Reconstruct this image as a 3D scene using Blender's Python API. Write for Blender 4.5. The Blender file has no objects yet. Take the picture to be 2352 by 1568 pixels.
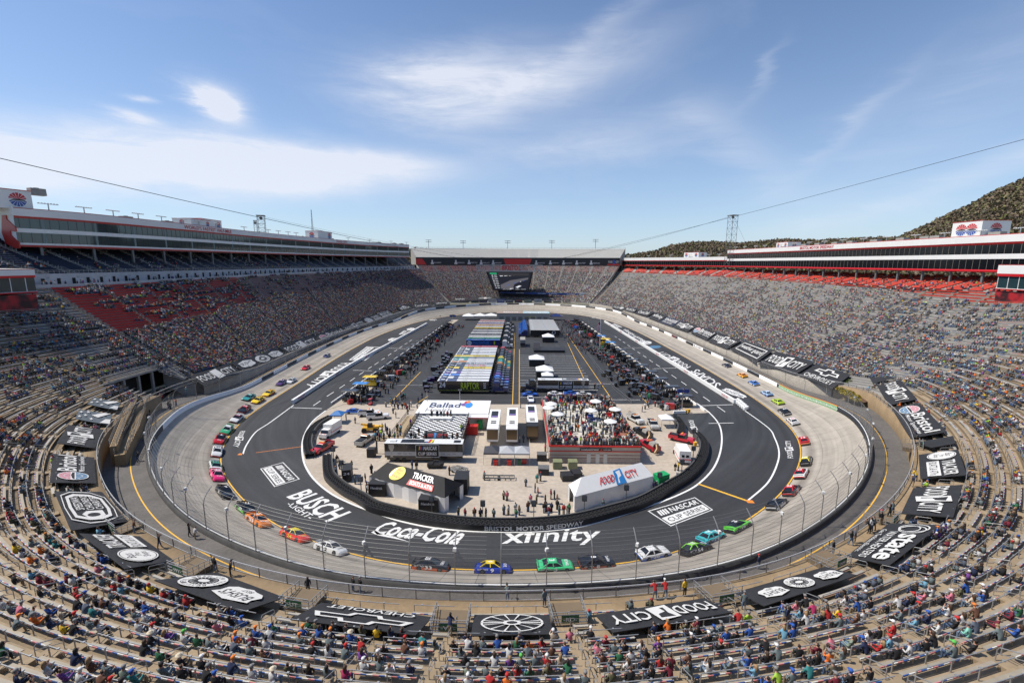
import bpy,math,random
import numpy as np
from mathutils import Vector,Matrix
rnd=random.Random(7)
nr=np.random.RandomState(11)
sc=bpy.context.scene
COL=sc.collection
D2R=math.radians
# ---------------------------------------------------------------- camera
FPX,PITCH,YAW,ROLL,CAMP=1045.0,0.1715,-0.0148,0.004,np.array([0.0,-130.0,40.5])
def cam_basis():
 f=np.array([math.sin(YAW)*math.cos(PITCH),math.cos(YAW)*math.cos(PITCH),-math.sin(PITCH)])
 r=np.array([math.cos(YAW),-math.sin(YAW),0.0]);u=np.cross(r,f)
 return r*math.cos(ROLL)+u*math.sin(ROLL),-r*math.sin(ROLL)+u*math.cos(ROLL),f
CR,CU,CF=cam_basis()
cam=bpy.data.objects.new('camera',bpy.data.cameras.new('camera'))
COL.objects.link(cam)
cam.matrix_world=Matrix(((CR[0],CU[0],-CF[0],CAMP[0]),(CR[1],CU[1],-CF[1],CAMP[1]),
       (CR[2],CU[2],-CF[2],CAMP[2]),(0,0,0,1)))
cam.data.sensor_width=36.0
cam.data.lens=FPX/2352*36
cam.data.clip_start=0.5
cam.data.clip_end=20000
sc.camera=cam
sc.view_settings.view_transform='Standard'
sc.view_settings.look='None'
sc.view_settings.exposure=0.28
sc.view_settings.gamma=1
try:
 sc.cycles.max_bounces=5;sc.cycles.transparent_max_bounces=16
 sc.cycles.diffuse_bounces=3;sc.cycles.glossy_bounces=3
except Exception:pass
def ray(px,py):
 d=CR*((px-1176)/FPX)-CU*((py-784)/FPX)+CF
 return d
def gp(px,py,z=0.0):
 d=ray(px,py);t=(z-CAMP[2])/d[2]
 return Vector(CAMP+d*t)
def proj(X):
 Dv=np.atleast_2d(X)-CAMP;z=Dv@CF
 return np.stack([1176+FPX*(Dv@CR)/z,784-FPX*(Dv@CU)/z],1)
# ---------------------------------------------------------------- sun + sky
SUN_EL,SUN_AZ=D2R(56.5),D2R(-88)
sv=Vector((math.sin(SUN_AZ)*math.cos(SUN_EL),math.cos(SUN_AZ)*math.cos(SUN_EL),math.sin(SUN_EL)))
sun=bpy.data.lights.new('sun','SUN');sun.energy=4.2;sun.angle=D2R(0.5);sun.color=(1,.93,.83)
so=bpy.data.objects.new('sun',sun);COL.objects.link(so)
so.rotation_euler=sv.to_track_quat('Z','Y').to_euler();so.location=(-200,0,300)
def cloth_bump(m,sc_=1.6,st=.5,d=.12):
 t=m.node_tree;n=t.nodes.new('ShaderNodeTexNoise');n.inputs['Scale'].default_value=sc_;n.inputs['Detail'].default_value=3;n.inputs['Distortion'].default_value=1.2;c=t.nodes.new('ShaderNodeTexCoord');t.links.new(c.outputs['Object'],n.inputs['Vector'])
 b=t.nodes.new('ShaderNodeBump');b.inputs['Strength'].default_value=st;b.inputs['Distance'].default_value=d;t.links.new(n.outputs[0],b.inputs['Height']);t.links.new(b.outputs[0],t.nodes['Principled BSDF'].inputs['Normal'])
W=bpy.data.worlds.new('World');sc.world=W;W.use_nodes=True
nt=W.node_tree;nt.nodes.clear()
def N(tree,typ,**kw):
 n=tree.nodes.new(typ)
 for k,v in kw.items():
  if k in ('op',):n.operation=v
  else:setattr(n,k,v)
 return n
def mth(tree,op,a,b=None,c=None,clamp=False):
 n=tree.nodes.new('ShaderNodeMath');n.operation=op;n.use_clamp=clamp
 for i,v in enumerate((a,b,c)):
  if v is None:continue
  if isinstance(v,(int,float)):n.inputs[i].default_value=v
  else:tree.links.new(v,n.inputs[i])
 return n.outputs[0]
sky=N(nt,'ShaderNodeTexSky',sky_type='NISHITA');sky.sun_disc=False
sky.sun_elevation=SUN_EL;sky.sun_rotation=SUN_AZ;sky.altitude=500
sky.air_density=1.0;sky.dust_density=0.9;sky.ozone_density=1.6
tc=N(nt,'ShaderNodeTexCoord');sx=N(nt,'ShaderNodeSeparateXYZ')
nt.links.new(tc.outputs['Generated'],sx.inputs[0])
X_,Y_,Z_=sx.outputs
az=mth(nt,'ARCTAN2',X_,Y_);el=mth(nt,'ARCSINE',Z_)
def px2sky(px,py):
 d=ray(px,py);d=d/np.linalg.norm(d)
 return math.atan2(d[0],d[1]),math.asin(d[2])
def noise(scale,sxyz,detail=8,rough=.6,dist=0.0):
 cb=N(nt,'ShaderNodeCombineXYZ');nt.links.new(mth(nt,'MULTIPLY',az,sxyz[0]),cb.inputs[0]);nt.links.new(mth(nt,'MULTIPLY',el,sxyz[1]),cb.inputs[1])
 cb.inputs[2].default_value=sxyz[2]
 n=N(nt,'ShaderNodeTexNoise');n.inputs['Scale'].default_value=scale;n.inputs['Detail'].default_value=detail
 n.inputs['Roughness'].default_value=rough;n.inputs['Distortion'].default_value=dist
 nt.links.new(cb.outputs[0],n.inputs['Vector']);return n.outputs[0]
n1=noise(3.0,(1,2.2,0.3),10,.62,.6)
n2=noise(9.0,(.55,3.0,4.1),8,.65,.4)
warp=mth(nt,'MULTIPLY',mth(nt,'SUBTRACT',n1,.5),.16)
warp2=mth(nt,'MULTIPLY',mth(nt,'SUBTRACT',n2,.5),.10)
clouds=[(1120,200,.22,.060,.06,.95),(1000,215,.13,.05,.0,.6),(1000,150,.12,.03,.2,.4),(1360,150,.17,.035,.25,.5),(497,243,.040,.026,-.3,2.0),(497,243,.028,.018,-.3,3.0),
   (560,378,.24,.038,-.03,2.1),(170,372,.30,.034,.05,1.5),(860,372,.18,.026,-.06,1.2),(60,410,.25,.025,0,.8),
   (300,276,.03,.008,-.1,1.6),(310,230,.02,.005,0,1.2),(1680,330,.14,.035,-.7,.32),(1440,300,.20,.035,.1,.3),(2250,395,.24,.018,.3,.5),
   (1960,290,.10,.014,.8,.28),(2230,230,.3,.08,.5,.22),(1400,60,.22,.02,.5,.3),(1300,345,.25,.03,0,.35),(1750,180,.05,.012,1.0,.3)]
total=None
for (px,py,ra,rb,tl,st) in clouds:
 a0,e0=px2sky(px,py)
 da=mth(nt,'SUBTRACT',az,a0);de=mth(nt,'SUBTRACT',el,e0)
 da=mth(nt,'ADD',da,warp2);de=mth(nt,'ADD',de,mth(nt,'MULTIPLY',warp,.35))
 ca,sa=math.cos(tl),math.sin(tl)
 u=mth(nt,'ADD',mth(nt,'MULTIPLY',da,ca/ra),mth(nt,'MULTIPLY',de,sa/ra))
 v=mth(nt,'ADD',mth(nt,'MULTIPLY',da,-sa/rb),mth(nt,'MULTIPLY',de,ca/rb))
 d2=mth(nt,'ADD',mth(nt,'MULTIPLY',u,u),mth(nt,'MULTIPLY',v,v))
 g=mth(nt,'MULTIPLY',mth(nt,'EXPONENT',mth(nt,'MULTIPLY',d2,-1.1)),st)
 total=g if total is None else mth(nt,'ADD',total,g)
dens=mth(nt,'MULTIPLY',total,mth(nt,'ADD',mth(nt,'MULTIPLY',n2,1.3),-.10))
dens=mth(nt,'MULTIPLY',dens,1.05)
faint=mth(nt,'MULTIPLY',mth(nt,'SUBTRACT',n1,.52,clamp=True),.28)
dens=mth(nt,'ADD',dens,faint)
dens=mth(nt,'MINIMUM',mth(nt,'MAXIMUM',dens,0),.82)
hazeb=mth(nt,'MULTIPLY',mth(nt,'EXPONENT',mth(nt,'MULTIPLY',mth(nt,'MAXIMUM',el,0),-4.6)),.46)
mixh=N(nt,'ShaderNodeMix',data_type='RGBA');nt.links.new(hazeb,mixh.inputs['Factor'])
tn=N(nt,'ShaderNodeVectorMath',operation='MULTIPLY');nt.links.new(sky.outputs[0],tn.inputs[0]);tn.inputs[1].default_value=(.88,1.03,1.20)
nt.links.new(tn.outputs[0],mixh.inputs[6]);mixh.inputs[7].default_value=(6.3,7.3,8.7,1)
mixc=N(nt,'ShaderNodeMix',data_type='RGBA')
nt.links.new(dens,mixc.inputs['Factor']);nt.links.new(mixh.outputs[2],mixc.inputs[6]);mixc.inputs[7].default_value=(7.4,7.7,8.5,1)
bg=N(nt,'ShaderNodeBackground');bg.inputs[1].default_value=0.095
nt.links.new(mixc.outputs[2],bg.inputs[0])
wo=N(nt,'ShaderNodeOutputWorld');nt.links.new(bg.outputs[0],wo.inputs[0])
# ---------------------------------------------------------------- materials
MATS={}
def mat(name,color,rough=.6,metal=0.0,var=0.0,vscale=1.0,attr=None,emit=None,spec=None,alpha=None):
 if name in MATS:return MATS[name]
 m=bpy.data.materials.new(name);m.use_nodes=True;t=m.node_tree
 b=t.nodes['Principled BSDF']
 b.inputs['Base Color'].default_value=(*color,1);b.inputs['Roughness'].default_value=rough;b.inputs['Metallic'].default_value=metal
 if spec is not None:b.inputs['Specular IOR Level'].default_value=spec
 src=None
 if attr:
  a=t.nodes.new('ShaderNodeAttribute');a.attribute_name=attr;src=a.outputs['Color'];t.links.new(src,b.inputs['Base Color'])
 if var>0:
  c=t.nodes.new('ShaderNodeTexCoord');n=t.nodes.new('ShaderNodeTexNoise');n.inputs['Scale'].default_value=vscale;n.inputs['Detail'].default_value=6
  n.inputs['Roughness'].default_value=.65
  t.links.new(c.outputs['Object'],n.inputs['Vector'])
  r=t.nodes.new('ShaderNodeMapRange');r.inputs['From Min'].default_value=.3;r.inputs['From Max'].default_value=.7
  r.inputs['To Min'].default_value=1-var;r.inputs['To Max'].default_value=1+var
  t.links.new(n.outputs[0],r.inputs['Value'])
  mx=t.nodes.new('ShaderNodeVectorMath');mx.operation='SCALE'
  if src is not None:t.links.new(src,mx.inputs[0])
  else:mx.inputs[0].default_value=color
  t.links.new(r.outputs[0],mx.inputs['Scale']);t.links.new(mx.outputs[0],b.inputs['Base Color'])
 if emit is not None:
  b.inputs['Emission Color'].default_value=(*emit[:3],1);b.inputs['Emission Strength'].default_value=emit[3]
 if alpha is not None:b.inputs['Alpha'].default_value=alpha
 MATS[name]=m;return m
# ---------------------------------------------------------------- mesh helpers
class MB:
 def __init__(s):s.v=[];s.f=[];s.m=[]
 def quad(s,a,b,c,d,m=0):
  n=len(s.v);s.v+=[tuple(a),tuple(b),tuple(c),tuple(d)];s.f.append((n,n+1,n+2,n+3));s.m.append(m)
 def tri(s,a,b,c,m=0):
  n=len(s.v);s.v+=[tuple(a),tuple(b),tuple(c)];s.f.append((n,n+1,n+2));s.m.append(m)
 def poly(s,pts,m=0):
  n=len(s.v);s.v+=[tuple(p) for p in pts];s.f.append(tuple(range(n,n+len(pts))));s.m.append(m)
 def hexa(s,p,m=0):
  n=len(s.v);s.v+=[tuple(q) for q in p]
  for f in ((3,2,1,0),(4,5,6,7),(0,1,5,4),(1,2,6,5),(2,3,7,6),(3,0,4,7)):
   s.f.append(tuple(n+i for i in f));s.m.append(m)
 def box(s,x0,y0,z0,x1,y1,z1,m=0,tx=0.0,ty=0.0):
  s.hexa([(x0,y0,z0),(x1,y0,z0),(x1,y1,z0),(x0,y1,z0),
    (x0+tx,y0+ty,z1),(x1-tx,y0+ty,z1),(x1-tx,y1-ty,z1),(x0+tx,y1-ty,z1)],m)
 def obox(s,c,ex,ey,ez,m=0):
  c,ex,ey,ez=(np.array(q,float) for q in (c,ex,ey,ez))
  s.hexa([c-ex-ey-ez,c+ex-ey-ez,c+ex+ey-ez,c-ex+ey-ez,c-ex-ey+ez,c+ex-ey+ez,c+ex+ey+ez,c-ex+ey+ez],m)
 def bar(s,a,b,w=.05,h=None,m=0,up=(0,0,1)):
  a,b=np.array(a,float),np.array(b,float);h=h or w
  d=b-a;L=np.linalg.norm(d)
  if L<1e-6:return
  d /= L;u=np.array(up,float)
  if abs(d@u)>.95:u=np.array((1.0,0,0))
  x=np.cross(d,u);x /= np.linalg.norm(x);y=np.cross(x,d)
  s.obox((a+b)/2,x*w/2,y*h/2,d*L/2,m)
 def tube(s,pts,r=.05,n=6,m=0,cap=True):
  pts=[np.array(p,float) for p in pts];rs=r if isinstance(r,(list,tuple)) else [r]*len(pts)
  base=len(s.v);prev=None
  for i,p in enumerate(pts):
   d=pts[min(i+1,len(pts)-1)]-pts[max(i-1,0)];d /= np.linalg.norm(d)+1e-12
   if prev is None:
    a=np.array((0,0,1.0)) if abs(d[2])<.9 else np.array((1.0,0,0))
    x=np.cross(d,a)
   else:x=prev-d*(prev@d)
   x /= np.linalg.norm(x);prev=x;y=np.cross(d,x)
   for k in range(n):
    t=2*math.pi*k/n;s.v.append(tuple(p+(x*math.cos(t)+y*math.sin(t))*rs[i]))
  for i in range(len(pts)-1):
   for k in range(n):
    a,b=base+i*n+k,base+i*n+(k+1)%n;s.f.append((a,b,b+n,a+n));s.m.append(m)
  if cap:
   s.f.append(tuple(base+k for k in range(n))[::-1]);s.m.append(m)
   s.f.append(tuple(base+(len(pts)-1)*n+k for k in range(n)));s.m.append(m)
 def lathe(s,prof,c=(0,0,0),n=12,m=0,axis='z'):
  base=len(s.v)
  for (r,z) in prof:
   for k in range(n):
    t=2*math.pi*k/n;a,b=r*math.cos(t),r*math.sin(t)
    s.v.append((c[0]+a,c[1]+b,c[2]+z) if axis=='z' else ((c[0]+a,c[1]+z,c[2]+b) if axis=='y' else (c[0]+z,c[1]+a,c[2]+b)))
  for i in range(len(prof)-1):
   for k in range(n):
    a,b=base+i*n+k,base+i*n+(k+1)%n;s.f.append((a,b,b+n,a+n));s.m.append(m)
  s.f.append(tuple(base+k for k in range(n))[::-1]);s.m.append(m)
  s.f.append(tuple(base+(len(prof)-1)*n+k for k in range(n)));s.m.append(m)
 def add(s,other,M=None,moff=0):
  n=len(s.v)
  s.v+=[tuple(M @ Vector(p)) for p in other.v] if M is not None else list(other.v)
  s.f+=[tuple(n+i for i in f) for f in other.f];s.m+=[i+moff for i in other.m]
 def mesh(s,name,mats):
  me=bpy.data.meshes.new(name);me.from_pydata([tuple(map(float,p)) for p in s.v],[],s.f)
  for mm in mats:me.materials.append(mm)
  if len(mats)>1:me.polygons.foreach_set('material_index',np.array(s.m,dtype=np.int32))
  return me
 def build(s,name,mats,parent=None,smooth=False,**tags):
  if not isinstance(mats,(list,tuple)):mats=[mats]
  me=s.mesh(name,mats)
  if smooth:me.polygons.foreach_set('use_smooth',np.ones(len(me.polygons),dtype=bool))
  return link(me,name,parent,**tags)
def link(me,name,parent=None,label=None,cat=None,group=None,kind=None,loc=None,rz=None):
 o=bpy.data.objects.new(name,me);COL.objects.link(o)
 if parent is not None:o.parent=parent
 if loc is not None:o.location=loc
 if rz is not None:o.rotation_euler=(0,0,rz)
 if label:o['label']=label
 if cat:o['category']=cat
 if group:o['group']=group
 if kind:o['kind']=kind
 return o
def empty(name,loc=(0,0,0),rz=0.0,**tags):
 o=link(None,name,None,**tags);o.location=loc;o.rotation_euler=(0,0,rz);o.empty_display_size=.2
 return o
def copy_tree(o,parent=None,over=None):
 c=o.copy();COL.objects.link(c);c.parent=parent
 if over is not None:
  for i,s in enumerate(c.material_slots):
   if s.material and s.material.name in over:pass
 for ch in list(KIDS.get(o.name,[])):copy_tree(ch,c)
 return c
KIDS={}
def np_mesh(name,verts,quads,mats,midx=None,col=None,smooth=False,uv=None):
 me=bpy.data.meshes.new(name);nv,nq=len(verts),len(quads);k=quads.shape[1]
 me.vertices.add(nv);me.vertices.foreach_set('co',np.ascontiguousarray(verts,dtype=np.float32).ravel())
 me.loops.add(nq*k);me.loops.foreach_set('vertex_index',np.ascontiguousarray(quads,dtype=np.int32).ravel())
 me.polygons.add(nq);me.polygons.foreach_set('loop_start',np.arange(0,nq*k,k,dtype=np.int32))
 try:me.polygons.foreach_set('loop_total',np.full(nq,k,dtype=np.int32))
 except Exception:pass
 for mm in (mats if isinstance(mats,(list,tuple)) else [mats]):me.materials.append(mm)
 if midx is not None:me.polygons.foreach_set('material_index',np.ascontiguousarray(midx,dtype=np.int32))
 if col is not None:
  ca=me.color_attributes.new('Col','FLOAT_COLOR','CORNER')
  c4=np.ones((nq,k,4),dtype=np.float32);c4[:,:,:3]=col[:,None,:]
  ca.data.foreach_set('color',c4.ravel())
 if uv is not None:
  ul=me.uv_layers.new(name='UVMap');ul.data.foreach_set('uv',np.ascontiguousarray(uv[quads.ravel()],dtype=np.float32).ravel())
 if smooth:me.polygons.foreach_set('use_smooth',np.ones(nq,dtype=bool))
 me.update(calc_edges=True);me.validate()
 return me
# ---------------------------------------------------------------- plan of the track
BC=[(-2,-75.6),(13,-74.2),(24.5,-70.4),(38.4,-61.6),(51,-50),(61.6,-36.2),(68,-22.3),(71.3,-4.5),(72.6,14),(73.2,50),(72.8,90),
  (71.6,131),(69.5,160),(64.5,190),(58,210),(48,228),(33,240),(14,247),(-5,248.8),(-22,246),(-36,236),(-46,226),(-59,207),
  (-69,182),(-75.5,150),(-78.8,118),(-79,90),(-78,60),(-76.3,36),(-74.5,14),(-73,-8.5),(-69.8,-25.3),(-62.5,-41.6),(-52,-54),(-38.5,-65.3),(-24,-72.4),(-14,-75)]
def catmull(P,n=24):
 P=np.array(P,float);out=[]
 for i in range(len(P)):
  p0,p1,p2,p3=P[i-1],P[i],P[(i+1)%len(P)],P[(i+2)%len(P)]
  for k in range(n):
   t=k/n
   out.append(.5*((2*p1)+(-p0+p2)*t+(2*p0-5*p1+4*p2-p3)*t*t+(-p0+3*p1-3*p2+p3)*t**3))
 return np.array(out)
def resample(P,n):
 Q=np.vstack([P,P[:1]]);d=np.r_[0,np.cumsum(np.linalg.norm(np.diff(Q,axis=0),axis=1))]
 s=np.linspace(0,d[-1],n,endpoint=False)
 return np.stack([np.interp(s,d,Q[:,k]) for k in range(P.shape[1])],1),d[-1]
def smooth(A,w):
 A=np.array(A,float);k=np.exp(-.5*(np.arange(-3*w,3*w+1)/w)**2);k /= k.sum();m=3*w
 if A.ndim==1:return np.convolve(np.r_[A[-m:],A,A[:m]],k,'valid')
 return np.stack([np.convolve(np.r_[A[-m:,j],A[:,j],A[:m,j]],k,'valid') for j in range(A.shape[1])],1)
NS=640
BP,BL=resample(catmull(BC),NS)
BP=smooth(BP,4)
def normals(P):
 t=np.roll(P,-1,0)-np.roll(P,1,0);n=np.stack([t[:,1],-t[:,0]],1);return n/np.linalg.norm(n,axis=1)[:,None]
BN=smooth(normals(BP),5);BN /= np.linalg.norm(BN,axis=1)[:,None]
DS=BL/NS
TW=10.6
def sm(x):x=np.clip(x,0,1);return x*x*(3-2*x)
yB=BP[:,1]
turn=np.maximum(sm((10-yB)/38),sm((yB-165)/40))
HT=1.6+(5.2-1.6)*turn
WP=BP+BN*TW
def sidx(x,y):
 d=np.array((x,y))-BP;al=(d*BN).sum(1);perp=np.linalg.norm(d-al[:,None]*BN,axis=1)+np.where(al<-5,1e3,0)
 return int(perp.argmin())
def at(A,i):
 i=i%NS;k=int(i);f=i-k;return A[k]*(1-f)+A[(k+1)%NS]*f
def off(i,o,z=None):
 p=at(WP,i)+at(BN,i)*o;h=at(HT,i) if z is None else z
 return np.array((p[0],p[1],h))
# ---------------------------------------------------------------- big surfaces
def tint(t,col,var,scale,vec,detail=6,lo=.3,hi=.7):
 n=t.nodes.new('ShaderNodeTexNoise');n.inputs['Scale'].default_value=scale;n.inputs['Detail'].default_value=detail
 t.links.new(vec,n.inputs['Vector'])
 r=t.nodes.new('ShaderNodeMapRange');r.inputs['From Min'].default_value=lo;r.inputs['From Max'].default_value=hi
 r.inputs['To Min'].default_value=1-var;r.inputs['To Max'].default_value=1+var;t.links.new(n.outputs[0],r.inputs['Value'])
 mx=t.nodes.new('ShaderNodeVectorMath');mx.operation='SCALE'
 if hasattr(col,'node'):t.links.new(col,mx.inputs[0])
 else:mx.inputs[0].default_value=col
 t.links.new(r.outputs[0],mx.inputs['Scale']);return mx.outputs[0]
def track_mat():
 m=bpy.data.materials.new('track_concrete');m.use_nodes=True;t=m.node_tree;b=t.nodes['Principled BSDF']
 uv=t.nodes.new('ShaderNodeUVMap');uv.uv_map='UVMap';s=t.nodes.new('ShaderNodeSeparateXYZ');t.links.new(uv.outputs[0],s.inputs[0])
 U,V=s.outputs[0],s.outputs[1]
 def joint(val,period,w):
  f=mth(t,'FRACT',mth(t,'DIVIDE',val,period));return mth(t,'LESS_THAN',f,w/period)
 j1=mth(t,'MULTIPLY',joint(U,4.2,.09),1.0)
 j2=joint(mth(t,'ADD',V,.0),3.55,.07)
 j=mth(t,'MAXIMUM',j1,mth(t,'MULTIPLY',j2,.8))
 g=None
 for (c,w,a) in ((1.6,.9,.42),(4.4,1.3,.20),(8.2,1.3,.14)):
  d=mth(t,'DIVIDE',mth(t,'SUBTRACT',V,c),w);e=mth(t,'MULTIPLY',mth(t,'EXPONENT',mth(t,'MULTIPLY',mth(t,'MULTIPLY',d,d),-1)),a)
  g=e if g is None else mth(t,'ADD',g,e)
 cb=t.nodes.new('ShaderNodeCombineXYZ');t.links.new(mth(t,'MULTIPLY',U,.04),cb.inputs[0]);t.links.new(mth(t,'MULTIPLY',V,1.6),cb.inputs[1])
 n=t.nodes.new('ShaderNodeTexNoise');n.inputs['Scale'].default_value=1.0;n.inputs['Detail'].default_value=7;t.links.new(cb.outputs[0],n.inputs['Vector'])
 cbs=t.nodes.new('ShaderNodeCombineXYZ');t.links.new(mth(t,'FLOOR',mth(t,'DIVIDE',U,4.2)),cbs.inputs[0]);t.links.new(mth(t,'FLOOR',mth(t,'DIVIDE',V,3.55)),cbs.inputs[1])
 wn=t.nodes.new('ShaderNodeTexWhiteNoise');t.links.new(cbs.outputs[0],wn.inputs['Vector'])
 k=mth(t,'ADD',mth(t,'MULTIPLY',mth(t,'SUBTRACT',n.outputs[0],.5),.55),mth(t,'MULTIPLY',mth(t,'SUBTRACT',wn.outputs[0],.5),.09))
 k=mth(t,'SUBTRACT',mth(t,'SUBTRACT',mth(t,'ADD',k,1.0),g),mth(t,'MULTIPLY',j,.38))
 mx=t.nodes.new('ShaderNodeVectorMath');mx.operation='SCALE';mx.inputs[0].default_value=(.385,.345,.29);t.links.new(k,mx.inputs['Scale'])
 c=t.nodes.new('ShaderNodeTexCoord')
 t.links.new(tint(t,mx.outputs[0],.10,.6,c.outputs['Object']),b.inputs['Base Color']);b.inputs['Roughness'].default_value=.8
 return m
def ground_mat(name,col,var1,s1,var2,s2,rough=.85,streak=None,uvm=False):
 m=bpy.data.materials.new(name);m.use_nodes=True;t=m.node_tree;b=t.nodes['Principled BSDF']
 c=t.nodes.new('ShaderNodeTexCoord');o=tint(t,col,var1,s1,c.outputs['Object']);o=tint(t,o,var2,s2,c.outputs['Object'])
 if streak:
  mp=t.nodes.new('ShaderNodeMapping');mp.inputs['Scale'].default_value=streak;mp.inputs['Rotation'].default_value=(0,0,0 if uvm else .5);uvn=t.nodes.new('ShaderNodeUVMap');t.links.new(uvn.outputs[0] if uvm else c.outputs['Object'],mp.inputs[0])
  o=tint(t,o,.34 if uvm else .16,1.0,mp.outputs[0],8)
 t.links.new(o,b.inputs['Base Color']);b.inputs['Roughness'].default_value=rough;return m
M_track=track_mat()
M_asph=ground_mat('asphalt_new',(.034,.035,.038),.22,.05,.14,1.6,.75,(.02,.4,1))
M_asphr=ground_mat('asphalt_groove',(.033,.034,.037),.20,.06,.12,1.8,.75,(.012,.9,1),True)
M_asph2=ground_mat('asphalt_lot',(.040,.041,.044),.22,.09,.14,1.3,.8)
M_road=ground_mat('asphalt_old',(.115,.107,.10),.16,.3,.16,3.0,.9)
M_conc=ground_mat('infield_concrete',(.42,.36,.29),.11,.12,.12,1.2,.85)
M_tan=ground_mat('tan_concrete',(.27,.19,.105),.13,.35,.12,2.5,.85)
M_tread=ground_mat('tread_concrete',(.285,.215,.135),.16,.25,.12,2.5,.85)
M_grey=mat('grey_concrete',(.30,.285,.26),.85,var=.12,vscale=.8)
M_white=mat('white_paint',(.78,.78,.76),.5,var=.05,vscale=1.5)
M_black=mat('black_panel',(.018,.018,.02),.5,var=.2,vscale=.8)
M_dark=mat('dark_void',(.012,.012,.012),.9)
M_steel=mat('galvanised_steel',(.42,.42,.41),.42,.6,var=.12,vscale=2)
M_steeld=mat('weathered_steel',(.17,.17,.165),.55,.4,var=.2,vscale=2)
M_yel=mat('yellow_paint',(.75,.42,.04),.6,var=.1,vscale=2)
M_org=mat('orange_paint',(.75,.23,.03),.6)
M_red=mat('red_paint',(.55,.03,.025),.45,var=.05)
M_tp=mat('scuffed_paint',(.66,.66,.64),.65,var=.2,vscale=2.2)
M_rubber=mat('tyre_rubber',(.014,.014,.014),.8)
def ring_sheet(name,rings,matl,kind='structure',uvf=None,uvs=None):
 v=[];q=[];n=len(rings[0])
 for r in rings:v+=[tuple(p) for p in r]
 for j in range(len(rings)-1):
  for i in range(n):
   a,b=j*n+i,j*n+(i+1)%n;q.append((a,b,b+n,a+n))
 q=np.array(q)[:,::-1]
 me=np_mesh(name,np.array(v,float),q,matl,uv=uvs)
 return link(me,name,kind=kind)
rings=[];uq=[]
for f in np.linspace(0.0,1,12):
 c=np.array((-3,88.0));P=c+(BP-c)*f;rings.append(np.c_[P,np.zeros(NS)]);uq.append(np.c_[np.minimum(np.arange(NS),NS-np.arange(NS))*DS,np.full(NS,(1-f)*75)])
ring_sheet('infield_asphalt',rings[::-1],M_asphr,uvs=np.vstack(uq[::-1]))
rings=[];uvs=[]
vs=[0,.8,2.0,4.0,6.0,8.0,TW]
sl=np.arange(NS)*DS
for v in vs:
 x=v/TW;prof=x*.72+.28*x*x
 P=BP+BN*v;rings.append(np.c_[P,HT*prof]);uvs.append(np.c_[sl,np.full(NS,v)])
R2=[np.vstack([r,r[:1]]) for r in rings];U2=[np.vstack([u,[[BL,u[0,1]]]]) for u in uvs]
nn=NS+1;q=[]
for j in range(len(R2)-1):
 for i in range(NS):a=j*nn+i;q.append((a,a+nn,a+nn+1,a+1))
link(np_mesh('racing_surface',np.vstack(R2),np.array(q),M_track,uv=np.vstack(U2),smooth=True),'racing_surface',kind='structure')
def strip(name,i0,i1,fa,fb,matl,step=1,kind='structure',parent=None):
 I=np.arange(i0,i1+1e-6,step);v=[fa(i) for i in I]+[fb(i) for i in I];n=len(I)
 q=[(k,k+1,k+1+n,k+n) for k in range(n-1)]
 return link(np_mesh(name,np.array(v,float),np.array(q),matl),name,parent,kind=kind)
def bp(i,o,z):p=at(BP,i)+at(BN,i)*o;return (p[0],p[1],z)
strip('yellow_line',0,NS,lambda i:bp(i,-.32,.012),lambda i:bp(i,-.10,.012),M_yel)
def extrude_profile(name,i0,i1,prof,mats,midx=None,step=2,**kw):
 I=list(np.arange(i0,i1+1e-6,step));n=len(I);v=[]
 for pf in prof:
  for i in I:
   o,z=pf(i);p=at(WP,i)+at(BN,i)*o;v.append((p[0],p[1],z))
 q=[];mi=[]
 for j in range(len(prof)-1):
  for k in range(n-1):q.append((j*n+k,j*n+k+1,(j+1)*n+k+1,(j+1)*n+k));mi.append(midx[j] if midx else 0)
 return link(np_mesh(name,np.array(v,float),np.array(q)[:,::-1],mats,midx=np.array(mi) if midx else None),name,**kw)
hw=lambda i:at(HT,i)
# ---------------------------------------------------------------- the bowl of seats
ST=[((-1,-86),(-1,-150),9.0,41,.62,7.3),((45,-74),(80,-128),9.0,41,.62,7.3),((70,-45),(127,-80),9.0,40,.62,7.3),
  ((79.5,-24),(139,-48),8.6,38,.64,8),((82,-12),(146,-24),8.0,36,.66,13),((83,-4),(149,-10),6.6,34.5,.66,13),((84,6),(150,6),5.2,32,.66,6.5),((84,60),(150,58),3.8,31.4,.66,6.0),((83.5,110),(150,108),3.8,31.4,.66,6.0),
  ((80,165),(148,185),4.2,31.6,.66,6),((74,200),(136,250),6.4,31.8,.70,6),((57,240),(98,326),8.0,32.2,.75,6),
  ((0,260),(0,330),8.0,38,.75,6),((-60,240),(-96,300),8.0,34,.9,6),((-80,190),(-106,218),6.0,34,.95,6),
  ((-88,145),(-117,150),4.0,34,.95,6),((-88,100),(-122,103),4.0,34,.95,6),((-86,50),(-123.5,52),4.0,33.6,.95,6),((-84,20),(-124,16),4.6,33.4,.93,6),
  ((-83,-8),(-126,-14),7.5,33.2,.88,8),((-80,-22),(-134,-42),8.6,35,.66,7.3),((-70,-46),(-128,-84),9.0,39,.62,8),((-45,-75),(-82,-130),9.0,41,.62,8)]
keys=sorted([(sidx(*s[0]),s) for s in ST],key=lambda a:a[0])
ki=np.array([k for k,_ in keys]);ext=np.r_[ki-NS,ki,ki+NS];G=np.arange(NS)
def interp(vals,w=5):
 v=np.array(vals,float);return smooth(np.interp(G,ext,np.r_[v,v,v]),w)
KX=interp([s[1][0] for _,s in keys]);KY=interp([s[1][1] for _,s in keys]);H0=interp([s[2] for _,s in keys]);HK=interp([s[3] for _,s in keys])
BOW=interp([s[4] for _,s in keys]);O0=interp([s[5] for _,s in keys])
KP=np.stack([KX,KY],1)
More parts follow.
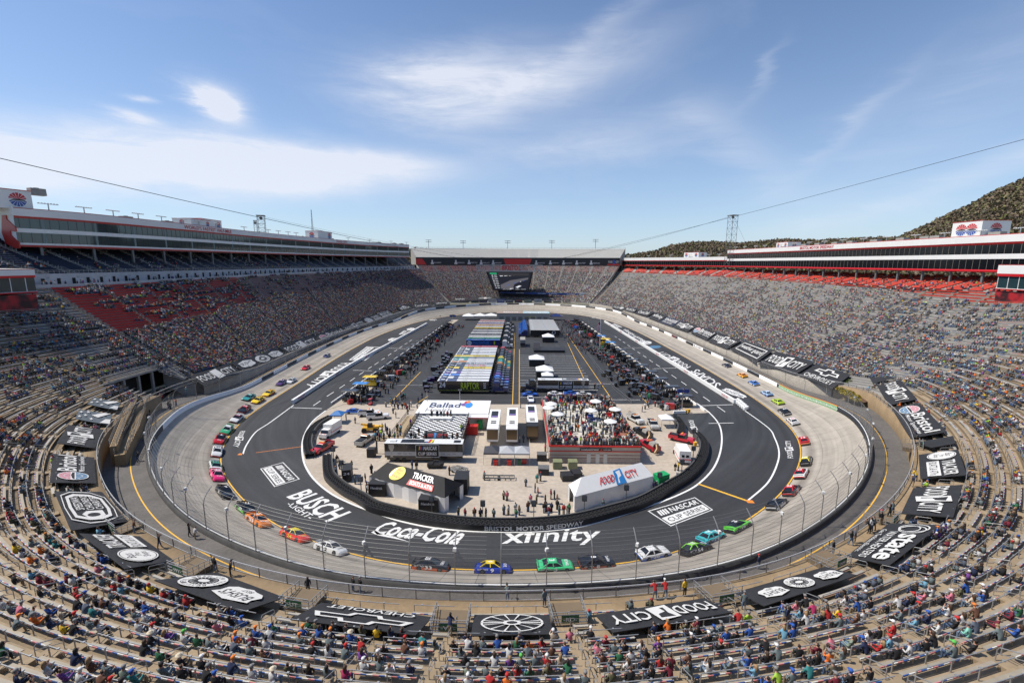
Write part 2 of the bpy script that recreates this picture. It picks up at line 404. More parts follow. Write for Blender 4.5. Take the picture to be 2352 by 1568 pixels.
def bowl(i,t,lift=0.0):
 a=at(WP,i)+at(BN,i)*at(O0,i);b=at(KP,i);p=a+(b-a)*t;w=at(BOW,i)
 return np.array((p[0],p[1],at(H0,i)+(at(HK,i)-at(H0,i))*(w*t+(1-w)*t*t)+lift))
NR=41
IFR,IFL=sidx(57,240),sidx(-60,240)
IGL,IGR=sidx(-83,-8),sidx(84,18)
print('indices',IFR,IFL,IGL,IGR,'len',BL)
BG=None
def hit(px,py,lift=0.0,f=bowl,i0=None,i1=None,t0=0,t1=1):
 i0=(IFL if f is bowl else 0) if i0 is None else i0;i1=(IFR+NS if f is bowl else NS) if i1 is None else i1
 I=np.linspace(i0,i1,260);T=np.linspace(t0,t1,40)
 key=(f.__name__,lift,i0,i1)
 if key not in HC:
  P=np.array([[f(i,t,lift) for t in T] for i in I]);HC[key]=(P,proj(P.reshape(-1,3)).reshape(len(I),len(T),2),(P-CAMP)@CF)
 P,S,dz=HC[key]
 d=np.hypot(S[...,0]-px,S[...,1]-py);d[dz<5]=1e9
 a,b=np.unravel_index(d.argmin(),d.shape);i,t=I[a],T[b]
 for _ in range(12):
  s0=proj(f(i,t,lift))[0];e=np.array((px,py))-s0
  J=np.stack([(proj(f(i+.05,t,lift))[0]-s0)/.05,(proj(f(i,t+.002,lift))[0]-s0)/.002],1)
  try:dlt=np.linalg.solve(J,e)
  except Exception:break
  i+=float(np.clip(dlt[0],-8,8));t+=float(np.clip(dlt[1],-.1,.1))
 return i,t
HC={}
# ---------------------------------------------------------------- seating decks
def nut(i,i0,i1):
 return (i0<=i<=i1) or (i0<=i+NS<=i1) or (i0<=i-NS<=i1)
def deck(name,f,i0,i1,rows,matl,step=1.0,skip=None,parent=None,t0=0.0,kind=None):
 I=np.arange(i0,i1+1e-6,step);n=len(I);v=[];q=[];mi=[]
 for k in range(rows):
  ta,tb=t0+(1-t0)*k/rows,t0+(1-t0)*(k+1)/rows
  for i in I:
   a=f(i,ta);b=f(i,tb);v+=[(a[0],a[1],a[2]),(b[0],b[1],a[2]),(b[0],b[1],b[2])]
  base=k*n*3
  for j in range(n-1):
   if skip and skip(I[j],k):continue
   a=base+j*3;q.append((a,a+1,a+4,a+3));q.append((a+1,a+2,a+5,a+4));mi+=[0,1]
 return np.array(v,float),np.array(q),np.array(mi)
GP=sorted([hit(*q) for q in ((470,890),(371,836),(362,845),(311,859),(240,880))]);print('gap',GP)
GI=[a for a,b in GP];GK=[max(b,.02)*NR for a,b in GP];GA,GB=GI[0],GI[-1]
def gap_rows(i):return np.interp(i,GI,GK)
def bowl_skip(i,k):
 j=i if i>IFL else i+NS
 return GA<=j<=GB and k<gap_rows(j)
B0,B1=IFL,IFR+NS
v,q,mi=deck('lower_bowl',bowl,B0,B1,NR,None,skip=bowl_skip)
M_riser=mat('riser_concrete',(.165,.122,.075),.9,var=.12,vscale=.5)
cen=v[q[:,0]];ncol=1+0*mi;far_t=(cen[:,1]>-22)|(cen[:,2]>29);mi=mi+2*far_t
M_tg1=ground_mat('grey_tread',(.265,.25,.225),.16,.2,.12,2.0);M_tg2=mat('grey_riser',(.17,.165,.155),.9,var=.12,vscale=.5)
stand=empty('grandstand',(0,-130,0),label='long tan concrete seating bowl wrapping the near turn and both sides',cat='grandstand')
o=link(np_mesh('seating_deck',v-np.array((0,-130,0)),q,[M_tread,M_riser,M_tg1,M_tg2],midx=mi),'seating_deck',stand)
def local(P,c=(0,-130,0)):return [tuple(np.array(p,float)-np.array(c,float)) for p in P]
I=np.arange(B0,B1+.1,2);mb=MB()
for a,b in zip(I[:-1],I[1:]):
 p,r=bowl(a,1),bowl(b,1)
 lo=lambda x:(x[0],x[1],-2)
 mb.quad(*local([p,r,lo(r),lo(p)]))
mb.build('back_wall',M_grey,stand)
def cw_o(i):return at(O0,i)
extrude_profile('service_road',0,NS,[lambda i:(.5,hw(i)+.35),lambda i:(cw_o(i)-1.7,hw(i)+.35)],M_road,step=1,kind='structure')
extrude_profile('road_edge_line',0,NS,[lambda i:(2.5+.0*i,hw(i)+.362),lambda i:(2.66,hw(i)+.362)],M_yel,step=1,kind='structure')
def skipgap(i):j=i if i>IFL else i+NS;return GA<=j<=GB
cwA,cwB=GB+.2,B1
M_pale=ground_mat('pale_walkway',(.36,.325,.27),.15,.3,.15,2.0)
for cwa_,cwb_,cm_ in ((cwA,733,M_tan),(733,cwB,M_pale)):extrude_profile('catwalk',cwa_,cwb_,[lambda i:(cw_o(i)-1.7,hw(i)+.3),lambda i:(cw_o(i)-1.7,at(H0,i)),lambda i:(cw_o(i)+.02,at(H0,i)-.004),],cm_,step=1,kind='structure')
extrude_profile('catwalk',B0,GA-.2,[lambda i:(cw_o(i)-1.7,hw(i)+.3),lambda i:(cw_o(i)-1.7,at(H0,i)),lambda i:(cw_o(i)+.02,at(H0,i)-.004),],M_pale,step=1,kind='structure')
extrude_profile('service_road',IFR,IFL,[lambda i:(cw_o(i)-1.7,hw(i)+.35),lambda i:(cw_o(i)+.1,hw(i)+.35)],M_road,step=1,kind='structure')
# ---------------------------------------------------------------- left upper deck and suites
UF=[((-60,240),(-98.5,303),(-118,330)),((-80,190),(-109,220),(-136,236)),((-88,145),(-120,151),(-149,158)),((-88,100),(-125.5,103),(-154,106)),
  ((-86,50),(-127,52),(-156,54)),((-84,20),(-127.5,16),(-157,17)),((-83,-8),(-129.5,-14),(-159,-20)),((-80,-22),(-134,-38),(-162,-50)),((-70,-46),(-134,-90),(-160,-110))]
uk=sorted([(sidx(*s[0]),s) for s in UF],key=lambda a:a[0]);ui=np.array([k for k,_ in uk])
def up_deck(i,t,lift=0.0):
 a=np.array([np.interp(i,ui,[s[1][j] for _,s in uk]) for j in (0,1)]);b=np.array([np.interp(i,ui,[s[2][j] for _,s in uk]) for j in (0,1)])
 p=a+(b-a)*t;return np.array((p[0],p[1],36.0+13.5*(.9*t+.1*t*t)+lift))
UA,UB=ui[0],ui[-2]+3
upper=empty('upper_deck',tuple(up_deck((UA+UB)/2,0)-np.array((0,0,36))),label='upper tier of dark blue seats under the left suites',cat='grandstand')
UC=np.array(upper.location)
v,q,mi=deck('upper',up_deck,UA,UB,22,None)
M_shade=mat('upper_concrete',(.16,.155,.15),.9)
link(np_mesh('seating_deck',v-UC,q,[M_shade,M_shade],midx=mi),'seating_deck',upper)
mb=MB();md=MB();mr=MB()
I=np.arange(UA,UB+.1,1.0)
for n_,(a,b) in enumerate(zip(I[:-1],I[1:])):
 f0,f1=up_deck(a,0),up_deck(b,0);c0,c1=bowl(a,1),bowl(b,1)
 z0,z1=c0[2],c1[2]
 top0,top1=(f0[0],f0[1],37.0),(f1[0],f1[1],37.0)
 mb.quad(*local([(f0[0],f0[1],z0),(f1[0],f1[1],z1),top1,top0],UC))
 mb.quad(*local([(c0[0],c0[1],z0+.01),(c1[0],c1[1],z1+.01),(f1[0],f1[1],z1+.01),(f0[0],f0[1],z0+.01)],UC))
 mb.quad(*local([(c0[0],c0[1],z0+.01),(c1[0],c1[1],z1+.01),(c1[0],c1[1],z1+.9),(c0[0],c0[1],z0+.9)],UC))
 if n_%3==1:
  md=MB()
  d=np.array((c0[0]-f0[0],c0[1]-f0[1],0));d=d/np.linalg.norm(d)*.05;e0,e1=f0+d,f1+d
  md.quad(*local([(e0[0],e0[1],z0+.1),(e0[0]*.3+e1[0]*.7,e0[1]*.3+e1[1]*.7,z0+.1),(e0[0]*.3+e1[0]*.7,e0[1]*.3+e1[1]*.7,z0+2.4),(e0[0],e0[1],z0+2.4)],UC));md.build('doorway',M_dark,upper)
mb.build('concourse_wall',mat('concourse_grey',(.40,.41,.43),.7,var=.15,vscale=.3),upper)
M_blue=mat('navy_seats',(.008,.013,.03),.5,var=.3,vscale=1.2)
M_steps=mat('step_grey',(.33,.32,.30),.8)
def seat_rows(f,i0,i1,rows,aisle,t0=0.0,per=1.3,k0=0,k1=None,skip=None,c=(0,0,0),step=.5,hgt=(.40,.80)):
 v=[];q=[]
 for k in range(k0,k1 if k1 is not None else rows):
  tt=1.0/rows;t=t0+(1-t0)*k*tt
  i=i0
  while i<i1-1e-6:
   j=min(i+step,i1)
   if not aisle(i) and not aisle(j) and not (skip and skip(i,k)):
    A=[f(i,t+tt*s*(1-t0)) for s in (.38,.78,.84)];B=[f(j,t+tt*s*(1-t0)) for s in (.38,.78,.84)]
    z0,z1=f(i,t)[2],f(j,t)[2];n=len(v)
    v+=[(A[0][0],A[0][1],z0+hgt[0]),(A[1][0],A[1][1],z0+hgt[0]),(A[2][0],A[2][1],z0+hgt[1]),(A[2][0],A[2][1],z0+.2),
      (B[0][0],B[0][1],z1+hgt[0]),(B[1][0],B[1][1],z1+hgt[0]),(B[2][0],B[2][1],z1+hgt[1]),(B[2][0],B[2][1],z1+.2),
      (A[0][0],A[0][1],z0+hgt[0]-.12),(B[0][0],B[0][1],z1+hgt[0]-.12)]
    q+=[(n,n+4,n+5,n+1),(n+1,n+5,n+6,n+2),(n+2,n+6,n+7,n+3),(n+8,n+9,n+4,n)]
   i=j
 return np.array(v,float)-np.array(c,float),np.array(q)
UP_P=6.0
def up_aisle(i):return (i-UA)%UP_P<.75
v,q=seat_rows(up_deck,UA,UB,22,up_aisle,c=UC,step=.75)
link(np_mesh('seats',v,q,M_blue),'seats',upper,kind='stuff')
ms=MB();i=UA
while i<UB:
 for k in range(22):
  for (s,dz) in ((0.0,0),(.5,.3)):
   a,b,c_,d_=up_deck(i+.1,(k+s)/22),up_deck(i+.65,(k+s)/22),up_deck(i+.65,(k+s+.5)/22),up_deck(i+.1,(k+s+.5)/22)
   z=up_deck(i,k/22)[2]+.05+dz
   ms.quad(*local([(a[0],a[1],z),(b[0],b[1],z),(c_[0],c_[1],z),(d_[0],d_[1],z)],UC))
   ms.quad(*local([(a[0],a[1],z-.3),(b[0],b[1],z-.3),(b[0],b[1],z),(a[0],a[1],z)],UC))
 for s in (.05,.7):
  ms.bar(*local([up_deck(i+s,.0,1.0),up_deck(i+s,.16,1.0)],UC),w=.06);ms.bar(*local([up_deck(i+s,0,.0),up_deck(i+s,0,1.0)],UC),w=.06);ms.bar(*local([up_deck(i+s,.16,.0),up_deck(i+s,.16,1.0)],UC),w=.06)
  for k in range(4,22,2):ms.bar(*local([up_deck(i+s,k/22,0),up_deck(i+s,k/22,1.0)],UC),w=.07)
 i+=UP_P
ms.build('aisle_steps',M_steps,upper)
mr=MB();I=np.arange(UA,UB+.1,1.0)
for a,b in zip(I[:-1],I[1:]):
 for h_ in (1.9,1.5):mr.bar(*local([up_deck(a,0,h_),up_deck(b,0,h_)],UC),w=.05)
 mr.bar(*local([up_deck(a,0,.8),up_deck(a,0,1.9)],UC),w=.05)
mr.build('front_railing',M_steel,upper)
M_wpan=mat('white_cladding',(.74,.73,.70),.55,var=.03,vscale=.3)
M_gl1=mat('tinted_glass',(.02,.045,.052),.06,spec=.8)
M_gl2=mat('black_glass',(.006,.007,.009),.12,spec=.35)
M_trim=mat('red_trim',(.42,.025,.015),.45)
M_trimb=mat('bright_red_trim',(.58,.012,.018),.4)
def ribbon(path,prof,mats_idx,mats,name,parent,c,close_ends=True):
 P=np.array(path,float);t=np.zeros_like(P)
 t[1:-1]=P[2:]-P[:-2];t[0]=P[1]-P[0];t[-1]=P[-1]-P[-2];t /= np.linalg.norm(t,axis=1)[:,None]
 n=np.stack([t[:,1],-t[:,0]],1)
 mb=MB();R=[[(p[0]+m[0]*o,p[1]+m[1]*o,z) for (o,z) in prof] for p,m in zip(P,n)]
 for a,b in zip(R[:-1],R[1:]):
  for j in range(len(prof)-1):mb.quad(*local([a[j],b[j],b[j+1],a[j+1]],c),m=mats_idx[j])
 if close_ends:
  for r in (R[0],R[-1]):mb.poly(local(r,c),m=mats_idx[-1])
 return mb.build(name,mats,parent)
def spl(pts,n=8):
 P=np.array(pts,float);out=[]
 for i in range(len(P)-1):
  p0,p1,p2,p3=P[max(i-1,0)],P[i],P[i+1],P[min(i+2,len(P)-1)]
  for k in range(n):
   t=k/n;out.append(.5*((2*p1)+(-p0+p2)*t+(2*p0-5*p1+4*p2-p3)*t*t+(-p0+3*p1-3*p2+p3)*t**3))
 out.append(P[-1]);return np.array(out)
def along(path,d):
 P=np.array(path,float);s=np.r_[0,np.cumsum(np.linalg.norm(np.diff(P,axis=0),axis=1))]
 p=np.array([np.interp(d,s,P[:,0]),np.interp(d,s,P[:,1])]);q=np.array([np.interp(min(d+.5,s[-1]),s,P[:,0]),np.interp(min(d+.5,s[-1]),s,P[:,1])])
 q0=np.array([np.interp(max(d-.5,0),s,P[:,0]),np.interp(max(d-.5,0),s,P[:,1])]);t=(q-q0)/np.linalg.norm(q-q0)
 return p,t,np.array((t[1],-t[0])),s[-1]
def strip_panels(path,zc,o,d0,d1,step,w,z0,z1,mb,c,depth=.06):
 d=d0
 while d<d1:
  p,t,n,L=along(path,d);q=p+n*(o+depth/2)
  mb.obox(np.array((q[0],q[1],(z0+z1)/2))-np.array(c),(t[0]*w/2,t[1]*w/2,0),(n[0]*depth/2,n[1]*depth/2,0),(0,0,(z1-z0)/2));d+=step
LP=spl([(-143.5,1),(-137,20),(-134.5,60),(-134,100),(-129,150),(-117.5,212),(-95,269)],10)
LS=empty('suite_building',(LP[0][0],LP[0][1],0),label='long glass fronted suite building above the left stands with white bands and red trim',cat='suite building')
c=np.array((LP[0][0],LP[0][1],0))
prof=[(-26,44.4),(-.2,44.4),(0,44.5),(0,45.0),(.02,45.0),(.02,45.55),(-.15,45.55),(-.15,48.5),(0,48.5),(0,49.65),(-.15,49.65),(-.15,52.5),(.0,52.5),(.05,53.1),(.05,53.1),(.1,55.2),(.1,55.4),(-26,55.0),(-26,44.4)]
mi=[0,2,2,2,0,0,1,0,0,0,1,0,2,2,0,2,3,0]
ribbon(LP,prof,mi,[M_wpan,M_gl1,M_trim,M_grey],'facade',LS,c)
mb=MB()
_,_,_,LL=along(LP,0)
M_mul=mat('mullion',(.16,.21,.20),.5)
strip_panels(LP,0,-.15,6,LL,13.4,.7,45.5,48.5,mb,c);strip_panels(LP,0,-.15,6,LL,13.4,.7,49.6,52.5,mb,c)
mb.build('glass_piers',M_mul,LS,kind='stuff')
mb=MB();strip_panels(LP,0,-.15,1,LL,2.2,.07,45.5,48.5,mb,c);strip_panels(LP,0,-.15,1,LL,2.2,.07,49.6,52.5,mb,c)
mb.build('mullions',mat('dark_mullion',(.03,.045,.045),.4),LS,kind='stuff')
d=5.0
while d<LL:
 p,t,n,_=along(LP,d);mb=MB();p=p-n*.8
 mb.box(-.32,-.32,0,.32,.32,44.4-37.2)
 oo=mb.build('column',M_steeld,LS);oo.location=(p[0]-c[0],p[1]-c[1],37.2);oo.rotation_euler=(0,0,math.atan2(t[1],t[0]));d+=13.4
p,t,n,_=along(LP,.6)
ep=lambda o,z,b=.3:(p[0]+n[0]*o-t[0]*(b+.6)-c[0],p[1]+n[1]*o-t[1]*(b+.6)-c[1],z)
for mm_,Q in ((M_trim,[(1,44),(1,45.6),(-2.6,47.6),(-2.6,48.9),(.6,48.6),(.6,49.8),(-3.5,52.2),(-3.5,53.4),(-5.6,53.4),(-7.4,48.6),(-6.4,45.4),(-2,44)]),(M_wpan,[(.6,53.2),(.6,55.6),(-14,55.6),(-14,53.4)])):
 mb=MB();mb.poly([ep(*q) for q in Q]);mb.poly([ep(q[0],q[1],.0) for q in Q][::-1])
 for a_,b_ in zip(Q,Q[1:]+Q[:1]):mb.quad(ep(*a_),ep(*b_),ep(b_[0],b_[1],0),ep(a_[0],a_[1],0))
 mb.build('end_frame',mm_,LS)
# ---------------------------------------------------------------- crossover opening on the left
I=np.arange(GA-3,GB+4,1.0);v=[];q=[]
for i in I:
 for o_ in (cw_o(i)-1.8,14,20,44):p=at(WP,i)+at(BN,i)*o_;v.append((p[0],p[1],hw(i)+.33 if o_<30 else hw(i)+.0))
q=[(k*4+j,k*4+j+1,k*4+j+5,k*4+j+4) for k in range(len(I)-1) for j in range(3)]
link(np_mesh('crossover_road',np.array(v),np.array(q),M_road),'crossover_road',kind='structure')
edge=empty('seating_edge',tuple(bowl(554,.2)),label='concrete edge beam with piers and railing over the crossover opening',cat='railing');ec=np.array(edge.location)
mb=MB();mr_=MB();mp_=MB()
IE=list(np.arange(GA,GB+.1,.5));pr=None
for i in IE:
 k=gap_rows(i if i<=GB else GB);p=bowl(i,k/NR)
 if pr is not None:
  mb.bar(pr-ec-np.array((0,0,.3)),p-ec-np.array((0,0,.3)),.3,.6)
  for h_ in (.35,.7,1.05):mr_.bar(pr-ec+np.array((0,0,h_)),p-ec+np.array((0,0,h_)),.05)
 mr_.bar(p-ec,p-ec+np.array((0,0,1.1)),.06);pr=p
for i in (GA,GB):
 a,b=bowl(i,0),bowl(i,gap_rows(i)/NR)
 mb.quad(*[tuple(x-ec) for x in (a,b,b-np.array((0,0,6)),a-np.array((0,0,6)))])
mb.build('edge_beam',M_grey,edge);mr_.build('railing',M_steel,edge)
for i in np.linspace(GA+3,GB-1,4):p=bowl(i,(gap_rows(i)+.5)/NR);m_=MB();m_.box(-.28,-.28,-7,.28,.28,-.6);o=m_.build('pier',M_grey,edge);o.location=p-ec
v=[]
for i in np.arange(GA-2,GB+3,1.0):
 p=at(WP,i)+at(BN,i)*24;v+=[(p[0],p[1],hw(i)),(p[0],p[1],13)]
link(np_mesh('abutment_wall',np.array(v),np.array([(2*k,2*k+2,2*k+3,2*k+1) for k in range(len(v)//2-1)]),M_steeld),'abutment_wall',stand).location=(0,130,0)
def ramp_px(pts,w,label,name='access_ramp'):
 P=[np.array(gp(*X3(*p[:2]),p[2])) for p in pts];e=empty(name,(P[0][0],P[0][1],5),label=label,cat='ramp');c=np.array((P[0][0],P[0][1],5));mb,mr2,mw=MB(),MB(),MB()
 for a,b in zip(P[:-1],P[1:]):
  d=(b-a)[:2];d=d/np.linalg.norm(d);n=np.array((d[1],-d[0],0))*w/2
  mb.hexa([tuple(np.array((*(p+s*n)[:2],4.5))-c) for p,s in ((a,-1),(a,1),(b,1),(b,-1))]+[tuple(p+s*n-c) for p,s in ((a,-1),(a,1),(b,1),(b,-1))])
  for s in (-1,1):
   A,B_=a+s*n-c,b+s*n-c;k_=max(2,int(np.linalg.norm(B_-A)/1.4))
   for h in (.4,.75,1.1):mr2.bar(A+(0,0,h),B_+(0,0,h),.05)
   for k in range(k_+1):q=A+(B_-A)*k/k_;mr2.bar(q,q+np.array((0,0,1.1)),.06)
 mb.build('slab',M_tan,e);mr2.build('railing',M_steeld,e)
def X3(x,y):return x/2.351*.588,(1300+y/2.351)*.588
ramp_px([(1240,600,9.5),(1130,810,9.3),(1040,1040,9)],1.0,'upper tan access ramp with dark railings below the crossover opening')
ramp_px([(1330,610,8.0),(1240,850,8.0),(1100,1120,7.6)],1.5,'lower tan access ramp with dark railings beside the service road')
# ---------------------------------------------------------------- right suites
RP=spl([(98,338),(117,300),(139,255),(151,225),(155,190),(156,120),(156.5,60),(157,20),(158,-12)],10)
RS=empty('suite_building',(RP[-1][0],RP[-1][1],0),label='long suite building above the right stands with white bands and black glass',cat='suite building')
c=np.array((RP[-1][0],RP[-1][1],0));_,_,_,RL=along(RP,0)
split=None
acc=np.r_[0,np.cumsum(np.linalg.norm(np.diff(RP,axis=0),axis=1))]
yk=212.0;kk=int(np.argmin(abs(RP[:,1]-yk)))
far=RP[:kk+1];near=RP[kk:]
RT=50.2
prof=[(-26,37.9),(-.3,37.9),(.15,38.0),(.3,38.35),(.15,38.7),(-.1,38.75),(-.1,42.3),(.1,42.3),(.1,43.9),(-.1,43.9),(-.1,47.0),(0,47.0),(.4,47.7),(.4,50.0),(.4,RT),(-26,RT-.4),(-26,37.9)]
mi=[0,2,2,2,2,1,0,0,0,1,0,2,0,2,3,0]
ribbon(near,prof,mi,[M_wpan,M_gl2,M_trimb,M_grey],'facade',RS,c)
prof2=[(-26,37.9),(-.3,37.9),(.15,38.0),(.3,38.35),(.15,38.7),(-.1,38.75),(-.1,42.3),(.1,42.3),(.3,42.9),(.3,45.2),(.3,45.4),(-26,45.1),(-26,37.9)]
mi2=[0,2,2,2,2,1,0,2,0,0,3,0]
ribbon(far,prof2,mi2,[M_wpan,M_gl2,M_trimb,M_grey],'facade',RS,c)
mb=MB();strip_panels(far,0,-.1,1,1e9 if False else np.linalg.norm(np.diff(far,axis=0),axis=1).sum(),2.4,.09,38.75,42.3,mb,c,.05)
nl=np.linalg.norm(np.diff(near,axis=0),axis=1).sum()
strip_panels(near,0,-.1,1,nl,2.4,.09,38.75,42.3,mb,c,.05);strip_panels(near,0,-.1,1,nl,2.4,.09,43.9,47.0,mb,c,.05)
mb.build('mullions',mat('thin_mullion',(.22,.20,.17),.5),RS,kind='stuff')
d=8.0
M_colm=mat('column_grey',(.16,.17,.17),.6)
while d<RL-1:
 p,t,n,_=along(RP,d);mb=MB();p=p-n*1.2;zb=31.6
 mb.box(-.3,-.3,0,.3,.3,37.95-zb);oo=mb.build('column',M_colm,RS);oo.location=(p[0]-c[0],p[1]-c[1],zb);oo.rotation_euler=(0,0,math.atan2(t[1],t[0]));d+=11.6
IRA,IRB=sidx(57,240)-2,sidx(84,10)
def r_deck(i,t,lift=0.0):
 j=i+NS if i<IFL else i
 a=bowl(j,1);b=at(KP,j)+(at(KP,j)-(at(WP,j)))*.0
 n=at(KP,j)-(at(WP,j)+at(BN,j)*6);n=n/np.linalg.norm(n)
 return np.array((a[0]+n[0]*(.6+15*t),a[1]+n[1]*(.6+15*t),a[2]-.05+4.6*t+lift))
iK0,iK1=IRB-4,IRA
M_oseat=mat('orange_seats',(.44,.04,.02),.5,var=.12,vscale=1.0)
rear=empty('upper_deck',tuple(r_deck((iK0+iK1)/2,0)*np.array((1,1,0))),label='rows of orange seats in the shade under the right suites',cat='grandstand')
c=np.array(rear.location)
v,q,mi=deck('r',r_deck,iK0,iK1,15,None)
link(np_mesh('seating_deck',v-c,q,[M_grey,M_grey],midx=mi),'seating_deck',rear)
def r_aisle(i):return (i-iK0)%6.0<.8
v,q=seat_rows(r_deck,iK0,iK1,15,r_aisle,c=c,step=.8)
link(np_mesh('seats',v,q,M_oseat),'seats',rear,kind='stuff')
# ---------------------------------------------------------------- far stand
FA=[hit(1033,694,f=bowl)] and None
FW=np.array([at(WP,i)+at(BN,i)*6 for i in np.linspace(IFR+.5,IFL-.5,21)])
FKr=np.stack([np.linspace(98,-101,21),322+8*np.sin(np.linspace(0,math.pi,21))],1)
def far_low(i,t,lift=0.0):
 a=np.array([np.interp(i,range(21),FW[:,j]) for j in (0,1)]);b=np.array([np.interp(i,range(21),FKr[:,j]) for j in (0,1)])
 p=a+(b-a)*t;return np.array((p[0],p[1],8.0+(37.5-8)*(.72*t+.28*t*t)+lift))
def far_up(i,t,lift=0.0):
 b=np.array([np.interp(i,range(21),FKr[:,j]) for j in (0,1)]);c0=np.array((0,88.0));n=b-c0;n /= np.linalg.norm(n)
 e=b+n*2;s=1+.0*t;p=e+np.array((n[0]*12*t*1.6,12*t));return np.array((p[0],p[1],45.2+9.2*t+lift))
fs=empty('grandstand',(0,290,0),label='grandstand closing the far end behind the hanging screen',cat='grandstand')
c=np.array((0,290,0))
v,q,mi=deck('f',far_low,0,20,46,None,step=.25);link(np_mesh('seating_deck',v-c,q,[M_grey,M_grey],midx=mi),'seating_deck',fs)
v,q,mi=deck('f',far_up,0,20,16,None,step=.25);link(np_mesh('upper_deck',v-c,q,[M_grey,M_grey],midx=mi),'upper_deck',fs)
M_alu=mat('aluminium_bench',(.60,.60,.58),.5,.1,var=.12,vscale=.8)
M_pinkb=mat('faded_red_bench',(.42,.13,.11),.6,var=.15,vscale=.8)
FU_A=11
def fu_aisle(i):return (i+.3)%(20/18)<.05
v,q=seat_rows(far_up,0,20,16,fu_aisle,c=c,step=.05*20/18*1.0 if False else 20/18/9,hgt=(.42,.62))
link(np_mesh('benches',v,q,mat('pale_bench',(.62,.62,.60),.5)),'benches',fs,kind='stuff')
def fl_aisle(i):return (i+.3)%(20/14)<.10
v,q=seat_rows(far_low,0,20,46,fl_aisle,c=c,step=20/14/10,k1=39,hgt=(.42,.46))
link(np_mesh('benches',v,q,M_alu),'benches',fs,kind='stuff')
v,q=seat_rows(far_low,0,20,46,fl_aisle,c=c,step=20/14/10,k0=39,hgt=(.42,.46))
link(np_mesh('red_benches',v,q,M_pinkb),'red_benches',fs,kind='stuff')
mb=MB()
for a in range(20):
 A,B,A2,B2=far_low(a,1),far_low(a+1,1),far_up(a,0),far_up(a+1,0)
 mb.quad(*local([A,B,(B[0],B[1]+2,B2[2]+.2),(A[0],A[1]+2,A2[2]+.2)],c))
 D,E_=far_up(a,1),far_up(a+1,1);mb.quad(*local([D,E_,(E_[0],E_[1],30),(D[0],D[1],30)],c))
mb.build('tier_wall',M_black,fs)
for e in (0,20):
 mb=MB()
 L=[far_low(e,t,1.2) for t in np.linspace(0,1,12)];F=[(p[0],p[1],p[2]-2.4) for p in L]
 for k in range(11):mb.quad(*local([L[k],L[k+1],F[k+1],F[k]],c))
 U=[far_up(e,t,.6) for t in (0,1)];mb.quad(*local([U[0],U[1],(U[1][0],U[1][1],38),(U[0][0],U[0][1],38)],c));mb.build('end_wall',M_grey,fs)
mb=MB()
for k in range(40):
 a,b=k*.5,k*.5+.5;A,B=far_up(a,1),far_up(b,1)
 mb.bar(*local([A+np.array((0,0,1.1)),B+np.array((0,0,1.1))],c),w=.12);mb.bar(*local([A,A+np.array((0,0,1.2))],c),w=.1)
mb.build('top_railing',M_steeld,fs)
# ---------------------------------------------------------------- land
M_land=ground_mat('valley_ground',(.16,.15,.10),.3,.004,.2,.05)
mb=MB()
mb.poly([(-9000,-9000,-2.5),(9000,-9000,-2.5),(9000,12000,-2.5),(-9000,12000,-2.5)])
mb.build('ground',M_land,kind='structure')
def fbm(x,y):
 return (math.sin(x*.0021+1.3)*math.cos(y*.0017+.4)*.5+math.sin(x*.0053+y*.0031)*.25+math.sin(x*.011-y*.009+2)*.12+math.sin(x*.027+y*.031)*.06+math.sin(x*.06-y*.05)*.03)
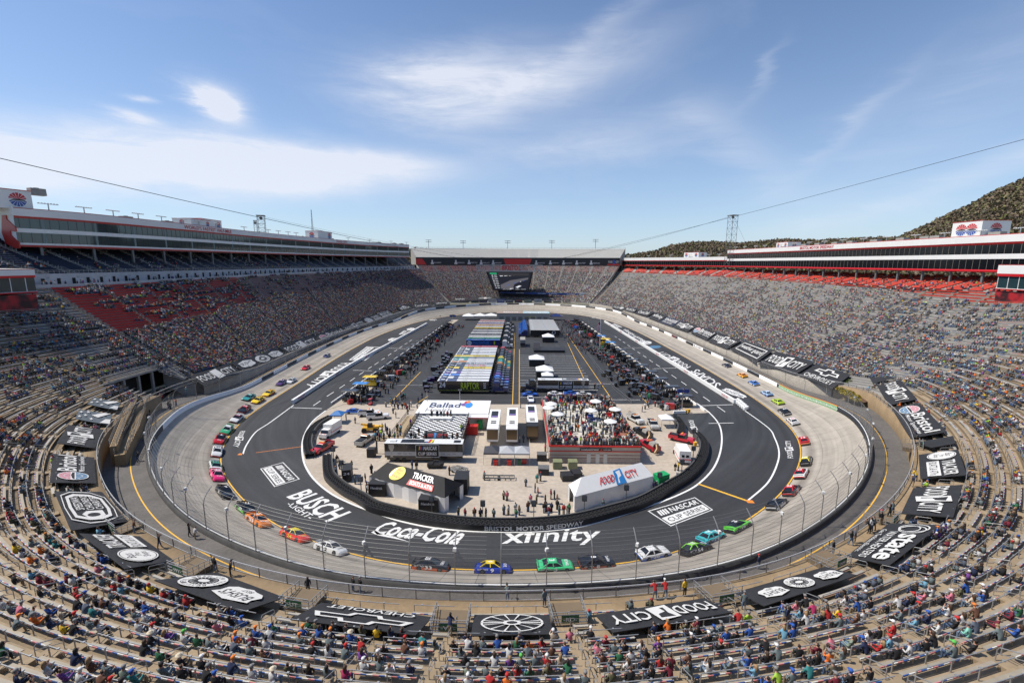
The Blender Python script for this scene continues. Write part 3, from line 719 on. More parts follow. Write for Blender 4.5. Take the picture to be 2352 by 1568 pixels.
# ---------------------------------------------------------------- lettering
TXC={}
def text2d(s,bold=0.0,shear=0.0,space=1.0):
 k=(s,bold,shear,space)
 if k in TXC:return TXC[k]
 cu=bpy.data.curves.new('txt','FONT');cu.body=s;cu.offset=bold*.5;cu.shear=shear;cu.fill_mode='FRONT';cu.resolution_u=2;cu.space_character=space
 ob=bpy.data.objects.new('txt',cu);me=bpy.data.meshes.new_from_object(ob)
 v=np.array([q.co[:2] for q in me.vertices]) if len(me.vertices) else np.zeros((1,2));f=[tuple(p.vertices) for p in me.polygons]
 bpy.data.objects.remove(ob);bpy.data.curves.remove(cu);bpy.data.meshes.remove(me)
 lo,hi=v.min(0),v.max(0);v=(v-lo)/np.maximum(hi-lo,1e-6);TXC[k]=(v,f,(hi-lo)[0]/max((hi-lo)[1],1e-6));return TXC[k]
def art2d(items):
 """flat drawing in the unit square (v up) -> {colour index: (verts, faces)}"""
 out={}
 def put(ci,v,f):
  V,Fc=out.setdefault(ci,([],[]));n=len(V);V+=[tuple(p) for p in v];Fc+=[tuple(n+i for i in q) for q in f]
 for it in items:
  k=it[0];ci=it[1]
  if k=='t':
   _,_,s,u0,v0,u1,v1=it[:7];o=it[7] if len(it)>7 else {}
   v,f,_=text2d(s,o.get('bold',.012),o.get('shear',0));a=o.get('rot')
   P=v.copy()
   if a==180:P=1-P
   if a==90:P=np.stack([1-P[:,1],P[:,0]],1)
   if a==-90:P=np.stack([P[:,1],1-P[:,0]],1)
   P=np.stack([u0+(u1-u0)*P[:,0],v0+(v1-v0)*P[:,1]],1);put(ci,P,f)
  elif k=='r':
   _,_,u0,v0,u1,v1=it[:6];put(ci,[(u0,v0),(u1,v0),(u1,v1),(u0,v1)],[(0,1,2,3)])
  elif k=='fr':
   _,_,u0,v0,u1,v1,tu,tv=it[:8]
   for r in ((u0,v0,u1,v0+tv),(u0,v1-tv,u1,v1),(u0,v0+tv,u0+tu,v1-tv),(u1-tu,v0+tv,u1,v1-tv)):put(ci,[(r[0],r[1]),(r[2],r[1]),(r[2],r[3]),(r[0],r[3])],[(0,1,2,3)])
  elif k=='p':put(ci,it[2],[tuple(range(len(it[2])))])
  elif k=='d':
   _,_,cu,cv,ru,rv=it[:6];n=28;a0,a1=(it[6],it[7]) if len(it)>7 else (0,2*math.pi)
   pts=[(cu+ru*math.cos(a0+(a1-a0)*j/n),cv+rv*math.sin(a0+(a1-a0)*j/n)) for j in range(n+(1 if len(it)>7 else 0))];put(ci,pts,[tuple(range(len(pts)))])
  elif k=='ring':
   _,_,cu,cv,ru,rv,th=it[:7];n=32;P=[];
   for j in range(n):a=2*math.pi*j/n;P+=[(cu+ru*math.cos(a),cv+rv*math.sin(a)),(cu+ru*th*math.cos(a),cv+rv*th*math.sin(a))]
   put(ci,P,[(2*j,(2*j+2)%(2*n),(2*j+3)%(2*n),2*j+1) for j in range(n)])
  elif k=='ol':
   P=np.array(it[2],float);th=it[3];c=P.mean(0);n=len(P)
   nrm=[]
   for j in range(n):
    a,b,d=P[j-1],P[j],P[(j+1)%n];e1=(b-a)/np.linalg.norm(b-a);e2=(d-b)/np.linalg.norm(d-b)
    n1=np.array((-e1[1],e1[0]));n2=np.array((-e2[1],e2[0]));m=n1+n2;m=m/max(m@n1,.25) if np.linalg.norm(m)>1e-6 else n1;nrm.append(m/1.0)
   Q=P+np.array(nrm)*th;put(ci,np.vstack([P,Q]),[(j,(j+1)%n,n+(j+1)%n,n+j) for j in range(n)])
 return out
def art(items,fn,mats,parent=None,names=None,kind=None,c=(0,0,0),lift=0.012):
 for ci,(V,Fc) in art2d(items).items():
  mb=MB();mb.v=[tuple(np.array(fn(u,v,lift*(1+.25*ci)))-np.array(c)) for (u,v) in V];mb.f=Fc;mb.m=[0]*len(Fc)
  mb.build((names or {}).get(ci,'lettering' if ci != 4 else 'emblem_lines'),mats[ci],parent,kind=kind)
def bil(TL,TR,BR,BL):
 TL,TR,BR,BL=(np.array(q,float) for q in (TL,TR,BR,BL));n=np.cross(TR-TL,BL-TL);n=-n/np.linalg.norm(n)
 if n[2]<0 and abs(n[2])>.05:n=-n
 return lambda u,v,l=0.0:(TL*(1-u)+TR*u)*v+(BL*(1-u)+BR*u)*(1-v)+n*l
CROP={'t':(700,2.351),'m':(1300,2.351),'b':(1967,2.24)}
def X(c,x,y):
 if c[0]=='u':return (1400+600*(int(c[1])-1)+x/3.92)*.588,(1180+y/3.92)*.588
 oy,s=CROP[c[0]];return ((int(c[1])-1)*1000+x/s)*.588,(oy+y/s)*.588
WHT=(1,1,1)
def food(u0=.06,u1=.94,v0=.25,v1=.78,c=0,lit=None,box=None,cut=1):
 w=u1-u0;h=v1-v0;a,b=u0+w*.40,u0+w*.60;k=c if box is None else box
 it=[('t',c,'FOOD',u0,v0+h*.05,u0+w*.385,v1-h*.05,{'bold':.03}),('t',c,'CITY',u0+w*.63,v0+h*.05,u1,v1-h*.05,{'bold':.03}),
   ('p',k,[(a,v0-h*.22),(b+w*.01,v0-h*.10),(b-w*.01,v1+h*.22),(a-w*.01,v1+h*.10)])]
 it+=[('p',cut,[(a+w*.045,v0+h*.02),(a+w*.085,v0+h*.02),(a+w*.075,v0+h*.45),(a+w*.155,v0+h*.60),(b-w*.03,v1-h*.02),(a+w*.03,v1+h*.02),(a+w*.06,v0+h*.6)]),
   ('t',k,'C',a+w*.075,v0+h*.25,a+w*.145,v0+h*.72,{'bold':.05})]
 return it
def bristol():
 it=[('t',0,'Bristol',.36,.42,.95,.86,{'bold':.03}),('t',0,'Motor Speedway',.36,.20,.95,.38,{'bold':.015}),('d',0,.20,.5,.135,.35),('d',2,.20,.5,.125,.32,0,math.pi),('d',3,.20,.5,.125,.32,math.pi,2*math.pi)]
 for a in range(1,6):
  t=a*math.pi/6;it.append(('p',4,[(.2,.5),(.2+.125*math.cos(t-.03),.5+.32*math.sin(t-.03)),(.2+.125*math.cos(t+.03),.5+.32*math.sin(t+.03))]));it.append(('p',4,[(.2,.5),(.2+.125*math.cos(-t-.03),.5+.32*math.sin(-t-.03)),(.2+.125*math.cos(-t+.03),.5+.32*math.sin(-t+.03))]))
 it+=[('r',4,.07,.44,.33,.56),('p',5,[(.09,.47),(.31,.47),(.31,.52),(.22,.55),(.13,.53),(.09,.5)]),('ring',4,.2,.5,.08,.21,.93)]
 return it
BT=[(.0,.28),(.30,.28),(.34,.05),(.62,.05),(.66,.28),(1,.28),(.93,.68),(.70,.68),(.66,.92),(.36,.92),(.33,.68),(.07,.68)]
def bow(u0,v0,u1,v1,th):return ('ol',0,[(u0+(u1-u0)*a,v0+(v1-v0)*b) for a,b in BT],th)
def badge(u0,v0,u1,v1,s='BUSH\'S',s2='BEST'):
 w,h=u1-u0,v1-v0
 P=[(u0,v0+h*.3),(u0+w*.12,v0+h*.12),(u0+w*.35,v0+h*.08),(u0+w*.5,v0),(u0+w*.65,v0+h*.08),(u0+w*.88,v0+h*.12),(u1,v0+h*.3),(u0+w*.95,v0+h*.6),(u1,v0+h*.8),(u0+w*.75,v0+h*.9),(u0+w*.5,v1),(u0+w*.25,v0+h*.9),(u0,v0+h*.8),(u0+w*.05,v0+h*.6)]
 return [('p',0,P),('t',1,s,u0+w*.12,v0+h*.38,u0+w*.88,v0+h*.78,{'bold':.03}),('t',1,s2,u0+w*.36,v0+h*.12,u0+w*.64,v0+h*.28,{'bold':.02})]
def arc_text(ci,s,cu,cv,ru,rv,a0,a1,hu=.16):
 out=[];n=len(s)
 for k,ch in enumerate(s):
  if ch==' ':continue
  a=a0+(a1-a0)*(k+.5)/n;out.append((ci,ch,cu,cv,ru,rv,a,hu,abs(a1-a0)/n))
 return out
def ringlogo(cu,cv,ru,rv,s='THAT BEAUTIFUL BEAN CO. '):
 it=[('d',0,cu,cv,ru,rv),('d',1,cu,cv,ru*.62,rv*.62)]
 for k in range(20):
  a=2*math.pi*k/20;it.append(('p',4,[(cu+ru*.35*math.cos(a),cv+rv*.35*math.sin(a)),(cu+ru*.56*math.cos(a-.05),cv+rv*.56*math.sin(a-.05)),(cu+ru*.56*math.cos(a+.05),cv+rv*.56*math.sin(a+.05))]))
 it.append(('d',4,cu,cv,ru*.28,rv*.22));n=len(s)
 for k,ch in enumerate(s):
  if ch==' ':continue
  a=math.pi*1.25-2*math.pi*k/n
  it.append(('g',1,ch,cu,cv,ru,rv,a,n))
 return it
_old_art2d=art2d
def art2d(items):
 base=[i for i in items if i[0]!= 'g'];out=_old_art2d(base)
 for (_,ci,ch,cu,cv,ru,rv,a,n) in [i for i in items if i[0]=='g']:
  v,f,asp=text2d(ch,.02);w=2*math.pi/n*.72
  V,Fc=out.setdefault(ci,([],[]));b=len(V)
  for (x,y) in v:
   t=a-(x-.5)*w;r=.69+.22*y;V.append((cu+ru*r*math.cos(t),cv+rv*r*math.sin(t)))
  Fc+=[tuple(b+i for i in q) for q in f]
 return out
def nascar(inv=False):
 it=[('fr',0,.0,.0,1,1,.02,.04),('r',0,.045,.10,.955,.47),('t',1,'CUP SERIES',.10,.17,.90,.40,{'bold':.02}),('t',0,'NASCAR',.32,.58,.93,.86,{'bold':.035,'shear':.25})]
 for k in range(4):it.append(('p',0 if not inv else [2,3,4,4][k],[(.09+.05*k,.58),(.125+.05*k,.58),(.155+.05*k,.86),(.12+.05*k,.86)]))
 return it
def bass(cu,cv,ru,rv):return [('d',0,cu,cv,ru,rv),('ring',1,cu,cv,ru*.93,rv*.93,.95),('t',1,'Bass',cu-ru*.4,cv+rv*.25,cu+ru*.3,cv+rv*.72,{'shear':.2}),('t',1,'Pro',cu-ru*.15,cv-rv*.15,cu+ru*.35,cv+rv*.2,{'shear':.2}),('t',1,'Shops',cu-ru*.4,cv-rv*.65,cu+ru*.45,cv-rv*.15,{'shear':.2})]
def tracker(u0,u1):w=u1-u0;return [('t',0,'TRACKER',u0,.52,u1,.84,{'bold':.03}),('p',0,[(u0,.16),(u1,.16),(u1+.01,.46),(u0,.46)]),('t',1,'BOATS & ATVs',u0+w*.05,.21,u1-w*.05,.41,{'bold':.02})]
M_ban=mat('banner_black',(.020,.020,.021),.7,var=.22,vscale=.9)
M_lit=mat('banner_white',(.62,.61,.58),.7,var=.04,vscale=1)
M_pr=mat('washed_red',(.50,.20,.24),.7);M_pb=mat('washed_blue',(.07,.17,.28),.7)
cloth_bump(M_ban);cloth_bump(M_lit,1.6,.35)
BM=[M_lit,M_ban,M_pr,M_pb,M_lit,M_ban]
BANNERS=[]
def banner(corners,items,label,f=bowl,lift=.8,sag=True,base=None,**kw):
 P=[]
 for p in corners:
  i,t=hit(p[0],p[1],lift,f);P.append((i,t))
 c3=[f(i,t,lift) for i,t in P];org=np.array(c3).mean(0);org[2]-=lift
 e=empty('banner',org,label=label,cat='banner',group='black banners laid over the front rows')
 fn=bil(*c3)
 n=14;v=[];q=[]
 for a in range(n+1):
  for b in range(n+1):
   p=fn(a/n,b/n);w=.06*math.sin(a*1.9+b*.9+org[0])+.04*math.sin(b*2.9+a*.7);edge=min(a,b,n-a,n-b)==0
   v.append(p+np.array((0,0,(w if not edge else-.02))*1)-org)
 q=[(a*(n+1)+b,(a+1)*(n+1)+b,(a+1)*(n+1)+b+1,a*(n+1)+b+1) for a in range(n) for b in range(n)]
 me=np_mesh('sheet',np.array(v),np.array(q),base or M_ban,smooth=True);s=link(me,'sheet',e)
 mb=MB()
 ring=[0*(n+1)+b for b in range(n+1)]+[a*(n+1)+n for a in range(1,n+1)]+[n*(n+1)+b for b in range(n-1,-1,-1)]+[a*(n+1) for a in range(n-1,0,-1)]
 for x,y in zip(ring,ring[1:]+ring[:1]):
  p,r=np.array(v[x]),np.array(v[y]);mb.quad(p,r,r-np.array((0,0,.09)),p-np.array((0,0,.09)))
 mb.build('hem',base or M_ban,s)
 art(items,lambda u,v_,l:np.array(fn(u,v_,0))+np.array((0,0,.14+l)),BM,s,{0:'lettering',1:'inner_lettering',2:'red_emblem',3:'blue_emblem',4:'emblem_lines',5:'emblem_black'},c=org)  # last colour is the black shape printed on the globe's white band
 ii=[p[0] for p in P];BANNERS.append((min(ii),max(ii),min(p[1] for p in P),max(p[1] for p in P),label,f is bowl));return e
def B(*a):return [X(a[k],a[k+1],a[k+2]) for k in range(0,12,3)]
stars=lambda pts:[('p',0,[(cx+r*(1 if k%2==0 else .42)*math.sin(k*math.pi/5)*.55,cy+r*(1 if k%2==0 else .42)*math.cos(k*math.pi/5)) for k in range(10)]) for cx,cy,r in pts]
flag=[('p',0,[(.42,.55),(.75,.95),(.95,.95),(.62,.42)]),('p',0,[(.72,.0),(.85,.40),(1,.45),(1,.05)])]+stars([(.1,.25,.12),(.25,.45,.12),(.1,.7,.12),(.3,.8,.12),(.45,.2,.12)])
M_slate=mat('slate_print',(.09,.11,.125),.7)
banner(B('m1',865,590,'m1',1105,640,'m1',1075,712,'m1',800,652),flag,'grey flag banner with white stars nearest the crossover opening',base=M_slate)
banner(B('m1',728,700,'m1',1032,746,'m1',1005,846,'m1',688,786),flag,'grey flag banner with white stars, second below the crossover opening',base=M_slate)
banner(B('m1',520,1010,'m1',625,840,'m1',952,885,'m1',870,1056),food(),'black banner with a square curl emblem between two words, next above the left globe banner')
banner(B('m1',455,1370,'m1',485,1105,'m1',865,1140,'m1',882,1378),bristol(),'black banner with a pink and blue half globe, left of the near turn')
banner(B('b1',620,232,'m1',495,1450,'m1',935,1455,'b1',1120,150),
  [('ol',0,[(.05,.35),(.12,.12),(.35,.06),(.75,.06),(.93,.3),(.95,.7),(.85,.92),(.5,.95),(.2,.92),(.06,.65)],.02),('ol',0,[(.12,.4),(.18,.2),(.38,.14),(.72,.14),(.85,.34),(.88,.66),(.8,.84),(.5,.87),(.24,.84),(.14,.62)],.06),
  ('t',0,'SPEEDWAY',.42,.60,.82,.76,{}),('t',0,'CHILDREN\'S',.40,.42,.82,.57,{}),('t',0,'CHARITIES',.40,.24,.80,.39,{}),('p',0,[(.16,.6),(.3,.7),(.37,.6),(.36,.3),(.22,.3),(.16,.45)]),('d',1,.26,.5,.05,.12)],'black banner with three lines of white words inside a wavy outline')
banner(B('b1',1090,566,'b1',690,255,'b1',1220,280,'b1',1522,492),bass(.26,.5,.19,.36)+tracker(.5,.95),'black banner with a white oval and a boxed slogan, lower left')
banner(B('b1',2110,940,'b1',1350,665,'b1',1900,595,'b2',250,815),badge(.08,.2,.5,.85)+ringlogo(.76,.5,.17,.38),'black banner with a bean ring and one ornate badge, lower left')
banner(B('b2',1395,1145,'b2',300,1006,'b2',572,860,'b2',1542,985),[bow(.08,.36,.92,.93,.045),('t',0,'CHEVROLET',.12,.10,.88,.27,{'bold':.02})],'black banner with a white bow tie outline, left of the bottom centre')
glo=[('ring',0,.5,.5,.40,.44,.93),('r',0,.10,.48,.90,.52),('d',0,.5,.5,.12,.12)]+[('p',0,[(.5,.5),(.5+.38*math.cos(a-.035),.5+.42*math.sin(a-.035)),(.5+.38*math.cos(a+.035),.5+.42*math.sin(a+.035))]) for a in [k*math.pi/6+.26 for k in range(12)]]+[('d',1,.5,.5,.07,.07)]
banner(B('b3',365,1136,'b2',1880,1150,'b2',1910,966,'b3',325,966),glo,'small black banner with a white globe outline at the bottom centre')
banner(B('b3',1922,946,'b3',885,1122,'b3',725,965,'b3',1682,820),food(),'black banner with a square curl emblem upside down, right of the bottom centre')
banner(B('b4',782,620,'b4',-30,890,'b3',1950,772,'b4',500,546),badge(.06,.3,.30,.85)+ringlogo(.48,.5,.12,.36)+badge(.66,.3,.90,.85),'black banner with a bean ring between two badges, lower right')
banner(B('b4',1516,182,'b4',1062,536,'b4',690,452,'b4',1060,166),[('ring',0,.16,.62,.11,.30,.9),('ring',0,.20,.62,.10,.27,.9),('ring',0,.18,.56,.085,.2,.88),('t',0,'state',.32,.50,.96,.92,{'bold':.05}),('t',0,'WATER HEATERS',.28,.24,.98,.42,{'bold':.01}),('t',0,'Gas.Tankless.Electric.',.24,.06,.9,.16,{'bold':0})],'long black banner with white rings and huge lowercase letters, lower right')
banner(B('m4',1792,1390,'b4',1620,116,'b4',1165,82,'m4',1335,1420),food(),'black banner with a square curl emblem, between the rings banner and the oval banner')
banner(B('m4',1747,1066,'m4',1827,1302,'m4',1400,1336,'m4',1385,1116),bass(.2,.55,.17,.36)+tracker(.42,.97),'black banner with a white oval and boxed slogan, right of the near turn')
banner(B('m4',1700,942,'m4',1727,1012,'m4',1505,1050,'m4',1345,1005),[],'plain black cover without lettering beside the right portal')
banner(B('m4',1387,636,'m4',1647,906,'m4',1310,966,'m4',1136,690),bristol(),'black banner with a pink and blue half globe, right of the near turn')
banner(B('m4',1217,431,'m4',1371,606,'m4',1110,664,'m4',1001,480),food(),'black banner with a square curl emblem just below the golden shrub bed')
banner(B('m4',1172,406,'m4',1080,432,'m4',965,465,'m4',930,402),[],'small plain black wedge of cover beside the shrub bed')
banner(B('m4',442,286,'m4',762,380,'m4',590,512,'m4',278,388),[bow(.18,.42,.85,.93,.05),('t',0,'CHEVROLET',.08,.10,.90,.34,{'bold':.02})],'black banner with a white bow tie outline, right side by the shrub bed')
banner(B('m4',75,168,'m4',425,270,'m4',250,382,'m4',-95,285),food(),'black banner with a square curl emblem, first beyond the right bow tie banner')
banner(B('m3',2140,72,'m4',45,162,'m4',-115,275,'m3',2005,152),[('fr',0,.08,.2,.92,.85,.02,.05),('t',0,'weather guard',.13,.36,.87,.72,{'bold':.03})],'black banner with two framed words on the right side')
banner(B('t3',1900,1408,'t3',2115,1480,'t3',1970,1556,'t3',1795,1486),food(),'black banner with a square curl emblem, just beyond the framed words banner')
banner(B('t3',1697,1346,'t3',1890,1406,'t3',1785,1476,'t3',1636,1402),bristol(),'black banner with a half globe far along the right side')
banner(B('t3',1557,1298,'t3',1705,1346,'t3',1612,1396,'t3',1475,1356),food(),'black banner with a square curl emblem, between the right half globe and navy banners')
banner(B('t3',1425,1262,'t3',1555,1298,'t3',1470,1352,'t3',1350,1312),[('t',0,'TENNESSEE',.06,.45,.94,.8,{'bold':.03}),('t',0,'SMOKIES',.1,.18,.8,.36,{})],'navy banner reading TENNESSEE on the right side',base=mat('banner_navy',(.02,.025,.05),.7))
banner(B('t3',1325,1220,'t3',1425,1254,'t3',1350,1308,'t3',1250,1268),[('t',0,'xfinity',.1,.25,.9,.8,{'bold':.02})],'black banner with one lowercase word, next beyond the navy TENNESSEE banner')
banner(B('t3',1165,1190,'t3',1315,1218,'t3',1240,1258,'t3',1125,1232),[('t',0,'CocaCola',.15,.25,.85,.8,{'bold':.02,'shear':.3})],'black banner with a slanted script name, far down the right side')
banner(B('t3',1060,1172,'t3',1160,1189,'t3',1112,1228,'t3',1030,1202),[('t',0,'BUSCH',.1,.25,.9,.7,{'bold':.03})],'second farthest black banner along the right side')
banner(B('t3',932,1160,'t3',1050,1175,'t3',1020,1200,'t3',915,1182),[('d',0,.75,.5,.15,.35),('t',0,'TRACKER',.08,.3,.55,.7,{'bold':.03})],'farthest black banner along the right side')
banner(B('m1',1735,392,'m1',2105,282,'m1',2230,362,'m1',1882,492),food(),'black banner with a square curl emblem, touching the crossover opening on the left')
banner(B('m1',2118,276,'m2',195,142,'m2',312,205,'m1',2240,358),badge(.06,.2,.32,.85)+ringlogo(.5,.5,.13,.36)+badge(.68,.2,.94,.85),'long black banner with a bean ring between two badges, left side')
banner(B('m2',202,134,'m2',515,26,'m2',620,96,'m2',317,200),food(),'black banner with a square curl emblem, beyond the bean ring banner on the left')
banner(B('t2',522,1440,'t2',770,1362,'t2',866,1420,'t2',624,1498),bristol(),'black banner with a pink and blue half globe along the left straight')
banner(B('t2',778,1356,'t2',958,1288,'t2',1040,1336,'t2',872,1414),food(),'black banner with a square curl emblem, beyond the left straight half globe')
banner(B('t2',962,1286,'t2',1104,1236,'t2',1180,1284,'t2',1045,1334),bass(.24,.5,.2,.4)+tracker(.52,.95),'black banner with a white oval, along the left straight')
banner(B('t2',1110,1234,'t2',1210,1210,'t2',1264,1250,'t2',1184,1282),nascar(),'black banner with a framed two line sign along the left straight')
banner(B('t2',1282,1172,'t2',1400,1152,'t2',1445,1184,'t2',1330,1214),[('t',0,'BUSCH',.15,.2,.85,.65,{'bold':.03}),('p',0,[(.3,.68),(.5,.92),(.7,.68)])],'black banner with a small mountain over a word, far left straight')
banner(B('t2',1420,1152,'t2',1572,1135,'t2',1620,1166,'t2',1452,1186),[('t',0,'CocaCola',.15,.25,.85,.8,{'bold':.02,'shear':.3})],'black banner with a slanted script name, far left straight')
banner(B('t2',1612,1130,'t2',1768,1122,'t2',1785,1144,'t2',1650,1160),[('t',0,'xfinity',.15,.25,.85,.8,{'bold':.02})],'farthest black banner along the left side')
banner(B('t2',1780,1092,'t2',1950,1084,'t2',1960,1112,'t2',1800,1118),[('t',0,'SciAps',.25,.2,.75,.75,{'bold':.02})],'left of two black banners at the foot of the far stand',f=far_low)
banner(B('t2',1966,1083,'t2',2225,1076,'t2',2230,1100,'t2',1970,1111),food(.3,.75,.3,.75),'right of two black banners at the foot of the far stand',f=far_low)
# ---------------------------------------------------------------- painted marks on the apron
PM=[M_tp,M_asph,M_red,M_pb]
def paint(corners,items,z=.012):
 c3=[gp(*p,z) for p in corners];fn=bil(*c3)
 art(items,lambda u,v,l:tuple(np.array(fn(u,v,0))+np.array((0,0,l))),PM,None,{0:'track_paint',1:'track_paint',2:'track_paint',3:'track_paint'},kind='structure',lift=.008)
paint(B('m1',2268,900,'m1',2205,1050,'m1',2120,1038,'m1',2190,900),food(0,1,.15,.85))
paint(B('m4',165,1148,'m4',142,990,'m4',220,985,'m4',248,1148),food(0,1,.15,.85))
paint(B('m3',1680,802,'m3',1728,955,'m3',1690,955,'m3',1600,802),food(0,1,.15,.85))
paint(B('m2',908,272,'m2',520,510,'m2',432,480,'m2',755,278),food(0,1,.12,.88))
paint(B('m2',1168,131,'m2',1003,252,'m2',852,250,'m2',1018,125),[('fr',0,0,0,1,1,.03,.08),('r',0,.06,.14,.94,.5),('t',1,'LIQUID GUARD',.1,.2,.9,.44,{'bold':.02}),('t',0,'weather guard',.1,.58,.9,.84,{'bold':.02})])
paint(B('t2',1320,1456,'t2',1285,1485,'t2',1195,1482,'t2',1235,1456),badge(0,0,1,1))
paint(B('t2',1412,1390,'t2',1370,1425,'t2',1298,1424,'t2',1350,1388),tracker(0,1))
paint(B('t2',1470,1365,'t2',1445,1388,'t2',1370,1386,'t2',1400,1363),bass(.5,.5,.5,.5))
paint(B('t2',1668,1284,'t2',1650,1298,'t2',1585,1300,'t2',1605,1284),food(0,1,.1,.9))
paint(B('m3',1585,338,'m3',1308,182,'m3',1395,165,'m3',1655,300),food(0,1,.12,.88))
paint(B('m3',1850,512,'m3',1628,352,'m3',1712,330,'m3',1930,470),[('t',0,'SCIAPS',0,.05,1,.95,{'bold':.03})])
paint(B('m3',2115,604,'m3',1905,524,'m3',1985,500,'m3',2175,582),badge(0,0,1,1))
paint(B('t3',1190,1496,'t3',1008,1386,'t3',1050,1370,'t3',1238,1478),[('t',0,'BassProShops',0,.05,1,.95,{'bold':.03,'shear':.2})])
paint(B('t3',1295,1510,'t3',1205,1518,'t3',1180,1488,'t3',1270,1482),bass(.5,.5,.5,.5))
paint(B('m3',1375,138,'m3',1260,145,'m3',1250,120,'m3',1360,112),[('d',3,.5,.5,.5,.5),('d',0,.5,.5,.42,.42),('r',2,.2,.25,.8,.6),('t',0,'PBR',.3,.3,.7,.55,{})])
paint(B('t3',965,1366,'t3',905,1334,'t3',948,1324,'t3',1022,1354),tracker(0,1))
paint(B('t3',815,1284,'t3',730,1272,'t3',740,1264,'t3',812,1276),[('t',0,'FOOD CITY',0,.0,1,1,{'bold':.03})])
paint(B('m2',250,1186,'m2',402,1340,'m2',168,1412,'m2',38,1245),nascar())
paint(B('m2',480,1425,'b2',838,72,'b2',625,168,'m2',275,1505),[('t',0,'BUSCH',0,.0,1,1,{'bold':.05,'shear':.1})])
paint(B('b2',305,-20,'b2',525,108,'b2',455,138,'b2',268,5),[('t',0,'-LIGHT-',0,.0,1,1,{'bold':.02})])
paint(B('b2',1095,150,'b2',1865,215,'b2',1745,385,'b2',985,275),[('t',0,'Coca-Cola',0.02,.12,1,1,{'bold':.05,'shear':.35}),('p',0,[(0.02,.35),(.0,.2),(.1,.08),(.35,.02),(.5,-.04),(.3,.12),(.1,.22)]),('p',0,[(.62,.95),(.75,1.02),(1.0,.98),(1.06,1.04),(.98,.88),(.8,.93)])])
paint(B('b3',-50,215,'b3',785,205,'b3',745,350,'b3',-110,395),[('t',0,'xfinity',0,.0,1,1,{'bold':.03})])
paint(B('b3',1186,62,'b3',1600,-58,'b3',1760,52,'b3',1390,196),nascar())
def line_px(pts,w=.3,m=None,z=.012,name='painted_line',n=10):
 P=[np.array(gp(*X(*p),z)) for p in pts];P2=spl([(p[0],p[1]) for p in P],n) if len(P)>2 else np.array([p[:2] for p in P])
 t=np.gradient(P2,axis=0);t /= np.linalg.norm(t,axis=1)[:,None];nn_=np.stack([t[:,1],-t[:,0]],1)*w/2;k=len(P2)
 v=np.vstack([np.c_[P2+nn_,np.full(k,z)],np.c_[P2-nn_,np.full(k,z)]]);q=[(i,i+1,i+1+k,i+k) for i in range(k-1)]
 return link(np_mesh(name,v,np.array(q),m or M_white),name,kind='structure')
INNER=[('m2',640,712),('m2',530,800),('m2',460,900),('m2',425,1010),('m2',432,1150),('m2',475,1262),('m2',560,1370),('m2',700,1480),('m2',880,1568),('b2',1000,62),('b2',1200,132),('b2',1400,182),('b2',1600,215),('b2',1870,238),('b2',2240,245),
   ('b3',300,235),('b3',600,198),('b3',900,120),('b3',1240,5),('m3',1540,1480),('m3',1710,1385),('m3',1850,1240),('m3',1915,1080),('m3',1925,930),('m3',1890,820),('m3',1800,720),('m3',1700,645)]
line_px(INNER,.35)
line_px([('m2',345,662),('m2',130,820),('m1',2351,907),('m1',2265,1025),('m1',2230,1112)],.3)
line_px([('m3',2135,710),('m3',2351,868),('m4',60,960),('m4',100,1080),('m4',85,1200),('m4',0,1370),('m3',2165,1538)],.3)
line_px([('m2',0,1098),('m2',415,1042)],.18,M_org);line_px([('m1',2188,1112),('m1',2228,1112)],.8,M_org)
line_px([('m3',1710,1384),('m3',2185,1548)],.5,M_yel,.016);line_px([('m3',2155,1545),('m3',2218,1548)],1.0,M_org,.02)
line_px([('m3',1740,667),('m3',2030,657)],.3);line_px([('m2',312,684),('m2',605,694)],.3);line_px([('m3',1806,829),('m3',2036,825)],.25)
line_px([('m2',890,342),('m2',1100,348)],.3);line_px([('m2',1220,140),('m2',1385,146)],.3);line_px([('m3',1290,328),('m3',1510,322)],.3);line_px([('m3',1030,134),('m3',1210,136)],.3)
for a,b in ((('m2',525,668,592,622)),) and [((525,668),(592,622)),((650,582),(713,542)),((765,508),(815,475)),((863,443),(908,411)),((948,384),(988,358)),((1028,331),(1062,308)),((1088,292),(1125,268)),((1152,248),(1185,228)),((1213,208),(1242,188)),((1268,172),(1295,155)),((1318,138),(1343,122)),((1365,105),(1390,92)),((1408,78),(1430,64))]:
 line_px([('m2',*a),('m2',*b)],.25)
for a,b in [((1883,672),(1957,724)),((1755,584),(1818,628)),((1648,510),(1703,550)),((1553,445),(1602,480)),((1466,385),(1510,417)),((1390,333),(1430,361)),((1322,287),(1358,311)),((1260,245),(1293,268)),((1203,206),(1234,226)),((1152,172),(1178,190)),((1105,140),(1128,155)),((1060,108),(1085,125)),((1018,80),(1040,94)),((978,54),(1000,68)),((942,30),(962,43))]:
 line_px([('m3',*a),('m3',*b)],.25)
def sheet_px(pts,m,z,name):mb=MB();mb.poly([tuple(gp(*X(*p),z)) for p in pts]);return mb.build(name,m,kind='structure')
inn=[('m2',812,655)]+[(a,b+(6 if a[0]=='m' else 0),c_) for a,b,c_ in INNER[:19]]+[('m3',1500,1440),('m3',1650,1350),('m3',1765,1225),('m3',1805,1100),('m3',1785,1020),('m3',1725,955),('m3',1640,925),('m3',1560,820),('m3',1425,745),('m3',1760,735),('m3',1820,728),('m3',1700,655),('m3',1210,652),('m3',0,655)]
sheet_px(inn,M_conc,.006,'infield_concrete')
sheet_px([('m2',812,652),('m2',640,712),('m2',1300,260),('t2',1680,1375),('t2',1800,1290),('t2',1860,1290),('t2',1735,1375),('m2',1360,290),('m2',870,655)],M_conc,.0065,'stall_concrete')
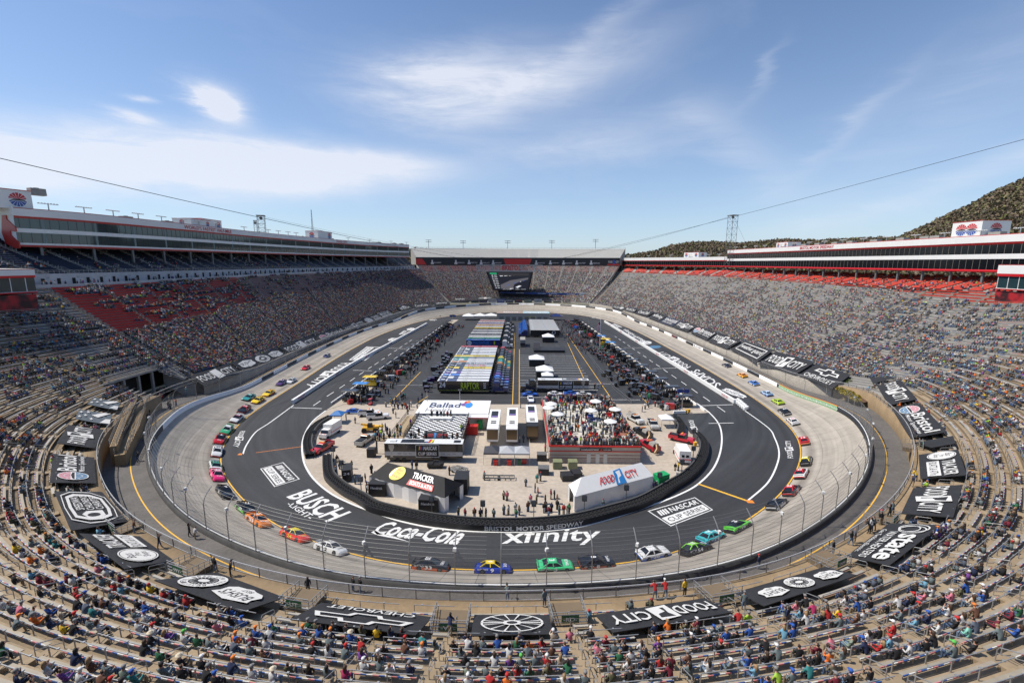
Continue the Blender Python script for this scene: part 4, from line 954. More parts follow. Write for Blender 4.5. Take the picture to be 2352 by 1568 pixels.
sheet_px([('m3',1820,728),('m3',1520,525),('m3',1000,165),('m3',805,5),('t3',600,1290),('t3',560,1290),('m3',770,30),('m3',940,160),('m3',1370,500),('m3',1620,730)],M_conc,.0065,'stall_concrete')
for s in [(('m3',25,0),('m3',5,655)),(('m3',68,150),('m3',66,655)),(('m3',505,10),('m3',945,650)),(('m3',510,90),('m3',660,420)),(('m3',780,190),('m3',1240,640)),(('m2',1510,358),('m2',1225,650)),(('m2',1580,578),('m2',1465,655))]:
 line_px(list(s),.22,M_yel,.008)
for k,y in enumerate([205,222,240,258,277,297,318,341,365,391,434,462,490,520,590]):
 line_px([('m3',75,y),('m3',560+int((y-200)*.72),y+4)],.18,M_white,.008)
line_px([('m3',690,465),('m3',1050,467)],.18,M_white,.008);line_px([('m3',920,612),('m3',1235,614)],.18,M_white,.008)
for k in range(16):line_px([('m2',1205+k*3,480-k*2),('m2',1540,478)],.12,M_white,.008) if k==0 else None
# ---------------------------------------------------------------- outer wall and catch fence
wall=empty('racing_wall',(0,80,0),label='concrete racing wall round the outside of the track, white and black advert panels',cat='wall')
Wc=np.array((0,80,0))
def wall_seg(i0,i1,m,name,z0,z1,o0,o1):
 I=np.arange(i0,i1+1e-6,.5 if i1-i0<4 else 1.0);v=[];q=[]
 for i in I:
  for (o,z) in ((o0,z0),(o0,z1),(o1,z1),(o1,z0)):
   p=at(WP,i)+at(BN,i)*o;v.append((p[0],p[1],hw(i)+z))
 for k in range(len(I)-1):
  for j in range(3):q.append((k*4+j,k*4+j+1,k*4+j+5,k*4+j+4))
 return link(np_mesh(name,np.array(v)-Wc,np.array(q),m),name,wall)
wall_seg(0,NS,mat('dark_wall',(.045,.045,.045),.8,var=.3,vscale=1),'wall_core',-.3,1.04,.05,.5)
M_ech=mat('green_panel',(.17,.33,.16),.6)
segs=[]
def ipx(c,x,y):p=gp(*X(c,x,y),5 if c[0]=='b' or (c[0]=='m' and y>800) else 2.5);return sidx(p[0],p[1])
i=0
IW=[('m4',170,490),('m4',715,790)]
ga,gb=ipx('m4',160,480),ipx('m4',725,795)
if ga>gb:ga,gb=gb,ga
wl=ipx('m1',1555,850);wl2=ipx('m1',2040,550)
print('green',ga,gb,'white',wl,wl2)
k=0;i=0
while i<NS:
 n=9 if k%2 else 7
 j=min(i+n,NS);col_=M_white if k%2 else M_black
 if i<76 or i>575:col_=M_black
 if (i<wl and j>wl2) or wl2<=i<=wl:col_=M_white
 wall_seg(i,j,col_,'white_panel' if col_ is M_white else 'black_panel',-.25,1.08,-.16,.04);i=j;k+=1
wall_seg(ga,gb,M_ech,'green_panel',-.2,1.1,-.22,-.17);wall_seg(ga,gb,M_org,'orange_strip',1.1,1.2,-.22,.1)
wall_seg(0,NS,M_white,'cap_line',1.04,1.10,-.05,.12)
def wall_text(s,ic,width,col_=0,h=.62,o=-.19,z=.2,bold=.02):
 v,f,asp=text2d(s,bold);mb=MB();mb.f=f;mb.m=[0]*len(f)
 for (x,y) in v:
  i=ic-(x-.5)*width/DS*(-1);p=at(WP,i)+at(BN,i)*o;mb.v.append((p[0]-Wc[0],p[1]-Wc[1],hw(i)+z+y*h))
 mb.build('lettering',[M_white,M_black,M_red][col_],wall)
nG=max(1,(gb-ga)//6)
for k in range(6):wall_text('EchoPark' if k != 3 else 'RESTART ZONE',ga+(gb-ga)*(k+.5)/6,5.5,0,.5,-.235)
for (c_,x,y,s,w,cc) in (('t2',810,1520,'BRISTOL MOTOR SPEEDWAY',17,1),('m1',2155,530,'FOOD CITY 500',9,0),('m2',560,215,'WALL MAX',6,0),('m3',1590,100,'BRISTOL MOTOR SPEEDWAY',20,1),('m3',1870,210,'SciAps SciAps',9,0),('t3',1445,1438,'FOOD CITY',5,2)):
 i=ipx(c_,x,y);wall_text(s,i,-w if BN[i%NS][0]<0 and False else w,cc,.75)
fence=empty('catch_fence',(0,80,0),label='tall steel catch fence with curved posts and cables on top of the racing wall',cat='fence')
def fpt(i,h):
 o=.25 if h<3.6 else .25-((h-3.6)/1.9)**1.7*1.15
 p=at(WP,i)+at(BN,i)*o;return np.array((p[0],p[1],hw(i)+1.05+h))-Wc
npost=100;PI_=[NS*k/npost for k in range(npost)]
PI_=list(np.arange(-62,75,3.45))+list(np.linspace(75,NS-62,61))[:-1]
for i in PI_:
 mb=MB();mb.tube([fpt(i,h) for h in (0,1.8,3.6,4.3,4.9,5.3,5.55)],.06,5);mb.build('post',M_steel,fence)
print('posts',len(PI_))
mb=MB()
I=np.arange(0,NS+.1,3.0)
for h in (.35,.8,1.3,1.8,2.3,2.8,3.3,3.8,4.25,4.6,4.95,5.25,5.5):
 for a,b in zip(I[:-1],I[1:]):mb.tube([fpt(a,h),fpt(b,h)],.016,3,cap=False)
mb.build('cables',M_steeld,fence)
m=bpy.data.materials.new('chain_link');m.use_nodes=True;m.node_tree.nodes['Principled BSDF'].inputs['Base Color'].default_value=(.25,.25,.25,1);m.node_tree.nodes['Principled BSDF'].inputs['Alpha'].default_value=.19
v=[];q=[];hs=(0,1.8,3.6,4.3)
for i in I:v+=[tuple(fpt(i,h)-np.array((0,0,0))) for h in hs]
for k in range(len(I)-1):
 for j in range(3):q.append((k*4+j,k*4+j+1,k*4+j+5,k*4+j+4))
link(np_mesh('netting',np.array(v),np.array(q),m),'netting',fence)
for i in PI_[1:40:2]:
 p=fpt(i,4.0);mb=MB();mb.box(-.2,-.16,0,.2,.16,.34,tx=.03,ty=.03);mb.bar((0,0,-.3),(0,0,0),.06);o=mb.build('lamp_box',mat('lamp_white',(.7,.7,.68),.5),fence);o.location=p+np.array((0,0,.05));o.rotation_euler=(0,0,i)
rail=empty('walkway_railing',(0,-90,5),label='silver pipe railing with dark posts along the tan walkway behind the racing wall',cat='railing');rc=np.array((0,-90,5))
def rp(i,h):p=at(WP,i)+at(BN,i)*(cw_o(i)-1.62);return np.array((p[0],p[1],at(H0,i)+h))-rc
mb=MB();I=np.arange(-87,120,1.0)
for h in (1.08,.98,.1):
 for a,b in zip(I[:-1],I[1:]):mb.bar(rp(a,h),rp(b,h),.055 if h>.5 else .04)
mb.build('rails',mat('bright_rail',(.55,.55,.54),.4,.3),rail)
for i in np.arange(-87,120,2.1):mb=MB();mb.bar(rp(i,-.3),rp(i,1.08),.07);mb.build('post',M_steeld,rail)
v=[];
for i in I:v+=[tuple(rp(i,.1)),tuple(rp(i,.98))]
link(np_mesh('netting',np.array(v),np.array([(2*k,2*k+1,2*k+3,2*k+2) for k in range(len(I)-1)]),m),'netting',rail)
# ---------------------------------------------------------------- roofs: plant rooms, floodlights, signs on the suites
def ray_at_depth(px,py,dist):
 d=ray(px,py);return CAMP+d*dist
def on_path(path,px,o,z):
 best=None
 P,t,n,L=along(path,0)
 for d in np.linspace(0,L,400):
  p,t,n,_=along(path,d);s=proj(np.array((p[0]+n[0]*o,p[1]+n[1]*o,z)))[0]
  e=abs(s[0]-px);dz=(np.array((p[0],p[1],z))-CAMP)@CF
  if dz>5 and (best is None or e<best[0]):best=(e,d)
 return best[1]
GLB=lambda:[('d',0,.5,.5,.5,.5),('d',2,.5,.5,.46,.46,0,math.pi),('d',3,.5,.5,.46,.46,math.pi,2*math.pi),('r',6,.02,.42,.98,.56),('p',7,[(.1,.44),(.9,.44),(.85,.52),(.6,.56),(.3,.54)])]+[('p',6,[(.5,.5),(.5+.46*math.cos(a-.035),.5+.46*math.sin(a-.035)),(.5+.46*math.cos(a+.035),.5+.46*math.sin(a+.035))]) for a in [k*math.pi/7 for k in range(14)]]
LM=[M_white,M_black,mat('sign_red',(.50,.02,.025),.5),mat('sign_blue',(.03,.08,.30),.5),M_yel,mat('logo_blue',(.02,.22,.55),.5),M_white,M_black]
def flood(pos,rz,label,h=1.6,w=3.6,n=7,up=None):
 e=empty('floodlight',pos,rz,label=label,cat='floodlight',group='floodlight racks on the roofs')
 mb=MB();mb.bar((0,0,0),(0,0,h),.22);mb.build('mast',M_steel,e)
 mb=MB();mb.bar((-w/2,0,h),(w/2,0,h),.1,.14);mb.build('crossbar',M_steel,e)
 for k in range(n):
  x=-w/2+w*(k+.5)/n;mb=MB();mb.lathe([(.05,.0),(.2,.08),(.24,.32),(.2,.36)],(x,0,h-.1),8);mb.build('lamp',mat('lamp_white',(.7,.7,.68),.5),e)
 return e
def roofbox(path,px,o,z,sx,sy,h,label,logo=None,cols=None,trim=True):
 d=on_path(path,px,o,z);p,t,n,_=along(path,d);p=p+n*(o-sy/2)
 e=empty('rooftop_room',(p[0],p[1],z),math.atan2(t[1],t[0]),label=label,cat='rooftop room')
 mb=MB();mb.box(-sx/2,-sy/2,0,sx/2,sy/2,h);mb.build('walls',M_wpan,e)
 mb=MB();mb.box(-sx/2-.1,-sy/2-.1,h,sx/2+.1,sy/2+.1,h+.2);mb.build('roof_trim',M_trim,e)
 if logo:
  s=h*.8
  for (cx,cy,rzz,tag) in (((sx/2-s*.75) if logo>0 else (-sx/2+s*.75),-sy/2-.03,0,'front'),((sx/2+.03),0,math.pi/2,'end'),((-sx/2-.03),0,-math.pi/2,'end2')):
   M=Matrix.Translation((cx,cy,h*.1))@ Matrix.Rotation(rzz,4,'Z')
   art(GLB(),lambda u,v,l:tuple(M @ Vector(((u-.5)*s,-l,v*s))),LM,e,{k:'emblem' for k in range(8)})
 return e
roofbox(LP,20,-1.0,55.1,10,16,5.2,'white rooftop room with a globe emblem at the near end of the left suites',1)
roofbox(LP,462,-3,55.1,12,8,3.0,'small white camera room with people on its platform above the left suites sign',1)
roofbox(LP,487,-6,55.1,14,8,4.0,'white rooftop room behind the camera platform on the left suites',1)
roofbox(LP,747,-4,55.1,16,9,5.0,'white rooftop room with an emblem behind the far radio mast',1)
rz_,LRP=0,RP[::-1]
def rroofbox(px,o,z,sx,sy,h,label,logo=None):
 d=on_path(RP,px,o,z);p,t,n,_=along(RP,d);p=p+n*(o-sy/2)
 e=empty('rooftop_room',(p[0],p[1],z),math.atan2(t[1],t[0])+math.pi*0,label=label,cat='rooftop room')
 mb=MB();mb.box(-sx/2,-sy/2,0,sx/2,sy/2,h);mb.build('walls',M_wpan,e);mb=MB();mb.box(-sx/2-.1,-sy/2-.1,h,sx/2+.1,sy/2+.1,h+.2);mb.build('roof_trim',M_trim,e)
 s=h*.8
 for (cx,cy,r) in ((-sx/2+s*.8,-sy/2-.03,0),(sx/2+.03,0,math.pi/2),(sx/2-s*.8,-sy/2-.03,0)):
  M=Matrix.Translation((cx,cy,h*.1))@ Matrix.Rotation(r,4,'Z')
  art(GLB(),lambda u,v,l:tuple(M @ Vector(((u-.5)*s,-l,v*s))),LM,e,{k:'emblem' for k in range(8)})
 mb=MB();mb.tube([(1,0,h),(1,0,h+4)],.05,4);mb.tube([(-2,1,h),(-2,1,h+3)],.05,4);mb.build('antennas',M_steeld,e)
rroofbox(2215,-5,RT-.2,11,10,5.6,'white rooftop room with red and blue globe emblems on the right suites')
rroofbox(1587,-5,45.2,16,9,4.2,'white rooftop room with two red emblems on the lower far part of the right suites')
rroofbox(1795,-6,RT-.2,12,8,3.4,'low white rooftop room behind the speedway name on the right suites')
def place_lights(path,pxs,o,z,side,h,w):
 for k,px in enumerate(pxs):
  d=on_path(path,px,o,z);p,t,n,_=along(path,d);p=p+n*o
  flood((p[0],p[1],z-.3),math.atan2(t[1],t[0])+(0),'roof floodlight rack with seven lamps, number %d from the near end of the %s suites'%(k+1,side),h,w)
ORD=['first','second','third','fourth','fifth','sixth','seventh','eighth','ninth','tenth','eleventh','twelfth','thirteenth','fourteenth','fifteenth','sixteenth','seventeenth','eighteenth','nineteenth','twentieth']
def place_lights(path,pxs,o,z,side,h,w):
 for k,px in enumerate(pxs):
  d=on_path(path,px,o,z);p,t,n,_=along(path,d);p=p+n*o
  flood((p[0],p[1],z-.3),math.atan2(t[1],t[0]),'%s floodlight rack from the near end of the %s suites roof'%(ORD[k],side),h,w)
place_lights(LP,[116,194,260,320,371,419,459,496,561,617,639,662,681,800,849,898,950],-2.5,55.2,'left',2.4,5.0)
place_lights(RP,[2340,2254,2170,2100,2038,1984,1935,1893,1858,1824,1794],-5,RT,'right',2.2,4.6)
place_lights(RP,[1757,1735,1711,1690],-6,RT,'middle right',2.2,4.6)
place_lights(RP,[1651,1629,1584,1540,1489,1444],-4,45.2,'lower far right',2.4,5.0)
def unit(pos,rz,sx,sy,h,label):
 e=empty('air_handler',pos,rz,label=label,cat='roof unit',group='roof air handlers')
 mb=MB();mb.box(-sx/2,-sy/2,0,sx/2,sy/2,h,tx=.05,ty=.05);mb.build('casing',M_grey,e)
 mb=MB();mb.lathe([(sx*.18,0),(sx*.18,.2),(sx*.12,.22)],(0,0,h),8);mb.build('fan_cowl',M_steeld,e)
for k,(px) in enumerate([2290,2150,2126,2070,2010,1955,1920,1880,1850]):
 d=on_path(RP,px,-8,RT);p,t,n,_=along(RP,d);p=p-n*8;unit((p[0],p[1],RT-.3),math.atan2(t[1],t[0]),4.2,2.4,1.7,'%s grey air handler from the near end of the right suites roof'%ORD[k])
for k,(px) in enumerate([95,290,386,742,760,870,905,922]):
 d=on_path(LP,px,-6,55);p,t,n,_=along(LP,d);p=p-n*6;unit((p[0],p[1],54.9 if k else 59.9),math.atan2(t[1],t[0]),3.6,2.4,1.4 if k else 2.0,'%s grey air handler from the near end of the left suites roof'%ORD[k])
def path_text(path,px,o,z0,h,s,width,matc,parent,c,bold=.03,flip=1):
 d0=on_path(path,px,o,z0);v,f,asp=text2d(s,bold);mb=MB();mb.f=f;mb.m=[0]*len(f)
 for (x,y) in v:
  p,t,n,_=along(path,d0+(x-.5)*width*flip);q=p+n*o;mb.v.append((q[0]-c[0],q[1]-c[1],z0+y*h))
 mb.build('lettering',matc,parent)
cL=np.array(LS.location);cRr=np.array(RS.location)
M_sred=LM[2]
path_text(LP,482,.18,53.4,1.5,'WORLD\'S FASTEST HALF-MILE',30,M_sred,LS,cL)
path_text(LP,786,.18,53.4,1.6,'FOOD CITY',13,M_sred,LS,cL)
path_text(RP,1873,.5,48.2,1.5,'BRISTOL MOTOR SPEEDWAY',27,M_sred,RS,cRr)
# ---------------------------------------------------------------- corner club boxes with the big signs under them
def corner_box(i0,i1,t,zs,label,sign_items,side):
 I=np.linspace(i0,i1,12);path=[bowl(i,t)[:2] for i in I]
 if side=='L':path=path[::-1]
 org=bowl(i0,t);e=empty('corner_suite',(org[0],org[1],0),label=label,cat='suite building');c=np.array((org[0],org[1],0))
 s0,s1,g0,g1,b0,b1=zs
 prof=[(-14,s1+.3),(.3,s1+.3),(.6,s1+.5),(.6,g0-.1),(.2,g0),(.2,g1),(.6,g1),(.7,b0),(.7,b1),(.7,b1+.2),(-14,b1+.2),(-14,s1+.3)]
 ribbon(path,prof,[0,2,2,0,1,0,2,0,3,0,0,0],[M_wpan,M_gl1,M_trimb,M_trim],'facade',e,c)
 mb=MB();P=np.array(path);L=np.linalg.norm(np.diff(P,axis=0),axis=1).sum();strip_panels(path,0,.2,.2,L,3.0,.14,g0,g1,mb,c,.08);mb.build('mullions',M_wpan,e)
 v=[];q=[]
 for k,p in enumerate(np.linspace(0,L,24)):
  a,tt,n,_=along(path,p)
  for z in (s0,s1):v.append((a[0]-c[0],a[1]-c[1],z))
 q=[(2*k,2*k+2,2*k+3,2*k+1) for k in range(23)]
 m=bpy.data.materials.new('checker_red_sign');m.use_nodes=True;tt=m.node_tree;b=tt.nodes['Principled BSDF'];ck=tt.nodes.new('ShaderNodeTexNoise');ck.inputs['Scale'].default_value=.25;cc=tt.nodes.new('ShaderNodeTexCoord');tt.links.new(cc.outputs['Object'],ck.inputs['Vector'])
 rp=tt.nodes.new('ShaderNodeValToRGB');rp.color_ramp.elements[0].position=.42;rp.color_ramp.elements[0].color=(.03,.004,.006,1);rp.color_ramp.elements[1].position=.55;rp.color_ramp.elements[1].color=(.36,.01,.015,1);tt.links.new(ck.outputs[0],rp.inputs[0]);tt.links.new(rp.outputs[0],b.inputs['Base Color']);b.inputs['Roughness'].default_value=.6
 sg=link(np_mesh('sign_board',np.array(v),np.array(q),m),'sign_board',e)
 def fn(u,vv,l):
  a,t_,n,_=along(path,sign_items[1]+(u)*sign_items[2]);q_=a+n*(.05+l);return (q_[0]-c[0],q_[1]-c[1],s0+(s1-s0)*vv)
 art(sign_items[0],fn,LM,sg,{0:'lettering',1:'lettering',5:'logo_panel'})
 for p in np.linspace(.2,L-.2,4):
  a,t_,n,_=along(path,p);mb=MB();mb.box(-.25,-.25,0,.25,.25,s1+.3-(s0-5));o=mb.build('post',M_steeld,e);o.location=(a[0]-n[0]*.5-c[0],a[1]-n[1]*.5-c[1],s0-5);o.rotation_euler=(0,0,math.atan2(t_[1],t_[0]))
 return e,path,L
iL,tL=hit(90,712);iR,tR=hit(2284,690)
print('corner',iL,tL,bowl(iL,tL),iR,tR,bowl(iR,tR))
pL=bowl(iL,tL);pR=bowl(iR,tR)
def hz(p,y):
 d=(p-CAMP);z=d[0]*CF[0]+d[1]*CF[1];
 lo,hi=0,80
 for _ in range(40):
  m_=(lo+hi)/2
  if proj(np.array((p[0],p[1],m_)))[0][1]>y:lo=m_
  else:hi=m_
 return lo
zsL=[hz(pL,y) for y in (712,675,668,637,632,619)];zsR=[hz(pR,y) for y in (699,667,661,634,628,609)]
print(zsL,zsR)
corner_box(iL,iL+20,tL,zsL,'left corner suite with green glass above a red sign with white words',([('t',0,'FOOD',.02,.22,.38,.72,{'bold':.03}),('p',5,[(.40,.12),(.60,.12),(.58,.88),(.38,.88)]),('t',0,'FC',.44,.25,.55,.75,{'bold':.05}),('t',0,'CITY',.62,.22,.95,.72,{'bold':.03})],3.5,15),'R' if False else 'L')
corner_box(iR,iR-16,tR,zsR,'right corner suite with dark glass above a plain red chequered sign',([('r',1,0,0,.01,.01)],1,2),'R')
# ---------------------------------------------------------------- lattice towers, cables, hanging screen
def lattice(pos,h,w,n,label,name='cable_tower',top=True,legs=4,taper=0.0,r=.18,rz=.35):
 e=empty(name,pos,rz,label=label,cat='tower');M=M_steeld
 cs=[(-1,-1),(1,-1),(1,1),(-1,1)] if legs==4 else [(math.cos(a),math.sin(a)) for a in (0,2.09,4.19)]
 pt=lambda k,z:np.array((cs[k][0]*w/2*(1-taper*z/h),cs[k][1]*w/2*(1-taper*z/h),z))
 for k in range(len(cs)):mb=MB();mb.bar(pt(k,0),pt(k,h),r);mb.build('leg',M,e)
 mb=MB()
 for j in range(n):
  z0,z1=h*j/n,h*(j+1)/n
  for k in range(len(cs)):
   k2=(k+1)%len(cs);mb.bar(pt(k,z1),pt(k2,z1),r*.6)
   if j%2:mb.bar(pt(k,z0),pt(k2,z1),r*.55)
   else:mb.bar(pt(k2,z0),pt(k,z1),r*.55)
 mb.build('bracing',M,e)
 if top:mb=MB();mb.box(-w*.6,-w*.6,h,w*.6,w*.6,h+.4);mb.lathe([(.9,-.3),(.9,.3)],(0,0,h-1.2),12,axis='y');mb.build('head_frame',M,e)
 return e
def tower_at(px,ytop,ybase,dist,w,label,n=8,**k):
 a=ray_at_depth(px,ybase,dist);b=ray_at_depth(px,ytop,dist);h=b[2]-a[2]
 lattice((a[0],a[1],a[2]-6),h+6,w,n,label,**k);return np.array((a[0],a[1],b[2]))
TL_=tower_at(603,497,543,262,3.6,'grey lattice cable tower behind the left suites')
TR_=tower_at(1676,497,590,330,4.6,'tall grey lattice cable tower behind the right suites')
tower_at(719,483,548,520,3.2,'slim pale radio mast far beyond the left suites',12,name='radio_mast',top=False,legs=3,taper=.85,r=.25)
tower_at(588,508,535,300,1.6,'short antenna lattice beside the left cable tower',5,name='antenna_tower',r=.1)
SC=np.array((-8.5,262.0))
def cable(a,b,sag,label,r=.07,n=24):
 P=[np.array(a)*(1-t)+np.array(b)*t-np.array((0,0,4*sag*t*(1-t))) for t in np.linspace(0,1,n)]
 mb=MB();mb.tube([p-P[0] for p in P],r,5);o=mb.build('cable',M_dark,None,label=label,cat='cable');o.location=P[0]
zt=38.8
sL,sR=np.array((-20,262,39.5)),np.array((12,262,39.5))
CNL=ray_at_depth(-700,200,70);CNR=ray_at_depth(3300,60,70)
cable(CNL,sL,2.5,'thick black cable from the upper left edge down to the hanging screen',.09)
cable(TL_,sR+np.array((-3,0,1)),3.0,'thin cable from the left lattice tower down to the hanging screen',.05)
cable(CNR,sR,2.5,'long black cable from the upper right edge down to the hanging screen',.06)
cable(TR_,sR+np.array((-1,2,.5)),3.0,'black cable from the right lattice tower down to the hanging screen',.08)
cable(TR_,TR_+np.array((14,0,-25)),.1,'guy cable slanting down right from the tall right lattice tower',.05)
DS_=392.0
def sp(px,py,d=DS_):return ray_at_depth(px,py,d)
s0,s1,s2,s3=sp(1127,624),sp(1216,624),sp(1210,667),sp(1135,667)
scr=empty('hanging_screen',tuple((s2+s3)/2),label='giant four sided video screen hanging on cables before the far stand',cat='video screen');sc0=np.array(scr.location)
xw,zt_,zb_=(s1[0]-s0[0])/2,s0[2]-sc0[2],0.0
xl=sp(1117,624)[0]-sc0[0];xr=sp(1224,624)[0]-sc0[0];xbl=sp(1133,667)[0]-sc0[0];xbr=sp(1215,667)[0]-sc0[0]
mb=MB();dpt=22;mb.hexa([(xbl,0,0),(xbr,0,0),(xbr-2,dpt,0),(xbl+2,dpt,0),(xl,-2,zt_),(xr,-2,zt_),(xr+1,dpt+2,zt_),(xl-1,dpt+2,zt_)]);mb.build('housing',M_black,scr)
FC_=lambda u,v,l:((xbl+(xbr-xbl)*u)*(1-v)+(xl+(xr-xl)*u)*v,-2*v-.06-l,zt_*v)
M_e1=mat('screen_road',(.1,.1,.1),.4,emit=(.10,.09,.10,.9));M_e2=mat('screen_white',(.5,.5,.5),.4,emit=(.7,.7,.72,.8));M_e3=mat('screen_dark',(.01,.01,.015),.3,emit=(.012,.014,.022,.8));M_e4=mat('screen_green',(.02,.3,.12),.4,emit=(.03,.38,.16,.7));M_e5=mat('screen_stand',(.03,.03,.03),.4,emit=(.03,.028,.03,.8));M_e6=mat('screen_blue',(.02,.1,.4),.4,emit=(.03,.12,.45,.7))
it=[('r',2,.04,.04,.96,.97)]
it2=[('p',1,[(.24,.10),(.24,.30),(.5,.55),(.92,.70),(.92,.60),(.75,.5),(.6,.35),(.55,.12)]),('r',4,.24,.80,.92,.95),('t',0,'LAP 10 OF 500',.28,.05,.5,.085,{}),('t',0,'STAGE 1',.62,.05,.73,.085,{}),('t',0,'115 TO GO',.77,.05,.9,.085,{}),
  ('r',3,.07,.88,.22,.95)]+[('t',0,'%s'%s,.09,.78-.095*k,.125,.835-.095*k,{'bold':.05}) for k,s in enumerate(['48','47','11','5','12','20','77','19'])]+[('r',0,.145,.80-.095*k,.21,.82-.095*k) for k in range(8)]
it2+=[('p',0,[(.28+.10*k,.76+.012*k),(.35+.10*k,.775+.012*k),(.34+.10*k,.83+.012*k),(.27+.10*k,.81+.012*k)]) for k in range(6)]+[('p',0,[(.62,.18),(.72,.28),(.78,.25),(.68,.14)]),('p',0,[(.45,.10),(.54,.14),(.58,.11),(.5,.08)])]+[('r',5 if k%3 else 0,.28+.075*k,.2+.045*k,.31+.075*k,.23+.045*k) for k in range(8)]
MM=[M_e2,M_e1,M_e3,M_e4,M_e5,M_e6]
art(it,FC_,MM,scr,{2:'display'},lift=.05)
art(it2,FC_,MM,scr,{k:'display_image' for k in range(6)},lift=.25)
mb=MB();th=5.0;z1=zt_+.8;z2=z1+th
for y in (-2,dpt):
 for a,b in (((xl-8,y,z1),(xr+8,y,z1)),((xl-8,y,z2),(xr+8,y,z2))):mb.bar(a,b,.35)
 n=16
 for k in range(n+1):
  x=xl-8+(xr-xl+16)*k/n;mb.bar((x,y,z1),(x,y,z2),.2)
  if k<n:x2=x+(xr-xl+16)/n;mb.bar((x,y,z1 if k%2 else z2),(x2,y,z2 if k%2 else z1),.2)
for x in (xl-8,xl,xr,xr+8):
 for z in (z1,z2):mb.bar((x,-2,z),(x,dpt,z),.25)
mb.build('truss',M_steel,scr)
v,f,_=text2d('BRISTOL',.05);mb=MB();mb.f=f;mb.m=[0]*len(f);mb.v=[(-xw*.42+x*xw*.95,-2.4,z1+.6+y*(th-1.0)) for x,y in v];mb.build('lettering',M_sred,scr)
# ---------------------------------------------------------------- far stand: banner of legends, advert boards, tall lights, club deck
c=np.array((0,290,0))
def fl_pt(i,z,off_=-.0):
 a,b=far_low(i,1),far_up(i,0);return np.array((a[0],a[1]+off_,z))
e=empty('portrait_banner',(0,322,38),label='long dark banner with red panels and portraits between the far tiers',cat='banner');ce=np.array((0,322,38))
v=[];
for k in range(41):
 p=far_low(k*.5,1);
 for z in (38.2,44.6):v.append((p[0],p[1]-.6,z))
me=np_mesh('sheet',np.array(v)-ce,np.array([(2*k,2*k+2,2*k+3,2*k+1) for k in range(40)]),M_black);link(me,'sheet',e)
def FB(u,vv,l):i=(1-u)*20;p=far_low(i,1);return (p[0],p[1]-.62-l*3,38.2+6.4*vv)
its=[('p',2,[(.0,.0),(.05,.0),(.03,.9),(0,.9)]),('p',2,[(.44,.06),(.56,.06),(.57,.94),(.43,.94)]),('t',4,'LEGENDS OF',.445,.32,.51,.68,{'bold':.03,'shear':.2}),('t',4,'Bristol',.52,.3,.555,.7,{'bold':.03}),('t',0,'FOOD',.945,.35,.965,.68,{'bold':.04}),('r',3,.967,.2,.978,.8),('t',0,'CITY',.98,.35,.998,.68,{'bold':.04}),('r',2,.94,.0,1,.2)]
for k,(u,s) in enumerate([(.085,'ALLISON'),(.20,'GORDON'),(.265,'PETTY'),(.325,'WALLACE'),(.385,'EARNHARDT'),(.60,'PEARSON'),(.67,'JOHNSON'),(.735,'KULWICKI'),(.80,'WALTRIP'),(.87,'YARBOROUGH')]):
 its+=[('t',0,s,u,.22,u+.035,.40,{'bold':.02})]+[('p',0,[(u-.014,.08),(u+.0,.08),(u+.0,.3),(u-.004,.42),(u-.003,.7),(u-.011,.7),(u-.010,.42),(u-.014,.3)])]
art(its,FB,[M_lit,M_black,M_red,LM[3],M_white],e,{0:'lettering',2:'red_panel',3:'logo_panel',4:'lettering'},c=ce)
def tall_light(px,dist,ytop,ybase,label):
 a=ray_at_depth(px,ybase+8,dist);b=ray_at_depth(px,ytop,dist);h=b[2]-a[2]
 e=empty('floodlight',a,label=label,cat='floodlight',group='tall floodlight poles behind the far stand')
 mb=MB();mb.bar((0,0,0),(0,0,h),.35);mb.build('mast',M_steeld,e)
 for zz in (h-.3,h-2.2):mb=MB();mb.bar((-3,0,zz),(3,0,zz),.25);mb.build('crossbar',M_steeld,e)
 for k in range(6):
  for zz in (h-.3,h-2.2):mb=MB();mb.lathe([(.2,-.3),(.42,0),(.42,.3)],(-2.6+k*1.04,-.2,zz+.1),7);mb.build('lamp',MATS['lamp_white'],e)
for k,(px,yt) in enumerate([(985,551),(1064,553),(1166,553),(1267,552.5),(1367,550)]):tall_light(px,478,yt,575,'%s tall floodlight pole from the left above the far stand'%ORD[k])
AD=[(1050,'SUNBELT',0,1),(1068,'VALVOLINE',0,1),(1091,'TRACKER',1,0),(1110,'xfinity',4,0),(1131,'TOYOTA',0,1),(1150,'GOODYEAR',3,0),(1170,'sunoco',1,0),(1191,'UNOH',1,2),(1213,'MOONPIE',5,0),(1236,'ingles',0,1),(1258,'SUPERCHIPS',1,0),(1280,'SciAps',1,0),(1302,'Alsco',2,0)]
AM=[M_lit,M_black,M_red,LM[3],mat('board_purple',(.05,.03,.14),.6),mat('board_green',(.12,.14,.05),.6)]
for k,(px,s,bgc,fgc) in enumerate(AD):
 p=ray_at_depth(px,694,392);q=ray_at_depth(px,686.5,392);w=3.4
 e=empty('advert_board',(p[0],p[1],p[2]),label='%s advert board from the left along the far wall'%ORD[k],cat='advert board',group='advert boards along the far wall')
 hh=q[2]-p[2];mb=MB();mb.box(-w,0,-.5,w,.15,hh);mb.build('board',AM[bgc],e);art([('t',fgc,s,.1,.25,.9,.75,{'bold':.03})],lambda u,v,l:(-w+2*w*u,-.02-l,hh*v),AM,e)
cd=empty('club_deck',(30,262,12),label='long blue fronted bar deck full of people at the foot of the far stand',cat='stand');cc_=np.array((30,262,12))
P1,P2=ray_at_depth(1150,676,400),ray_at_depth(1338,681,395)
mb=MB();m2=MB();m3=MB()
for k,(ya,m_) in enumerate(((674,0),)):
 a,b=ray_at_depth(1150,671.5,402),ray_at_depth(1330,676,396);mb.obox((a+b)/2-cc_,(b-a)/2,(0,.2,0),(0,0,.75));
